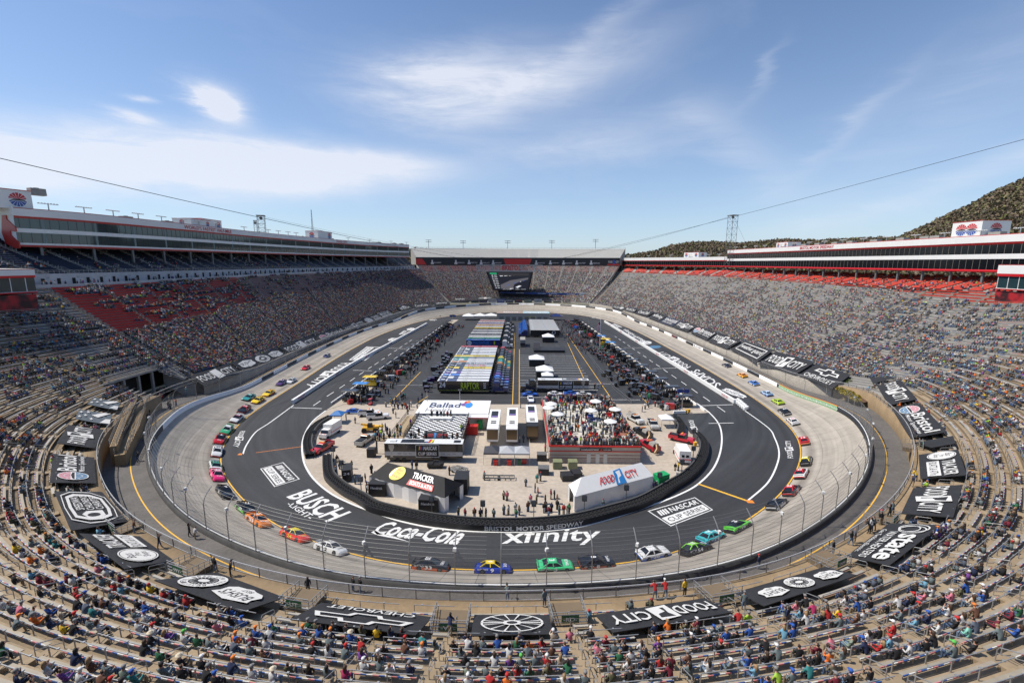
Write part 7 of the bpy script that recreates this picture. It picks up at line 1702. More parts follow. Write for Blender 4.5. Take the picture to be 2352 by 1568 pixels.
def boxtruck(c_,x,y,rz,label,stripe=rcar):
 q=gpx(c_,x,y);e=empty('ambulance',(q[0],q[1],0),rz,label=label,cat='ambulance');b=MB();b.box(-4.0,-1.15,.6,.2,1.15,3.0,tx=.03,ty=.03);b.build('box_body',M_white,e)
 b=MB();b.box(.2,-1.0,.6,1.3,1.0,2.1,ty=.08);b.box(1.3,-.95,.55,2.4,.95,1.35,tx=.08,ty=.08);b.build('cab',M_wpan,e)
 b=MB();b.hexa([(1.2,-.85,1.35),(1.75,-.85,1.35),(1.75,.85,1.35),(1.2,.85,1.35),(1.1,-.8,2.05),(1.25,-.8,2.05),(1.25,.8,2.05),(1.1,.8,2.05)]);b.box(-4.03,-.7,1.7,-3.99,-.15,2.2);b.box(-4.03,.15,1.7,-3.99,.7,2.2);b.build('windows',MATS['car_glass'],e)
 b=MB();b.box(-4.04,-1.17,1.15,.22,1.17,1.3);b.box(1.0,-.5,1.36,2.3,-.35,1.38);b.box(1.0,.35,1.36,2.3,.5,1.38);b.build('red_stripe',stripe,e)
 for xx in (-2.8,1.7):
  for yy in (-.95,.95):b=MB();b.lathe([(.22,-.15),(.42,-.14),(.42,.14),(.22,.15)],(0,0,0),12,axis='y');b.build('wheel',M_rubber,e).location=(xx,yy,.42)
boxtruck('m2',665,950,-1.75,'white box ambulance with a red stripe behind the left tyre barrier');boxtruck('m3',1545,1140,1.45,'white box ambulance seen from behind by the right tyre barrier')
pickup('m2',615,1080,-1.85,(.5,.015,.03),'red pickup truck in front of the white box ambulance on the left');pickup('m2',1000,1010,1.35,(.4,.4,.38),'grey safety pickup truck left of the long trailer',True)
pickup('m3',1555,995,-.6,(.5,.015,.03),'red pickup truck behind the right tyre barrier',True);pickup('m3',1293,865,-1.6,(.5,.5,.48),'silver pickup truck alone right of the roof terrace',True)
pickup('m3',1130,815,-1.2,(.6,.6,.58),'white track dryer truck nearest the back of the roof terrace',True,True);pickup('m3',1200,940,1.9,(.03,.03,.03),'black track dryer truck beside the roof terrace',True,True);pickup('m3',1262,1060,1.9,(.4,.02,.03),'red track dryer truck at the front corner of the terrace building',True,True)
pickup('m2',1040,760,.2,(.7,.7,.7),'white wrecker truck left of the wooden ramp',True);pickup('m2',1120,790,.3,(.65,.65,.65),'second white wrecker truck left of the wooden ramp',True)
def car(c_,x,y,rz,col,col2,label,z=0):
 q=gpx(c_,x,y,z);e=empty('parked_car',(q[0],q[1],0),rz,label=label,cat='car');over(link(CM['body'],'body',e),[paint_mat(col),paint_mat(col2)]);link(CM['windows'],'windows',e);over(link(CM['roof'],'roof',e),[paint_mat(col)])
 for xx in (-1.38,1.42):
  for yy in (-.88,.88):w=link(CM['wheel'],'wheel',e,loc=(xx,yy,.34));link(CM['rim'],'rim',w)
bl_=(.02,.10,.45)
car('m2',910,735,.1,bl_,(.5,.6,.7),'blue and white pace car left of the wrecker trucks');car('m3',168,575,.1,bl_,bl_,'blue pace car below the striped tractor');car('m3',400,572,.0,(.7,.7,.72),(.2,.1,.4),'white sports car between two blue ones');car('m3',548,568,0,bl_,bl_,'blue pace car right of the white sports car')
car('m3',172,620,-1.57,(.7,.72,.75),bl_,'white and blue car facing the viewer on the lot');car('m3',660,575,0,(.6,.6,.6),R_,'white and red car behind the terrace');car('u2',920,295,.2,(.7,.7,.7),R_,'small white car with red roof at the far end') if False else None
q=gpx('m2',1050,905);e=empty('telehandler',(q[0],q[1],0),.12,label='yellow telehandler loader beside the ramp on the left',cat='loader')
mb=MB();mb.box(-1.8,-.9,.7,1.8,.9,1.3,tx=.1);mb.bar((-2.2,.2,1.9),(2.6,.2,1.2),.35,.4);mb.box(1.2,-.8,1.2,2.2,0,1.6);mb.build('chassis',M_yel,e);mb=MB();mb.box(-.5,-.9,1.3,.7,-.1,2.3,tx=.1);mb.build('cab',M_black,e)
for x in (-1.3,1.4):
 for y in (-.95,.95):mb=MB();mb.lathe([(.28,-.2),(.6,-.18),(.6,.18),(.28,.2)],(0,0,0),12,axis='y');mb.build('wheel',M_rubber,e).location=(x,y,.6)
q=gpx('m2',1650,1235);e=empty('utility_vehicle',(q[0],q[1],0),.05,label='dark open utility vehicle in front of the long trailer',cat='utility vehicle');mb=MB();mb.box(-1.6,-.7,.4,1.6,.7,.8);mb.box(-1.6,-.7,.8,-.5,.7,1.05);mb.box(1.0,-.65,.8,1.6,.65,1.1,tx=.1);mb.build('body',M_black,e)
mb=MB();[mb.bar((x,y,.8),(x*.9,y,1.8),.05) for x in (-.4,1.0) for y in (-.65,.65)];mb.bar((-.4,-.65,1.8),(.9,-.65,1.8),.05);mb.bar((-.4,.65,1.8),(.9,.65,1.8),.05);mb.build('roll_frame',M_steeld,e);mb=MB();wheelset(mb,(-1.1,1.1),.75,.32);mb.build('wheels',M_rubber,e)
def boxobj(name,c_,x,y,w,d,h,rz,m,label,cat,lid=None,text=None,trim=None):
 q=gpx(c_,x,y);e=empty(name,(q[0],q[1],0),rz,label=label,cat=cat);mb=MB();mb.box(-w/2,0,.12,w/2,d,h-.08,tx=.02,ty=.02);mb.build('body',m,e);mb=MB();mb.box(-w/2-.03,-.03,h-.08,w/2+.03,d+.03,h);mb.build('lid',lid or m,e);mb=MB();mb.box(-w/2+.1,.1,0,w/2-.1,d-.1,.12);mb.build('base',M_steeld,e)
 if text:art([('t',0,text,.15,.6,.85,.8,{'bold':.03,'shear':.1})],lambda u,v,l:(-w/2+w*u,-.01-l,h*v),[ncar],e)
M_cov=mat('black_cover',(.02,.02,.022),.6,var=.3,vscale=2)
boxobj('covered_cabinet','m2',1110,1505,3.0,2.4,2.4,-.05,M_cov,'black covered cabinet at the left end of the black tent','cabinet',text='Hendrick');boxobj('covered_cabinet','b2',1505,80,3.2,2.4,2.3,-.05,M_cov,'black covered cabinet in front of the black tent','cabinet',text='Hendrick')
boxobj('covered_cabinet','m2',835,1370,1.6,3.2,2.4,.25,M_cov,'black covered cabinet between the tyre barrier and the black tent','cabinet',text='24');boxobj('covered_cabinet','m2',1052,1148,1.6,1.4,1.9,0,M_cov,'pair of black crates left of the long trailer','crate')
boxobj('covered_cabinet','m2',1880,1490,2.4,3.4,3.0,0,M_cov,'tall black cabinet behind the open end of the black tent','cabinet');boxobj('equipment_cart','m3',275,1180,2.0,1.6,1.5,0,M_cov,'black cart left of the terrace building','cart',lid=M_steeld);boxobj('equipment_cart','m3',290,1310,2.1,1.8,1.4,-.05,M_cov,'black cart left of the white tent','cart',lid=M_steeld)
boxobj('black_bin','m3',515,1365,2.2,2.0,1.2,.15,M_cov,'black bin behind the white tent, left of its twin','bin');boxobj('black_bin','m3',600,1345,2.0,2.0,1.2,.15,M_cov,'black bin behind the white tent, right of its twin','bin')
M_olive=mat('olive_metal',(.20,.22,.12),.6,var=.1);boxobj('transformer','m3',420,1255,1.8,1.6,1.6,0,M_olive,'left olive green transformer before the terrace building','transformer');boxobj('transformer','m3',560,1255,1.8,1.6,1.6,0,M_olive,'right olive green transformer before the terrace building','transformer')
M_grn=mat('bright_green',(.01,.32,.10),.5);boxobj('generator','m3',1395,1400,2.6,1.6,2.0,.45,M_grn,'bright green generator by the right tyre barrier','generator');boxobj('waste_container','m2',2055,885,1.3,1.8,2.0,0,M_grn,'green waste container beside the office trailers','container');boxobj('waste_container','m2',1985,940,2.6,1.8,2.2,0,M_red,'red waste container right of the chequered deck','container')
boxobj('red_trolley','m2',2200,1220,.9,.7,1.1,0,M_red,'left red trolley under the canopies','trolley');boxobj('red_trolley','m2',2325,1220,.9,.7,1.1,0,M_red,'middle red trolley under the canopies','trolley');boxobj('red_trolley','m3',113,1205,.9,.7,.9,0,M_red,'red trolley right of the canopies','trolley');boxobj('green_bin','m3',67,1215,.6,.6,1.1,0,mat('bin_green',(.02,.12,.05),.5),'dark green bin beside the canopies','bin')
boxobj('water_barrel','m3',1600,740,.6,.6,1.0,0,M_yel,'left yellow barrel beside the petrol sign','barrel');boxobj('water_barrel','m3',1627,735,.6,.6,1.0,0,M_yel,'right yellow barrel beside the petrol sign','barrel');boxobj('water_barrier','m3',1540,745,3.4,.5,.9,.05,M_white,'white plastic barrier at the end of the right pit lane','barrier')
boxobj('water_barrel','m3',1685,1045,.6,.6,1.0,0,M_yel,'yellow barrel behind the right tyre barrier','barrel')
for c_,x,y,L,rz,lab in (('m2',2230,1340,6,0,'low steel frame trailer, left of two on the open concrete'),('m2',1830,1270,2.6,-.8,'grey metal ramp in front of the long trailer, left of two'),('m2',1880,1260,2.8,-.5,'grey metal ramp in front of the long trailer, right of two')):
 q=gpx(c_,x,y);e=empty('frame_trailer',(q[0],q[1],0),rz,label=lab,cat='ramp' if 'ramp' in lab else 'trailer');mb=MB();mb.box(-L/2,-.7,.35,L/2,-.5,.55);mb.box(-L/2,.5,.35,L/2,.7,.55);[mb.box(-L/2+L*k/6-.06,-.5,.38,-L/2+L*k/6+.06,.5,.5) for k in range(7)];mb.build('frame',M_steel if 'ramp' in lab else M_steeld,e);mb=MB();wheelset(mb,(0,),.8,.25);mb.build('wheels',M_rubber,e)
def fuel_sign(c_,x,yb,yt,label,s=1.0):
 q=gpx(c_,x,yb);yy=X(c_,x,yt)[1];h=hz(np.array(q),yy);e=empty('petrol_sign',(q[0],q[1],0),label=label,cat='sign');mb=MB();mb.box(-.12,-.12,0,.12,.12,h-1.0);mb.build('pole',M_steel,e)
 w=3.0*s;mb=MB();P=[(-w,0),(-w*.8,.55*s),(-w*.25,.55*s),(0,.95*s),(w*.25,.55*s),(w*.8,.55*s),(w,0),(w*.8,-.55*s),(w*.25,-.55*s),(0,-.95*s),(-w*.25,-.55*s),(-w*.8,-.55*s)]
 mb.poly([(a*.6,-.12,h+b) for a,b in P]);mb.poly([(a*.6,.12,h+b) for a,b in P][::-1])
 for k in range(len(P)):a,b=P[k],P[(k+1)%len(P)];mb.quad((a[0]*.6,.12,h+a[1]),(b[0]*.6,.12,h+b[1]),(b[0]*.6,-.12,h+b[1]),(a[0]*.6,-.12,h+a[1]))
 mb.build('sign_board',paint_mat((.02,.05,.25)),e);art([('p',0,[(.5,.0),(.62,.5),(.5,1),(.38,.5)]),('r',1,.05,.3,.95,.7),('t',0,'SUNOCO',.1,.36,.9,.64,{'bold':.04})],lambda u,v,l:((-w+2*w*u)*.6,-.13-l,h-.95*s+1.9*s*v),[ycar,paint_mat((.02,.05,.25))],e)
fuel_sign('m3',1560,700,533,'blue and yellow diamond petrol sign on a pole at the right pit lane');fuel_sign('t2',1808,1310,1255,'far blue and yellow petrol sign at the left pit lane',1.3)
q=gpx('m3',806,130);h=hz(np.array(q),X('t3',812,1285)[1]);e=empty('flag_pole',(q[0],q[1],0),label='tall white flag pole with the national flag beside the right pit lane',cat='flag pole');mb=MB();mb.tube([(0,0,0),(0,0,h)],.11,8);mb.build('pole',M_white,e)
mb=MB();fw,fh=1.9,3.6
M_fr=paint_mat((.5,.03,.05));
for k in range(7):
 for j in range(6):
  xa,xb=-fw*(j/6),-fw*((j+1)/6);za,zb=h-.6-(j*.45),h-.6-((j+1)*.45);s0_=fh/7*k;mb.quad((xa,.1*math.sin(j*2),za-s0_),(xb,.1*math.sin(j*2+2),zb-s0_),(xb,.1*math.sin(j*2+2),zb-s0_-fh/7),(xa,.1*math.sin(j*2),za-s0_-fh/7),2 if (k<3 and j<3) else k%2)
mb.build('flag',[M_fr,M_white,paint_mat((.02,.03,.15))],e)
for k,(c_,x,yb,yt) in enumerate([('m2',1190,330,225),('m3',1165,310,225),('m3',1262,390,285),('t3',705,1330,1280),('m2',1700,400,300),('u1',1260,440,320),('m2',1575,745,640),('m2',1875,745,640)]):
 q=gpx(c_,x,yb);h=hz(np.array(q),X(c_,x,yt)[1]) if c_ != 'u1' else 9;z0=3.6 if k>5 else 0;e=empty('light_mast',(q[0],q[1],z0),label='slim grey mast with lamps, %s of the pit area masts'%ORD[k],cat='mast');mb=MB();mb.tube([(0,0,0),(0,0,min(max(h-z0,3),10))],.08,6);mb.build('mast',M_steel,e);mb=MB();mb.box(-.5,-.15,min(max(h-z0,3),10),.5,.15,min(max(h-z0,3),10)+.3);mb.build('lamps',M_steeld,e)
for k,(c_,x,yb) in enumerate([('m2',545,1010),('m2',715,1180),('m2',790,1310),('m2',968,1470),('b2',1540,88),('b2',1985,130),('b3',190,130),('b3',630,80),('m3',1045,1550),('m3',1350,1430),('m3',1555,1300),('m3',1660,1170),('m3',1665,1000),('m3',1490,850)]):
 q=gpx(c_,x,yb);e=empty('track_signal',(q[0],q[1],0),label='black boxed track light on a post, %s round the tyre barriers from the left'%ORD[k],cat='signal light',group='track lights round the infield edge');mb=MB();mb.bar((0,0,0),(0,0,2.2),.12);mb.build('post',M_steeld,e);mb=MB();mb.box(-.38,-.25,2.2,.38,.25,3.1);mb.build('light_box',M_black,e);mb=MB();mb.box(-.3,-.27,2.3,.3,-.25,3.0);mb.build('lens',mat('lens_grey',(.12,.14,.15),.2),e)
brf=empty('crowd_barrier_line',(35,20,0),label='winding line of steel crowd barriers between the lot and the right garages',cat='barrier');mb=MB();pts=[gpx('m3',*p) for p in ((685,180),(740,260),(790,330),(870,420),(930,510),(1010,580),(1100,650))];P2=spl([(p[0],p[1]) for p in pts],6)
for a,b in zip(P2[:-1],P2[1:]):
 A,B_=np.array((a[0]-35,a[1]-20,0)),np.array((b[0]-35,b[1]-20,0))
 for hh in (.2,1.1):mb.bar(A+(0,0,hh),B_+(0,0,hh),.05)
 for k in range(6):p=A+(B_-A)*k/6;mb.bar(p+(0,0,.2),p+(0,0,1.1),.03)
mb.build('barriers',M_steel,brf)
for k,(x,y,r_,yl) in enumerate([(750,455,2.6,0),(690,490,.9,1),(720,510,.9,1),(760,520,.9,1),(800,530,.9,1),(650,490,.8,1),(700,530,.8,1),(740,545,.8,1),(780,555,.8,1),(820,560,.9,1),(790,580,.8,1),(825,595,.9,1),(770,500,.9,1),(680,515,.8,1),(805,510,.9,1)]):
 q=gpx('m4',x,y+10,6.2);e=empty('shrub',(q[0],q[1],5.6),label='large dark green clipped shrub in the bed by the right wall' if not yl else '%s golden shrub of the planted bed by the right wall'%ORD[k],cat='shrub',group=None if not yl else 'golden shrubs in the bed');rs=np.random.RandomState(k);n=260 if yl else 900
 d=rs.normal(size=(n,3));d /= np.linalg.norm(d,axis=1)[:,None];d[:,2]=abs(d[:,2]);P=d*r_*rs.uniform(.75,1,(n,1))*np.array((1.2 if not yl else 1,1,.75));u=rs.normal(size=(n,3));u /= np.linalg.norm(u,axis=1)[:,None];w=np.cross(u,rs.normal(size=(n,3)));w /= np.linalg.norm(w,axis=1)[:,None];s=.13*rs.uniform(.6,1.3,(n,1))
 quad=np.stack([P-u*s-w*s,P+u*s-w*s,P+u*s+w*s,P-u*s+w*s],1).reshape(-1,3);col=(np.array((.05,.08,.015)) if not yl else np.array((.30,.24,.02)))*rs.uniform(.6,1.4,(n,1));link(np_mesh('leaves',quad,np.arange(len(quad)).reshape(-1,4),M_leaf,col=col),'leaves',e)
 mb=MB();mb.lathe([(.1,-.3),(r_*.8,.05),(r_*.75,r_*.35),(r_*.3,r_*.62)],n=9);mb.build('stem',mat('shrub_core',(.06,.06,.015),.9),e)
mb=MB();mb.poly([tuple(np.array(gpx('m4',a,b,5.62))) for a,b in ((620,480),(700,420),(800,400),(870,470),(950,620),(880,640),(740,600),(660,530))]);mb.build('planting_bed',mat('bark_mulch',(.10,.055,.03),.9,var=.4,vscale=3),kind='structure')
# ---------------------------------------------------------------- benches
def arr(A,i):
 i=np.asarray(i,float)%NS;k=i.astype(int);f=i-k
 if A.ndim==2:return A[k]*(1-f)[...,None]+A[(k+1)%NS]*f[...,None]
 return A[k]*(1-f)+A[(k+1)%NS]*f
def bowlv(i,t,dz=0.0):
 a=arr(WP,i)+arr(BN,i)*arr(O0,i)[...,None];b=arr(KP,i);p=a+(b-a)*np.asarray(t)[...,None];w=arr(BOW,i);h0=arr(H0,i)
 return np.concatenate([p,(h0+(arr(HK,i)-h0)*(w*t+(1-w)*t*t)+dz)[...,None]],-1)
nearA=[637.9,644.05,647.3,653.3,657,663.2,667,673.2,677,683.2,687.3,693.5,698,704.5,710,718]
nearA=sorted(nearA+[1282-a for a in nearA if a>645])
AIS=[a for a in nearA if a>552]+list(np.arange(727,B1,9.5))+[549.5]+list(np.arange(540,B0,-10.0));AIS=sorted(AIS)
AISA=np.array(AIS)
def aisle_d(i):return np.abs(AISA[:,None]-np.asarray(i)[None]).min(0)
AW=.42
def under_banner(i,t):
 r=np.zeros(np.shape(i),bool)
 for (a,b,c_,d_,l,isb) in BANNERS:
  if isb:r |=(i>a-.15)&(i<b+.15)&(t>c_-.008)&(t<d_-.004)
 return r
def region(i,k):
 r=np.zeros(np.shape(i),int);kk=np.asarray(k);RK=np.interp(i,RKI,RKK)
 r=np.where((i<549.5)&(i>495)&(kk>RK),1,r)
 r=np.where((i<=495)&(kk>27),2,r);r=np.where((i>735)&(kk>np.interp(i,[740,765,780,919],[36.5,38,39.5,39.5])),3,r);return r
RKP=sorted([hit(*q) for q in ((266,770),(410,738),(520,715),(600,690))]);RKI=[a for a,b in RKP];RKK=[b*NR for a,b in RKP];print('red',RKP)
sections=[]
for a,b in zip(AIS[:-1],AIS[1:]):
 for k in range(NR):sections.append((a+AW,b-AW,k))
def frac(k,s):return (k+s)/NR
cand=[]
for (a,b,k) in sections:
 m=(a+b)/2
 if b-a<1 or not (590<m<700) or bowl_skip(m,k):continue
 P=bowl(m,frac(k,.4));s=proj(P)[0];z=(P-CAMP)@CF
 if z>8 and-120<s[0]<2470 and 0<s[1]<1640 and not under_banner(np.array([m]),np.array([frac(k,.4)]))[0]:cand.append((z/(b-a)**.3,a,b,k))
cand.sort();near_set=set((round(a,3),k) for _,a,b,k in cand[:300])
M_plank=mat('bench_plank',(.32,.28,.215),.6,.1,var=.16,vscale=1.2)
M_sb,M_sr,M_sw=mat('strip_blue',(.03,.10,.32),.5),mat('strip_pink',(.55,.20,.20),.5),mat('strip_white',(.62,.62,.60),.5)
SHORTB={}
def bench_name(m,k):
 best=min(NB,key=lambda b:abs(b[0]-m));return best[1]
NB=[(a[0]/2+a[1]/2,n) for a,n in zip([b for b in BANNERS if b[5]][:18],['far flag','near flag','left curl','left half globe','wavy outline','left oval','left bean ring','big bow tie','centre globe','inverted curl','right bean ring','white rings','right curl','right oval','plain cover','right half globe','upper curl','black wedge'])]
nth=lambda n:['first','second','third','fourth','fifth','sixth','seventh','eighth','ninth','tenth','eleventh','twelfth','thirteenth','fourteenth','fifteenth','sixteenth','seventeenth','eighteenth','nineteenth','twentieth','twenty-first','twenty-second','twenty-third','twenty-fourth','twenty-fifth','twenty-sixth','twenty-seventh','twenty-eighth','twenty-ninth','thirtieth','thirty-first','thirty-second','thirty-third','thirty-fourth','thirty-fifth','thirty-sixth','thirty-seventh','thirty-eighth','thirty-ninth','fortieth','forty-first'][n]
AIDX={round(a+AW,3):n for n,a in enumerate(AIS)}
n0=AIDX[round(637.9+AW,3)]
for _,a,b,k in cand[:300]:
 m=(a+b)/2;n=AIDX[round(a,3)]-n0;side='in the centre block' if n==0 else ('%s block %s of centre'%(nth(abs(n)-1),'right' if n>0 else 'left'))
 org=bowl(m,frac(k,.4));org[2]=bowl(m,frac(k,0))[2]
 e=empty('bench',org,label='bench with striped back edge, %s row up, %s'%(nth(k),side),cat='bench',group='benches of the near turn')
 I=np.arange(a,b+.01,max(.4,(b-a)/max(1,round((b-a)/.45))));z=bowlv(I,np.full(len(I),frac(k,0)))[:,2]
 L=lambda s:bowlv(I,np.full(len(I),frac(k,s)))[:,:2]
 P1,P2_,P3,P4=L(.32),L(.52),L(.55),L(.04);mb=MB();ms=[MB(),MB(),MB()];rl_=MB()
 for j in range(len(I)-1):
  q=[(*P1[j],z[j]+.38),(*P2_[j],z[j]+.38),(*P2_[j+1],z[j+1]+.38),(*P1[j+1],z[j+1]+.38)];q=[tuple(np.array(x)-org) for x in q];mb.hexa(q[::1]+[(x[0],x[1],x[2]+.05) for x in q])
  nn_=2
  for h in range(nn_):
   pa,pb=P3[j]+(P3[j+1]-P3[j])*h/nn_,P3[j]+(P3[j+1]-P3[j])*(h+1)/nn_;ms[(j*nn_+h+k)%3].bar(np.array((*pa,z[j]+.45))-org,np.array((*pb,z[j+1]+.45))-org,.05,.10)
  rl_.bar(np.array((*P4[j],z[j]+.80))-org,np.array((*P4[j+1],z[j+1]+.80))-org,.045)
  if j%3==0:rl_.bar(np.array((*P4[j],z[j]))-org,np.array((*P4[j],z[j]+.8))-org,.06);mb.bar(np.array((*P2_[j],z[j]))-org,np.array((*P2_[j],z[j]+.38))-org,.05)
  if j%2:pc=np.array((*P4[j],z[j]+.84))-org;rl_.box(pc[0]-.07,pc[1]-.07,pc[2]-.03,pc[0]+.07,pc[1]+.07,pc[2]+.03)
 mb.build('seat_plank',M_plank,e);[x.build('edge_strip',mm,e) for x,mm in zip(ms,(M_sb,M_sw,M_sr)) if x.f];rl_.build('cup_rail',M_steel,e)
V=[];Cc=[]
pal_b={0:(.35,.325,.28),1:(.42,.014,.012),2:(.36,.08,.07),3:(.44,.04,.02)}
strip_c=np.array([(.04,.12,.36),(.6,.6,.58),(.50,.17,.16),(.5,.5,.48),(.45,.45,.43)])
rs=np.random.RandomState(3)
for k in range(NR):
 I=np.arange(B0,B1-.5,.8);J=I+.8
 ok=(aisle_d(I+.4)>AW)&~((I+.4>=GA)&(I+.4<=GB)&(k<np.array([gap_rows(x) for x in I])))&~under_banner(I+.4,np.full(len(I),frac(k,.5)))
 sec=AISA[np.clip(np.searchsorted(AISA,I+.4)-1,0,len(AISA)-1)];ok &=~np.array([(round(s+AW,3),k) in near_set for s in sec])
 I,J=I[ok],J[ok];n=len(I)
 if not n:continue
 reg=region(I,k);T=lambda s:np.full(n,frac(k,s));za,zb=bowlv(I,T(0))[:,2],bowlv(J,T(0))[:,2]
 def q4(sa,sb,ha,hb,col):
  A,B_=bowlv(I,T(sa))[:,:2],bowlv(I,T(sb))[:,:2];C_,D_=bowlv(J,T(sb))[:,:2],bowlv(J,T(sa))[:,:2]
  f=lambda P,z,h:np.concatenate([P,(z+h)[:,None]],1);V.append(np.stack([f(A,za,ha),f(B_,za,hb),f(C_,zb,hb),f(D_,zb,ha)],1));Cc.append(col)
 base=np.array([pal_b[r] for r in reg])*rs.uniform(.85,1.12,(n,1));stc=np.where((reg==0)[:,None],strip_c[rs.choice(5,n)],base*.9)
 bh=np.where(reg%2==1,.80,.50)
 q4(.30,.54,.42,.42,base);q4(.30,.30,.32,.42,base*.9);q4(.56,.56,.36,bh,stc)
 sel=(reg==0);
 if sel.any():I,J=I[sel],J[sel];n=len(I);za,zb=za[sel],zb[sel];q4(.03,.03,.72,.80,np.tile((.30,.30,.29),(n,1)))
V=np.concatenate(V).reshape(-1,3);Cc=np.concatenate(Cc)
link(np_mesh('benches',V,np.arange(len(V)).reshape(-1,4),mat('bench_mix',(.4,.4,.4),.55,attr='Col'),col=Cc),'benches',kind='stuff',label='mass of silver benches and red and orange seats filling the bowl',cat='benches')
print('bench quads',len(V)//4)
ms_=MB();hr=MB();hrn=[]
for a in AIS:
 if a>B1-1:continue
 for k in range(NR):
  if bowl_skip(a,k):continue
  P=[bowl(a+d,frac(k,s)) for d,s in ((-AW*.8,.5),(AW*.8,.5),(AW*.8,1),(-AW*.8,1))];z=bowl(a,frac(k,0))[2];h=(bowl(a,frac(k+1,0))[2]-z)/2
  ms_.hexa([(p[0],p[1],z) for p in P]+[(p[0],p[1],z+h) for p in P])
hc=[]
for a in AIS:
 for k in range(1,NR-1,2):
  if a>B1-1 or bowl_skip(a,k) or under_banner(np.array([a]),np.array([frac(k,.5)]))[0]:continue
  P=bowl(a,frac(k,.5));z=(P-CAMP)@CF;s=proj(P)[0];vis=z>6 and-60<s[0]<2420 and s[1]<1620;hc.append((z if vis else 1e6,a,k))
hc.sort();
def rail_pts(a,k):p,q=bowl(a,frac(k,.15)),bowl(a,frac(k+1,.25));zp,zq=bowl(a,frac(k,0))[2],bowl(a,frac(k+1,0))[2];return np.array((p[0],p[1],zp)),np.array((q[0],q[1],zq))
for n,(z,a,k) in enumerate(hc):
 p,q=rail_pts(a,k);up=np.array((0,0,1.0))
 if n<150 and z<1e5:
  d=(q-p);d /= np.linalg.norm(d);m_=MB();m_.tube([p-p,up*.75,up*.92+d*.12,(q-p)+up*.92-d*.12,(q-p)+up*.75,(q-p)],.032,6);m_.bar(up*.5,(q-p)+up*.5,.04)
  n_i=AIS.index(a)-n0;e=m_.build('aisle_handrail',M_steel,None,label='grey looped handrail %s row up, %s aisle %s'%(nth(k),nth(abs(n_i if n_i<=0 else n_i-1)),'left of centre' if n_i<=0 else 'right of centre'),cat='handrail',group='looped handrails in the aisles');e.location=p
 else:
  hr.bar(p,p+up*.95,.05);hr.bar(q,q+up*.95,.05);hr.bar(p+up*.95,q+up*.95,.05);hr.bar(p+up*.5,q+up*.5,.04)
ms_.v=[(x,y+130,z) for x,y,z in ms_.v];ms_.build('aisle_steps',M_tread,stand);hr.build('handrails',M_steel,None,kind='stuff',label='distant grey handrails running up every aisle',cat='handrails')
for k,(c_,x,y,s) in enumerate([('b1',965,205,'TX'),('b1',1550,580,'WV'),('b2',330,880,'UT'),('b2',1680,1085,'VT'),('b3',510,1010,'RO'),('b3',1880,830,'PO'),('b4',650,515,'NM'),('b4',1120,135,'MO'),('m4',1420,1030,'OK')]):
 i,t=hit(*X(c_,x,y),.6);p=bowl(i,t);q=bowl(i+.5,t)-bowl(i-.5,t);rz=math.atan2(q[1],q[0]);e=empty('portal',p,rz,label='stair portal with a small green sign, %s from the left round the near turn'%nth(k),cat='portal',group='stair portals in the near turn')
 w=1.5;mb=MB();mb.box(-w,0,-.6,w,2.6,.06);mb.build('stairwell',M_riser,e);mb=MB()
 for x_ in (-w,w):
  for hh in (.35,.7,1.05):mb.bar((x_,0,hh),(x_,2.8,hh-.4),.05)
  for j in range(6):mb.bar((x_,2.8*j/5,-.5),(x_,2.8*j/5,1.05-.08*j),.05)
 for hh in (.35,.7,1.05,1.3):mb.bar((-w,0,hh),(w,0,hh),.05)
 mb.build('railing',M_steel,e);mb=MB();mb.box(-.75,-.02,.25,.75,.02,1.0);mb.box(-.75,.0,.25,.75,.04,1.0);sg=mb.build('sign',mat('sign_green',(.015,.12,.05),.6),e)
 art([('t',0,'-'+s+'-',.1,.25,.9,.75,{'bold':.03})],lambda u,v,l:(.75-1.5*u,.04+l,.25+.75*v),[ncar],sg) if False else art([('t',0,'-'+s+'-',.1,.25,.9,.75,{'bold':.03})],lambda u,v,l:(-.75+1.5*u,-.03-l,.25+.75*v),[ncar],sg)
 art([('t',0,'-'+s+'-',.1,.25,.9,.75,{'bold':.03})],lambda u,v,l:(.75-1.5*u,.045+l,.25+.75*v),[ncar],sg)
# ---------------------------------------------------------------- people: skinned bodies in a few poses
def skin_body(nodes,edges,name):
 me=bpy.data.meshes.new(name);me.from_pydata([n[0] for n in nodes],[],edges) if False else me.from_pydata([n[0] for n in nodes],edges,[])
 ob=bpy.data.objects.new(name,me);COL.objects.link(ob);md=ob.modifiers.new('s','SKIN')
 if not me.skin_vertices:me.skin_vertices.new()
 for v,n in zip(me.skin_vertices[0].data,nodes):v.radius=n[1] if isinstance(n[1],tuple) else (n[1],n[1])
 me.skin_vertices[0].data[0].use_root=True
 sb=ob.modifiers.new('sub','SUBSURF');sb.levels=1;sb.render_levels=1
 dg=bpy.context.evaluated_depsgraph_get();out=bpy.data.meshes.new_from_object(ob.evaluated_get(dg));bpy.data.objects.remove(ob);bpy.data.meshes.remove(me);return out
M_skin=mat('skin',(.45,.25,.17),.6);M_jean=mat('denim',(.05,.09,.17),.8);M_shoe=mat('shoe',(.05,.05,.05),.7);M_hair=mat('hair_brown',(.05,.028,.015),.7)
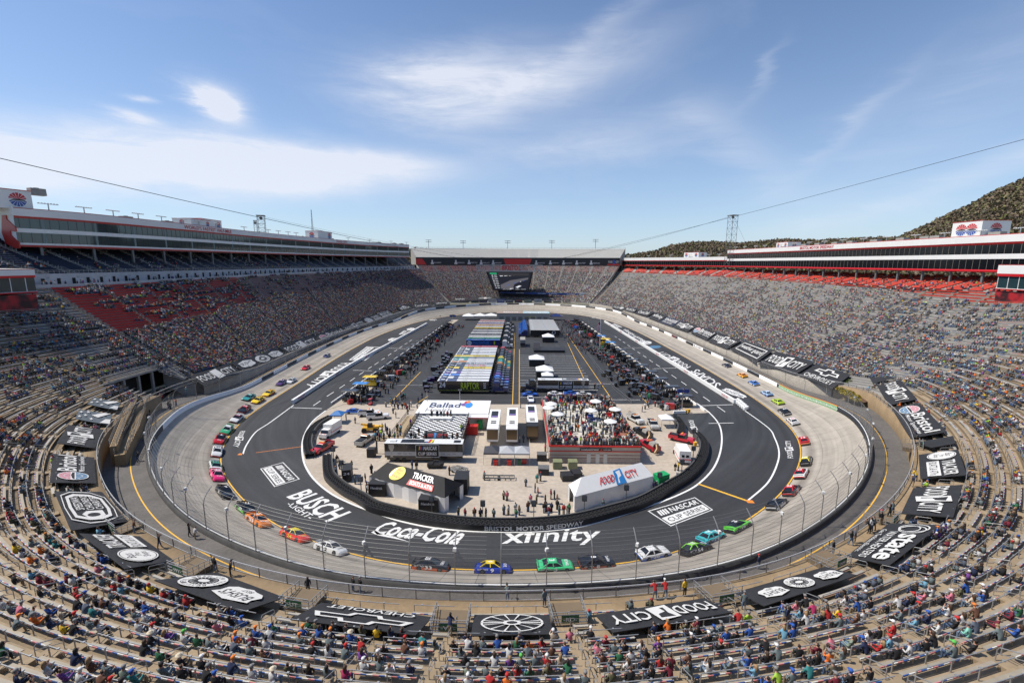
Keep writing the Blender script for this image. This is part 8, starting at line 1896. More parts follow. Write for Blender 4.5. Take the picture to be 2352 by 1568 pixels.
def person_mesh(kind,pose,top,name):
 """slots: 0 top, 1 trousers, 2 skin, 3 hair or cap, 4 shoes; faces +x"""
 S=kind=='sit';hz_=.52 if S else .95;lean={0:.06,1:.28,2:-.08,3:.04,4:.12}[pose]
 sh=np.array((lean*1.0,0,hz_+.44));nk=sh+np.array((.015+lean*.15,0,.10));hd=nk+np.array((.02+lean*.1,{3:.02,4:-.02}.get(pose,0),.15))
 N_=[((0,0,hz_),(.17,.13)),(tuple(np.array((lean*.5,0,hz_+.22))),(.155,.12)),(tuple(sh-np.array((0,0,.03))),(.17,.12)),(tuple(nk),.062),(tuple(hd),(.095,.105)),(tuple(hd+np.array((.0,0,.07))),(.085,.09))];E_=[(0,1),(1,2),(2,3),(3,4),(4,5)]
 for s in (-1,1):
  b=len(N_)
  if S:
   kx=.50-.06*(pose==2);N_+=[((.08,s*.11,hz_-.01),.10),((kx,s*(.13+.03*pose%.05),hz_+.04),.072),((kx-.02+.06*(pose%2),s*.14,.10),.052),((kx+.14+.06*(pose%2),s*.15,.05),.045)]
  else:
   st_={0:.0,1:.10,2:-.06,3:.16,4:.05}[pose]*s;N_+=[((0,s*.10,hz_-.06),.105),((st_*.6,s*.11,.50),.072),((st_,s*.12,.09),.052),((st_+.14,s*.13,.045),.045)]
  E_+=[(0,b),(b,b+1),(b+1,b+2),(b+2,b+3)]
  a=len(N_);shp=np.array((sh[0],s*.20,sh[2]-.03))
  if pose==3 and s==1:el=shp+np.array((.20,.03,-.05));ha=el+np.array((.02,-.12,.26))
  elif S:el=shp+np.array((.08,s*.07,-.27));ha=np.array((.40,s*.10,hz_+.14))
  elif pose==1:el=shp+np.array((.05,s*.10,-.26));ha=el+np.array((.20,-s*.10,.06))
  else:el=shp+np.array((-.02,s*.05,-.28));ha=el+np.array((.06,0,-.24))
  N_+=[(tuple(shp),.065),(tuple(el),.048),(tuple(ha),.036),(tuple(ha+(ha-el)/np.linalg.norm(ha-el)*.09),.030)];E_+=[(2,a),(a,a+1),(a+1,a+2),(a+2,a+3)]
 me=skin_body(N_,E_,name);c=np.array([(p.center.x,p.center.y,p.center.z) for p in me.polygons]);mi=np.zeros(len(c),int)
 leg=(c[:,2]<hz_-.02)|((c[:,0]>.16)&(c[:,2]<hz_+.12)&(abs(c[:,1])<.25) if S else np.zeros(len(c),bool));mi[leg]=1;mi[c[:,2]<.085]=4
 mi[c[:,2]>nk[2]-.01]=2
 hb=((c[:,2]>hd[2]+.05)|((c[:,0]<hd[0]-.02)&(c[:,2]>hd[2]-.06)))&(c[:,2]>nk[2]);mi[hb &(c[:,2]>nk[2]+.02)]=3
 for s in (-1,1):
  ha=N_[[i for i in range(len(N_)) if i in ((13,21) if True else ())][0 if s==-1 else 1]][0] if len(N_)>21 else None
  if ha is not None:d=np.linalg.norm(c-np.array(ha),axis=1);mi[(d<.13)&(mi != 3)]=2
 me.materials.clear();[me.materials.append(m_) for m_ in (M_ban,M_jean,M_skin,M_hair,M_shoe)]
 me.polygons.foreach_set('material_index',mi.astype(np.int32));me.polygons.foreach_set('use_smooth',np.ones(len(c),bool))
 vs=[tuple(v.co) for v in me.vertices];fs=[tuple(p.vertices) for p in me.polygons];mi=list(mi);n=len(vs)
 def extra(mb,m_):
  nonlocal vs,fs,mi;b=len(vs);vs+=mb.v;fs+=[tuple(b+i for i in f) for f in mb.f];mi+=[m_]*len(mb.f)
 mb=MB();mb.box(hd[0]+.085,-.014,hd[2]-.02,hd[0]+.118,.014,hd[2]+.025,tx=.008);[mb.box(hd[0]-.02,s*.098-.012,hd[2]-.02,hd[0]+.02,s*.098+.012,hd[2]+.03) for s in (-1,1)];extra(mb,2)
 mb=MB();[mb.box(hd[0]+.078,s*.036-.014,hd[2]+.028,hd[0]+.098,s*.036+.014,hd[2]+.042) for s in (-1,1)];mb.box(hd[0]+.082,-.026,hd[2]-.052,hd[0]+.098,.026,hd[2]-.044);extra(mb,4)
 if top=='cap':mb=MB();mb.hexa([(hd[0]+.03,-.08,hd[2]+.07),(hd[0]+.19,-.06,hd[2]+.055),(hd[0]+.19,.06,hd[2]+.055),(hd[0]+.03,.08,hd[2]+.07),(hd[0]+.03,-.08,hd[2]+.09),(hd[0]+.19,-.06,hd[2]+.07),(hd[0]+.19,.06,hd[2]+.07),(hd[0]+.03,.08,hd[2]+.09)]);mb.lathe([(.112,.03),(.112,.08),(.085,.135),(.03,.155)],tuple(hd),10);extra(mb,3)
 if top=='long':mb=MB();mb.tube([hd+np.array((-.05,0,.12)),hd+np.array((-.10,0,.02)),hd+np.array((-.12,0,-.14)),hd+np.array((-.12,0,-.30))],[.07,.10,.09,.05],8);extra(mb,3)
 if top=='hat':mb=MB();mb.lathe([(.20,.07),(.20,.085),(.10,.09),(.09,.17),(.04,.18)],tuple(hd),12);extra(mb,3)
 m2=bpy.data.meshes.new(name);m2.from_pydata(vs,[],fs);[m2.materials.append(m_) for m_ in (M_ban,M_jean,M_skin,M_hair,M_shoe)];m2.polygons.foreach_set('material_index',np.array(mi,dtype=np.int32));m2.polygons.foreach_set('use_smooth',np.ones(len(fs),bool));return m2
PMESH={}
def pm(kind,pose,top):
 k=(kind,pose,top)
 if k not in PMESH:PMESH[k]=person_mesh(kind,pose,top,'person')
 return PMESH[k]
TC={'black':(.015,.015,.017),'white':(.55,.55,.54),'grey':(.13,.165,.17),'navy':(.015,.025,.07),'blue':(.02,.08,.32),'lightblue':(.15,.34,.46),'red':(.40,.02,.02),'maroon':(.16,.015,.03),'orange':(.75,.17,.02),'green':(.025,.13,.06),'olive':(.09,.09,.045),'brown':(.13,.06,.035),'cream':(.50,.42,.32),'pink':(.60,.18,.24),'magenta':(.42,.03,.12),'purple':(.16,.05,.26),'lilac':(.42,.24,.45),'yellow':(.70,.45,.03),'lime':(.32,.52,.05),'teal':(.03,.20,.20),'mint':(.22,.52,.42),'sage':(.20,.25,.20),'slate':(.09,.11,.15),'camo':(.14,.12,.08)}
TM={k:mat('cloth_'+k,v,.85,var=.12,vscale=9) for k,v in TC.items()}
HM_={'brown hair':mat('hair_brown',(0,0,0)),'dark hair':mat('hair_dark',(.012,.010,.009),.7),'fair hair':mat('hair_fair',(.30,.19,.09),.7),'white cap':mat('cap_white',(.66,.66,.65),.8),'black cap':mat('cap_black',(.014,.014,.015),.8),'red cap':mat('cap_red',(.48,.02,.02),.8),'blue cap':mat('cap_blue',(.02,.09,.38),.8),'orange cap':mat('cap_orange',(.72,.20,.03),.8),'grey cap':mat('cap_grey',(.2,.2,.2),.8),'straw hat':mat('hat_straw',(.55,.48,.36),.8),'green cap':mat('cap_green',(.1,.45,.08),.8)}
LEGS=[mat('denim',(0,0,0)),mat('denim_light',(.13,.19,.27),.8),mat('trouser_black',(.015,.015,.017),.8),mat('trouser_khaki',(.26,.20,.13),.8)]
ab={'k':'black','w':'white','g':'grey','n':'navy','b':'blue','l':'lightblue','r':'red','m':'maroon','o':'orange','e':'green','v':'olive','q':'brown','c':'cream','p':'pink','a':'magenta','u':'purple','i':'lilac','y':'yellow','z':'lime','t':'teal','j':'mint','s':'sage','d':'slate','f':'camo'}
ah={'W':'white cap','K':'black cap','R':'red cap','B':'blue cap','O':'orange cap','G':'grey cap','S':'straw hat','E':'green cap','F':'fair hair','D':'dark hair','H':'brown hair'}
SEATED={
'b2':'40,1090bO 100,1090eD 155,1110wB 410,1065eG 475,1080vG 545,1090kD 600,1090kH 685,1085vH 745,1085yK 790,1110gF 830,1120nD 890,1130rF 930,1130mH 355,1135bO 420,1150gO 485,1150bH 548,1165kG 605,1165nO 660,1180gG 725,1190nK 785,1190bS 840,1205rD 25,1240wK 525,1240kR 570,1250wH 610,1255gR 670,1270uH 735,1270kW 1310,1185kR 1358,1195tD 1415,1190gD 1490,1195kD 1125,1250kD 1200,1260qH 1268,1270wO 310,1400vD 385,1410kH 415,1440gD 480,1430aH 940,1390wW 1005,1380gH 1070,1415wF 1155,1410nG 1770,1190wK 1830,1180nD 1805,1260gD 1885,1250gK 2115,1240bG 2190,1250eF 1845,1330kD 1910,1330kH 1680,1410kG 1760,1420sG 1825,1420gK 2075,1410wH 2150,1420kH 2220,1400uF 1655,1530wF 1755,1520wW 1830,1530rF 1885,1525oR 2205,1320wD 70,1525wS',
'b3':'65,1165dG 365,1155cW 440,1160pD 65,1235oH 15,1235rD 145,1310gD 230,1320wH 300,1330rW 360,1310qG 415,1330cF 480,1300bH 80,1330gE 20,1390gG 150,1410eD 220,1415vH 445,1490wF 530,1500gG 150,1490rD 205,1490eD 660,920kW 730,930qH 790,920gD 995,880bB 1220,850fG 700,1155kW 800,1155mR 740,1240pH 805,1245gD 900,1240kK 965,1240wH 1100,1210uO 1250,1090nD 1335,1100oF 1385,1080vG 1430,1080mW 775,1300qD 840,1310eF 945,1310wK 1075,1300kD 1190,1280kD 860,1400gD 930,1410wH 980,1400kH 1105,1380rH 1195,1370mD 1305,1360qG 875,1490vG 940,1490kH 1020,1480kD 1120,1500mD 1275,1480gD 1345,1460wD 1575,1130kD 1635,1110kD 1705,1110gB 1770,1090gG 1600,1200kW 1685,1200kW 1800,1150bF 1780,1200kR 1960,1130kD 2035,1130bG 1690,1390gW 1755,1370bK 1835,1370kH 1900,1370rG 1955,1350gW 2110,1290gK 2195,1280kG 2110,1430lF 2010,990rD 2075,975zG 2210,860kF 2150,860gF',
'b4':'265,885pH 315,880kG 195,920bD 325,960lD 430,920aD 480,910gG 640,945yD 595,975rH 545,1000kF 490,1010wF 330,1030nG 180,1130lF 265,1130bB 155,1280kD 225,1270mD 295,1250pD 430,1270sH 515,1310oG 590,1300gH 100,1360kD 280,1350kD 340,1360kD 545,1410fG 470,1500tK 100,1500zG 215,1490gB 295,1480bD 740,1510kB 825,1500kD 600,1530mG 705,1040gR 770,1030qH 830,1000wH 1060,1060rW 1015,1080kD 925,1110wD 880,1240nB 950,1260rF 1015,1220lR 1175,1300kG 1220,1290wG 1370,1260kD 1480,1230kH 1730,1290gE 1850,1240kK 1755,1090jG 1830,1060dD 1450,1050wK 1480,1000nB 1560,1000kR 1620,970wH 1690,940wH 1220,970gK 1300,980lG 1380,910kR 1060,900kG 1110,880wD 1180,860nH 1250,810kR 1320,780pG 1400,775wG 1560,830kK 1600,820pW 1690,750vG 1760,750bD 1830,840cH 1930,830bW 2000,810kW 800,880bG 860,880kK 660,850wD 700,820kG 780,800rR 650,730gF 700,720bF 790,690nD 830,750iD 975,680bD 1020,660gD 1250,700gG 1310,690oO 1360,660kD 1160,550lE 1220,500vG 1290,480kD 1320,560kH 1370,530kD 1650,530dB 1690,490tG 1800,570wD 1860,540wK 1730,600kD 1790,610qD 1720,270iD 1640,330kD 1590,370kD 1770,400gD 1820,390kD 1950,200wD 2000,190kD 1600,200wW 1650,190bW 1790,210jE 2050,340rD 2100,290tW 2140,240nD 2100,570kD 2150,620kG 1960,960qO 2050,930mF 2110,900eG 1950,1000mD 2050,1120gF 2120,1110bH',
'b1':'65,850wD 110,850gH 150,880pG 180,900gD 220,900oG 265,910nD 320,930bG 350,940cW 370,990yG 440,1010kG 480,1000fG 555,890kR 610,890dG 660,920tD 720,970kR 770,990gD 830,1020wH 600,780rR 650,790kB 700,800kD 745,820qH 800,850gD 930,790gG 960,840bG 1140,880kD 1190,870bD 1260,910kD 1290,920qH 1370,940dG 960,930gD 1050,960wB 1110,980kD 1160,1010wD 1160,660qD 1210,690yD 1350,720oO 1470,760pG 1510,790wD 1590,800gB 1650,840kG 1010,700nD 1040,730bB 1320,1090wR 1400,1100uF 1440,1120wE 1510,1120eD 1570,1150gG 1620,1150wD 1690,1170vK 1240,1200kS 1180,1280kH 1270,1320eD 1560,1360kS 1740,1390kW 1990,1430nO 850,1370qF 910,1370gD 970,1390sG 1030,1400tB 1090,1420nD 390,1420wF 450,1440uH 530,1430wW 640,1440qD 690,1480mR 830,1490kK 70,1040gO 150,1490nG 200,1520kD 30,1230kK 100,1260eD 1340,1460gK 1400,1470kH 1480,1490kG 1880,1510kB 2150,1490wG 2090,1150oO 2140,1160mD 1990,1200dB 2045,1220gG 2110,1220qD 1930,1040pG 2000,1010kD 2080,990bB 1870,1010kD 1890,920cG 1960,950bD 100,420bD 60,380mH 200,330kD 270,390gR 340,430gD 370,480gD 370,280oG 430,300gG 430,340jG 590,300wG 650,340rK 520,250kG 770,450zD 800,460kG 500,400mG 550,450fG 890,540pH 960,580qF 1040,610kG 540,640cH 600,650vD 700,570kR 780,630tK 840,640wG 240,150wW 290,210wK 400,160gG 440,190wD 220,600bG 300,640wW 390,680mD 460,700nB 130,640kD 190,740kG'}
def parse(s):
 for w in s.split():a,b=w.split(',');n=len(b.rstrip('abcdefghijklmnopqrstuvwxyzABCDEFGHIJKLMNOPQRSTUVWXYZ'));yield float(a),float(b[:n]),b[n],b[n+1] if len(b)>n+1 else 'D'
TAKEN={}
def seat_free(k,i,w=.40):
 return all(abs(i-x)>w for x in TAKEN.get(k,[]))
near_p=[]
for c_,s in SEATED.items():
 for x,y,a,h in parse(s):
  px,py=X(c_,x,y+6);i,t=hit(px,py,.75);k=int(round(t*NR-.42));k=max(0,min(NR-1,k))
  j=AISA[np.argmin(abs(AISA-i))]
  if abs(i-j)<AW+.12:i=j+(AW+.2)*(1 if i>=j else-1)
  w=0
  while not seat_free(k,i) and w<8:w+=1;i+=.42*(1 if w%2 else-1)*w
  if not seat_free(k,i) or under_banner(np.array([i]),np.array([frac(k,.4)]))[0]:continue
  TAKEN.setdefault(k,[]).append(i);P=bowl(i,frac(k,.40));P[2]=bowl(i,frac(k,0))[2];near_p.append(((P-CAMP)@CF,i,k,ab[a],ah.get(h,'dark hair'),P))
near_p.sort(key=lambda q:q[0]);print('near people',len(near_p))
rp_=random.Random(4);byl={}
def put_person(P,ang,kind,top,head,scale,cat='person',**kw):
 tp='cap' if 'cap' in head else 'hat' if 'hat' in head else rp_.choice(['long','short','short'] if 'dark' in head else ['long','long','short'])
 o=link(pm(kind,rp_.choice([0,0,1,2,3,4]),tp),'person',None,**kw,cat=cat);over(o,[TM[top],rp_.choice(LEGS),M_skin,HM_[head],M_shoe]);o.location=P;o.rotation_euler=(0,0,ang);o.scale=(scale,)*3
 return o
def inward(i):n=at(BN,i);return math.atan2(-n[1],-n[0])
rest_p=near_p[285:];npl=near_p[:285];lab={}
for (z,i,k,a,h,P) in npl:
 nm_=min(NB,key=lambda b:abs(b[0]-(i if i<700 else i)))[1];lab.setdefault((a,h,k,nm_),[]).append((i,P))
for (a,h,k,nm_),L_ in lab.items():
 L_.sort(key=lambda q:q[0])
 for n,(i,P) in enumerate(L_):
  l='person in %s top and %s, %s row above the %s banner'%('light blue' if a=='lightblue' else 'camouflage' if a=='camo' else a,h,nth(k),nm_)
  if len(L_)>1:l='person, %s top, %s, %s row above %s banner, %s from left'%('light blue' if a=='lightblue' else a,h,nth(k),nm_,nth(n))
  s=rp_.uniform(1.08,1.2);o=put_person(P-np.array((0,0,.0)),inward(i)+rp_.uniform(-.3,.3),'sit',a,h,s,label=l,group='spectators on the near benches');o.location.z=P[2]+.43-.52*s+.06
  d=Vector((math.cos(inward(i)),math.sin(inward(i)),0));o.location+=d*-.02
STAND=[('b1',1525,345,'kD','walkway of the lower left'),('b1',1490,225,'wD','road behind the fence, lower left'),('b1',2020,540,'kF','walkway beside the left bean ring banner'),('b1',2080,600,'kK','walkway end of the left bean ring banner'),('b1',1395,200,'kD','walkway beside the wavy outline banner'),('b1',1220,230,'qD','steps by the first green sign'),
 ('b2',420,800,'kD','steps beside the big bow tie banner'),('b2',660,755,'kD','road left of the big bow tie banner'),('b2',722,770,'kG','road above the big bow tie banner'),('b2',2210,810,'gK','road above the centre globe banner'),('b2',1690,1130,'nD','steps below the centre left sign'),
 ('b3',300,950,'gK','row end right of the centre globe banner'),('b3',1325,800,'rW','walkway above the upside down emblem banner'),('b3',1270,840,'rD','walkway in red with grey backpack'),('b3',1510,790,'yH','walkway near the fourth green sign'),('b3',2060,890,'gG','steps beside the right bean ring banner'),
 ('b4',140,490,'nR','walkway corner above the right bean ring banner'),('b4',430,390,'kG','walkway left of the white rings banner'),('b4',735,210,'kD','walkway group far end of the rings banner'),('b4',775,200,'wD','walkway group middle of the rings banner'),('b4',810,190,'gD','walkway group nearest the rings banner'),('b4',865,130,'qR','walkway past the rings banner, red cap'),('b4',915,150,'kG','walkway past the rings banner, grey cap'),('b4',960,80,'kD','walkway far past the rings banner'),('b4',1020,60,'gD','walkway farthest past the rings banner'),('b4',150,1010,'gG','aisle in the lower right, grey top'),('b4',235,1040,'nD','aisle in the lower right, navy top'),('b4',1445,270,'bO','top corner of the rings banner'),('b4',580,310,'kD','walkway pair left of the rings banner, dark'),('b4',615,290,'dF','walkway pair left of the rings banner, slate'),
 ('m4',1245,955,'nD','walkway beside the right half globe banner'),('m4',1285,1030,'gD','walkway below the right half globe banner'),('m4',1230,1330,'yD','walkway corner in a yellow vest'),('m4',1195,1380,'nW','walkway corner leaning out'),('m1',1350,880,'fD','road beside the long ramp on the left'),('m1',1010,1060,'kD','walkway below the left curl emblem banner')]
for n,(c_,x,y,s,where) in enumerate(STAND):
 px,py=X(c_,x,y+40);i,t=hit(px,py,0.0,t0=-.12)
 if 'road' in where or t<-.05:i=i;P=off(i,1.6 if 'leaning' not in where else 3);P[2]=hw(i)+.35
 elif t<.02:p=at(WP,i)+at(BN,i)*(cw_o(i)-.8);P=np.array((p[0],p[1],at(H0,i)))
 else:k=int(t*NR);P=bowl(i,frac(k,.3));P[2]=bowl(i,frac(k,0))[2]+(.2 if aisle_d(np.array([i]))[0]<AW else 0)
 put_person(P,inward(i)+rp_.uniform(-.6,.6),'stand',ab[s[0]],ah[s[1]],1.03,label='person standing on the %s'%where,group='people standing round the near turn')
# ---------------------------------------------------------------- the rest of the crowd, one mass
def tmpl(kind,full=True):
 mb=MB()
 if kind=='sit':
  mb.box(-.13,-.21,.42,.13,.21,.98,0,tx=.02,ty=.03)
  mb.box(-.09,-.09,1.03,.11,.09,1.22,2,tx=.01,ty=.01);mb.box(-.11,-.10,1.16,.10,.10,1.30,3,tx=.03,ty=.03)
  mb.box(.05,-.19,.40,.52,.19,.56,1)
  if full:mb.box(.42,-.17,.02,.54,.17,.42,1);mb.box(.10,-.27,.62,.34,-.18,.74,0);mb.box(.10,.18,.62,.34,.27,.74,0)
 else:
  mb.box(-.12,-.22,.88,.12,.22,1.46,0,tx=.02,ty=.03);mb.box(-.08,-.09,1.50,.10,.09,1.70,2,tx=.01);mb.box(-.10,-.10,1.64,.10,.10,1.78,3,tx=.03,ty=.03)
  mb.box(-.09,-.17,0,.09,-.02,.9,1);mb.box(-.05,.02,0,.13,.17,.9,1)
  if full:mb.box(-.05,-.30,.85,.08,-.21,1.40,0);mb.box(-.05,.21,.85,.08,.30,1.40,0)
 return np.array(mb.v),np.array(mb.f),np.array(mb.m)
topcol=.85*np.array([TC[c_] for c_ in ('black','black','black','navy','grey','slate','olive','brown','maroon','black','black','grey','grey','white','cream','white','slate','navy','camo','black','black','black','black','grey','grey','grey','white','white','white','navy','navy','slate','slate','blue','red','red','maroon','orange','green','olive','brown','cream','pink','purple','yellow','lime','lightblue','teal','black','black','grey')])
legcol=np.array([(.05,.08,.16),(.05,.08,.16),(.1,.15,.22),(.02,.02,.02),(.02,.02,.02),(.2,.16,.1)]);skcol=np.array([(.42,.24,.16),(.36,.2,.13),(.2,.11,.07)])
hacol=np.array([(.02,.015,.012),(.05,.03,.02),(.05,.03,.02),(.25,.16,.08),(.6,.6,.6),(.6,.6,.6),(.02,.02,.02),(.02,.02,.02),(.45,.03,.03),(.02,.08,.3),(.2,.2,.2),(.6,.2,.03)])
def swarm(P,ang,kind,full,rs,tops=None,sc_=None):
 v,f,m=tmpl(kind,full);n=len(P);s=rs.uniform(.95,1.12,n) if sc_ is None else sc_;ca,sa=np.cos(ang),np.sin(ang)
 Vx=(v[None,:,0]*ca[:,None]-v[None,:,1]*sa[:,None])*s[:,None];Vy=(v[None,:,0]*sa[:,None]+v[None,:,1]*ca[:,None])*s[:,None];Vz=v[None,:,2]*s[:,None]
 VV=np.stack([Vx,Vy,Vz],2)+P[:,None,:];FF=f[None]+(np.arange(n)*len(v))[:,None,None]
 t_=topcol[rs.choice(len(topcol),n)] if tops is None else tops;pc=np.stack([t_,legcol[rs.choice(6,n)],skcol[rs.choice(3,n)],hacol[rs.choice(12,n)]],1);CC=pc[:,m]
 CC=CC*rs.uniform(.85,1.15,(n,1,1));return VV.reshape(-1,3),FF.reshape(-1,f.shape[1]),CC.reshape(-1,3)
parts_=[];rs=np.random.RandomState(21)
PI2,KK,AA=[],[],[]
def vnoise(x,y,seed,s):
 g=np.random.RandomState(seed).rand(256,256);x=x/s;y=y/s;xi,yi=np.floor(x).astype(int),np.floor(y).astype(int);fx,fy=x-xi,y-yi;fx=fx*fx*(3-2*fx);fy=fy*fy*(3-2*fy)
 G_=lambda a,b:g[a%256,b%256];return (G_(xi,yi)*(1-fx)+G_(xi+1,yi)*fx)*(1-fy)+(G_(xi,yi+1)*(1-fx)+G_(xi+1,yi+1)*fx)*fy
for k in range(NR):
 I=np.arange(B0+.3,B1-.3,.42)
 ok=(aisle_d(I)>AW+.1)&~((I>=GA)&(I<=GB)&(k<np.array([gap_rows(x) for x in I])+.5))&~under_banner(I,np.full(len(I),frac(k,.5)))
 I=I[ok];n=len(I);f=k/NR
 d=np.zeros(n)
 j=I
 ls=(j<549);d[ls]=np.interp(f,[0,.1,.35,.6,.85,1],[.80,.92,.95,.80,.55,.45])
 redz=region(j,k)==1;d[redz]=.34;pk=region(j,k)==2;d[pk]=np.where(j[pk]>430,.35,.62)
 nl=(j>=549)&(j<585);d[nl]=.60 if k>3 else .45
 tl=(j>=585)&(j<612);d[tl]=.62;ce=(j>=612)&(j<670);d[ce]=.36 if k>16 else .10 if k>1 else .03;tr=(j>=670)&(j<700);d[tr]=.48
 rt=(j>=700)&(j<735);d[rt]=np.interp(f,[0,.3,.7,1],[.60,.56,.40,.20]);rs_=j>=735;dn=np.interp(f,[0,.15,.5,.75,.9,1],[.78,.74,.62,.50,.42,.32]);d[rs_]=dn*np.interp(j[rs_],[735,760,850,919],[.85,.95,.9,.85]);om=region(j,k)==3;d[om]=.22
 cl=vnoise(j*.9+k*37.1,np.full(n,k*3.3),5,3.2)*np.where(j>735,.30,.6)+vnoise(j*2.7+k*11.7,np.full(n,k*5.1),9,2.1)*np.where(j>735,.55,.1)+vnoise(j*1.0,np.full(n,k*1.0),6,9)*np.where(j>735,.15,.3)
 r_=np.argsort(np.argsort(cl))/max(n-1,1);thr=1-d;take=(cl>np.interp(thr,[0,.25,.5,.75,1],[0,.36,.5,.63,.95]))&(rs.rand(n)<np.where(d>.6,.97,.93))
 vis=(j>606)&(j<683)
 if vis.any():
  s_=proj(bowlv(j,np.full(n,frac(k,.4)),.75));inb=(s_[:,0]>0)&(s_[:,0]<2352)&(s_[:,1]>1240)&(s_[:,1]<1568);take &=~(inb &(rs.rand(n)>.10))
 take &= np.array([seat_free(k,x,.45) for x in j]);I=I[take];PI2.append(I);KK.append(np.full(len(I),k))
for (z,i,k,a,h,P) in rest_p:PI2.append(np.array([i]));KK.append(np.array([k]))
I=np.concatenate(PI2);K_=np.concatenate(KK).astype(float);P=bowlv(I,(K_+.40)/NR);P[:,2]=bowlv(I,K_/NR)[:,2]+rs.uniform(-.03,.03,len(I));nrm=arr(BN,I);ang=np.arctan2(-nrm[:,1],-nrm[:,0])+rs.uniform(-.35,.35,len(I));dist=(P-CAMP)@CF
s0_=proj(P);keep=(dist>5)&(s0_[:,0]>-500)&(s0_[:,0]<2850)&(s0_[:,1]<2000);P,ang,dist=P[keep],ang[keep],dist[keep]
print('crowd',len(P));far_=dist>170
parts_.append(swarm(P[~far_],ang[~far_],'sit',True,rs));parts_.append(swarm(P[far_],ang[far_],'sit',False,rs))
def deck_people(f,i0,i1,rows,dens,n_,sc=1.0,aisle=None,per=None):
 A=[];B_=[]
 for k in range(rows):
  I=np.arange(i0+.1,i1-.1,per or .42);d=dens(I,k);I=I[(rs.rand(len(I))<d)]
  for i in I:
   if aisle and aisle(i):continue
   p=np.array(f(i,(k+.5)/rows));z=f(i,k/rows)[2];q=np.array(f(i+.3,.5))-np.array(f(i-.3,.5));t=np.array(f(i,.9))-np.array(f(i,.1));A.append((p[0],p[1],z));B_.append(math.atan2(-t[1],-t[0]))
 if A:parts_.append(swarm(np.array(A),np.array(B_),'sit',False,rs))
deck_people(up_deck,UA,UB,22,lambda I,k:np.where(k<6,.10,.025)*np.ones(len(I))*(vnoise(I,np.full(len(I),k*1.),8,5)>.45)*2,22,aisle=up_aisle)
deck_people(r_deck,iK0,iK1,15,lambda I,k:np.full(len(I),.10 if k<6 else .05),15,aisle=r_aisle)
deck_people(far_low,.1,19.9,46,lambda I,k:np.where(k>38,.30,np.interp(I,[0,5,20],[.62,.75,.85])),46,aisle=fl_aisle,per=.055)
A=[(bowl(i,1)[0]*.5+up_deck(i,0)[0]*.5,bowl(i,1)[1]*.5+up_deck(i,0)[1]*.5,bowl(i,1)[2]) for i in rs.uniform(UA+1,UB-8,170)];parts_.append(swarm(np.array(A),rs.uniform(0,6.3,170),'stand',False,rs))
def mob(pts,z=0.0,jit=.0,full=True):A=np.array([tuple(np.array(gpx(c_,x,y,z))+np.array((rs.uniform(-jit,jit),rs.uniform(-jit,jit),0))) for c_,x,y in pts]);parts_.append(swarm(A,rs.uniform(0,6.28,len(A)),'stand',full,rs))
x0,y0,x1,y1,hh=6.9,-41.6,24.6,-10.5,3.66
T_=[(rs.uniform(x0,x1),y0+abs(rs.normal(0,.55)),hh) for _ in range(95)]+[(x1-abs(rs.normal(0,.9)),rs.uniform(y0,y1),hh) for _ in range(95)]+[(rs.uniform(x0,x1),y1-abs(rs.normal(0,1.0)),hh) for _ in range(80)]+[(x0+abs(rs.normal(0,.5)),rs.uniform(y0,-28),hh) for _ in range(25)]+[(rs.uniform(x0+1,x1-1),rs.uniform(y0+2,y1-2),hh) for _ in range(170)]
T_=np.array(T_);parts_.append(swarm(T_,rs.uniform(0,6.28,len(T_)),'stand',True,rs))
mob([('m2',x,775) for x in (1615,1665,1700,1727,1760,1788)]+[('m2',x,y) for x,y in ((1425,985),(1450,975),(1495,940),(1562,975),(1720,975),(1750,985),(1805,985),(1850,985),(1885,905),(1900,890),(1465,990),(1420,850))],3.25)
mob([('m2',x,y) for x,y in ((1095,985),(1115,975),(1135,990),(1150,960),(1175,980),(1225,985),(1230,950),(1275,985),(1305,985),(1325,945),(1298,900),(1330,915),(1190,900),(1205,930),(1160,900))],3.1)
G1='745,1190 762,1225 770,1250 735,1310 882,1245 912,1385 1005,1370 1020,1440 1062,1290 1018,1475 1475,1260 1434,1255 1777,1305 1095+0,1350 828,800 912,830 1425,680 1240,640 1255,655 1285,640 1300,660 1310,650 1340,620 1355,610 1370,600 1525,600 1490,640 1480,690 1310,700 1345,700 1365,690 1380,700 1395,750 1260,740 1275,700 1300,690 1285,780 1330,590 1195,680 1245,670 1390,720 1410,705'.replace('+0','')
mob([('m2',*map(float,w.split(','))) for w in G1.split()])
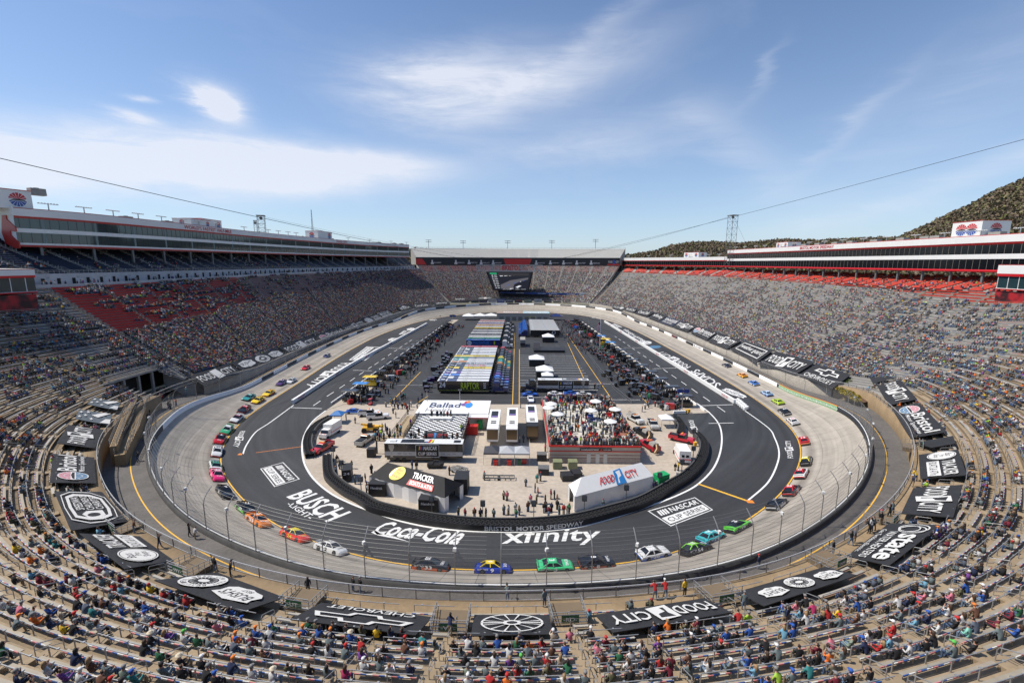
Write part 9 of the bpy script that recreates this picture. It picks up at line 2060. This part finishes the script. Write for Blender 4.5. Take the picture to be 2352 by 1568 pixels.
G2='127,1410 230,1375 262,1360 212,1465 237,1500 170,1568 225,1568 305,1568 415,1568 357,1525 388,1520 1498,1265 1525,1262 1613,1200 1515,1330 1300,1445 1325,1440 1230,1400+0 305,1090 70,1005 105,1005 760,515 790,515 825,500 1195,725 1222,700 80,690 148,665 268,665 45,1000+0 2098,1350'.replace('+0','')
mob([('m3',*map(float,w.split(','))) for w in G2.split()][:-1]+[('m2',2098,1350),('m2',2275,1530),('m2',2305,1540)])
G3='1772,120 1830,125 1912,128 1965,130 2012,130 2080,132 2168,95 2208,95';mob([('b2',*map(float,w.split(','))) for w in G3.split()])
G4='30,70 62,100 35,132 140,68 282,80 320,105 345,70 395,50 412,105 452,92 480,95 795,38 300,70 500,90';mob([('b3',*map(float,w.split(','))) for w in G4.split()])
A=[]
for n_,(x,y,s) in enumerate(SP):
 for j in range(18 if s<0 else 13):A.append((x+s*rs.uniform(-1.5,10.5),y+rs.uniform(-2.8,3.2),0))
for j in range(60):A.append((rs.uniform(24,34),rs.uniform(100,180),0))
for j in range(150):y=rs.uniform(2,120);A.append((np.interp(y,[4,60,120],[42,36.5,28])+rs.normal(0,2.5),y,0))
parts_.append(swarm(np.array(A),rs.uniform(0,6.28,len(A)),'stand',False,rs,tops=topcol[rs.choice([0,1,2,3,4,5,9,10,11,12,8,25,35],len(A))]))
mob([('m1',x,y) for x,y in ((1480,560),(1475,610),(1495,630),(1560,640),(1550,690),(1567,705),(1480,690),(1620,670),(1715,560),(1700,530),(1410,640),(1400,660),(1370,760),(1365,800),(1410,720))],5.3)
Vn=[];Fn=[];Cn=[];o_=0
for v_,f_,c_ in parts_:Vn.append(v_);Fn.append(f_+o_);Cn.append(c_);o_+=len(v_)
V,Fq,Cc=np.concatenate(Vn),np.concatenate(Fn),np.concatenate(Cn)
link(np_mesh('crowd',V,Fq,mat('crowd_clothes',(.3,.3,.3),.9,attr='Col'),col=Cc),'crowd',kind='stuff',label='many thousands of spectators and crew filling the bowl and infield',cat='crowd');print('crowd quads',len(Fq))
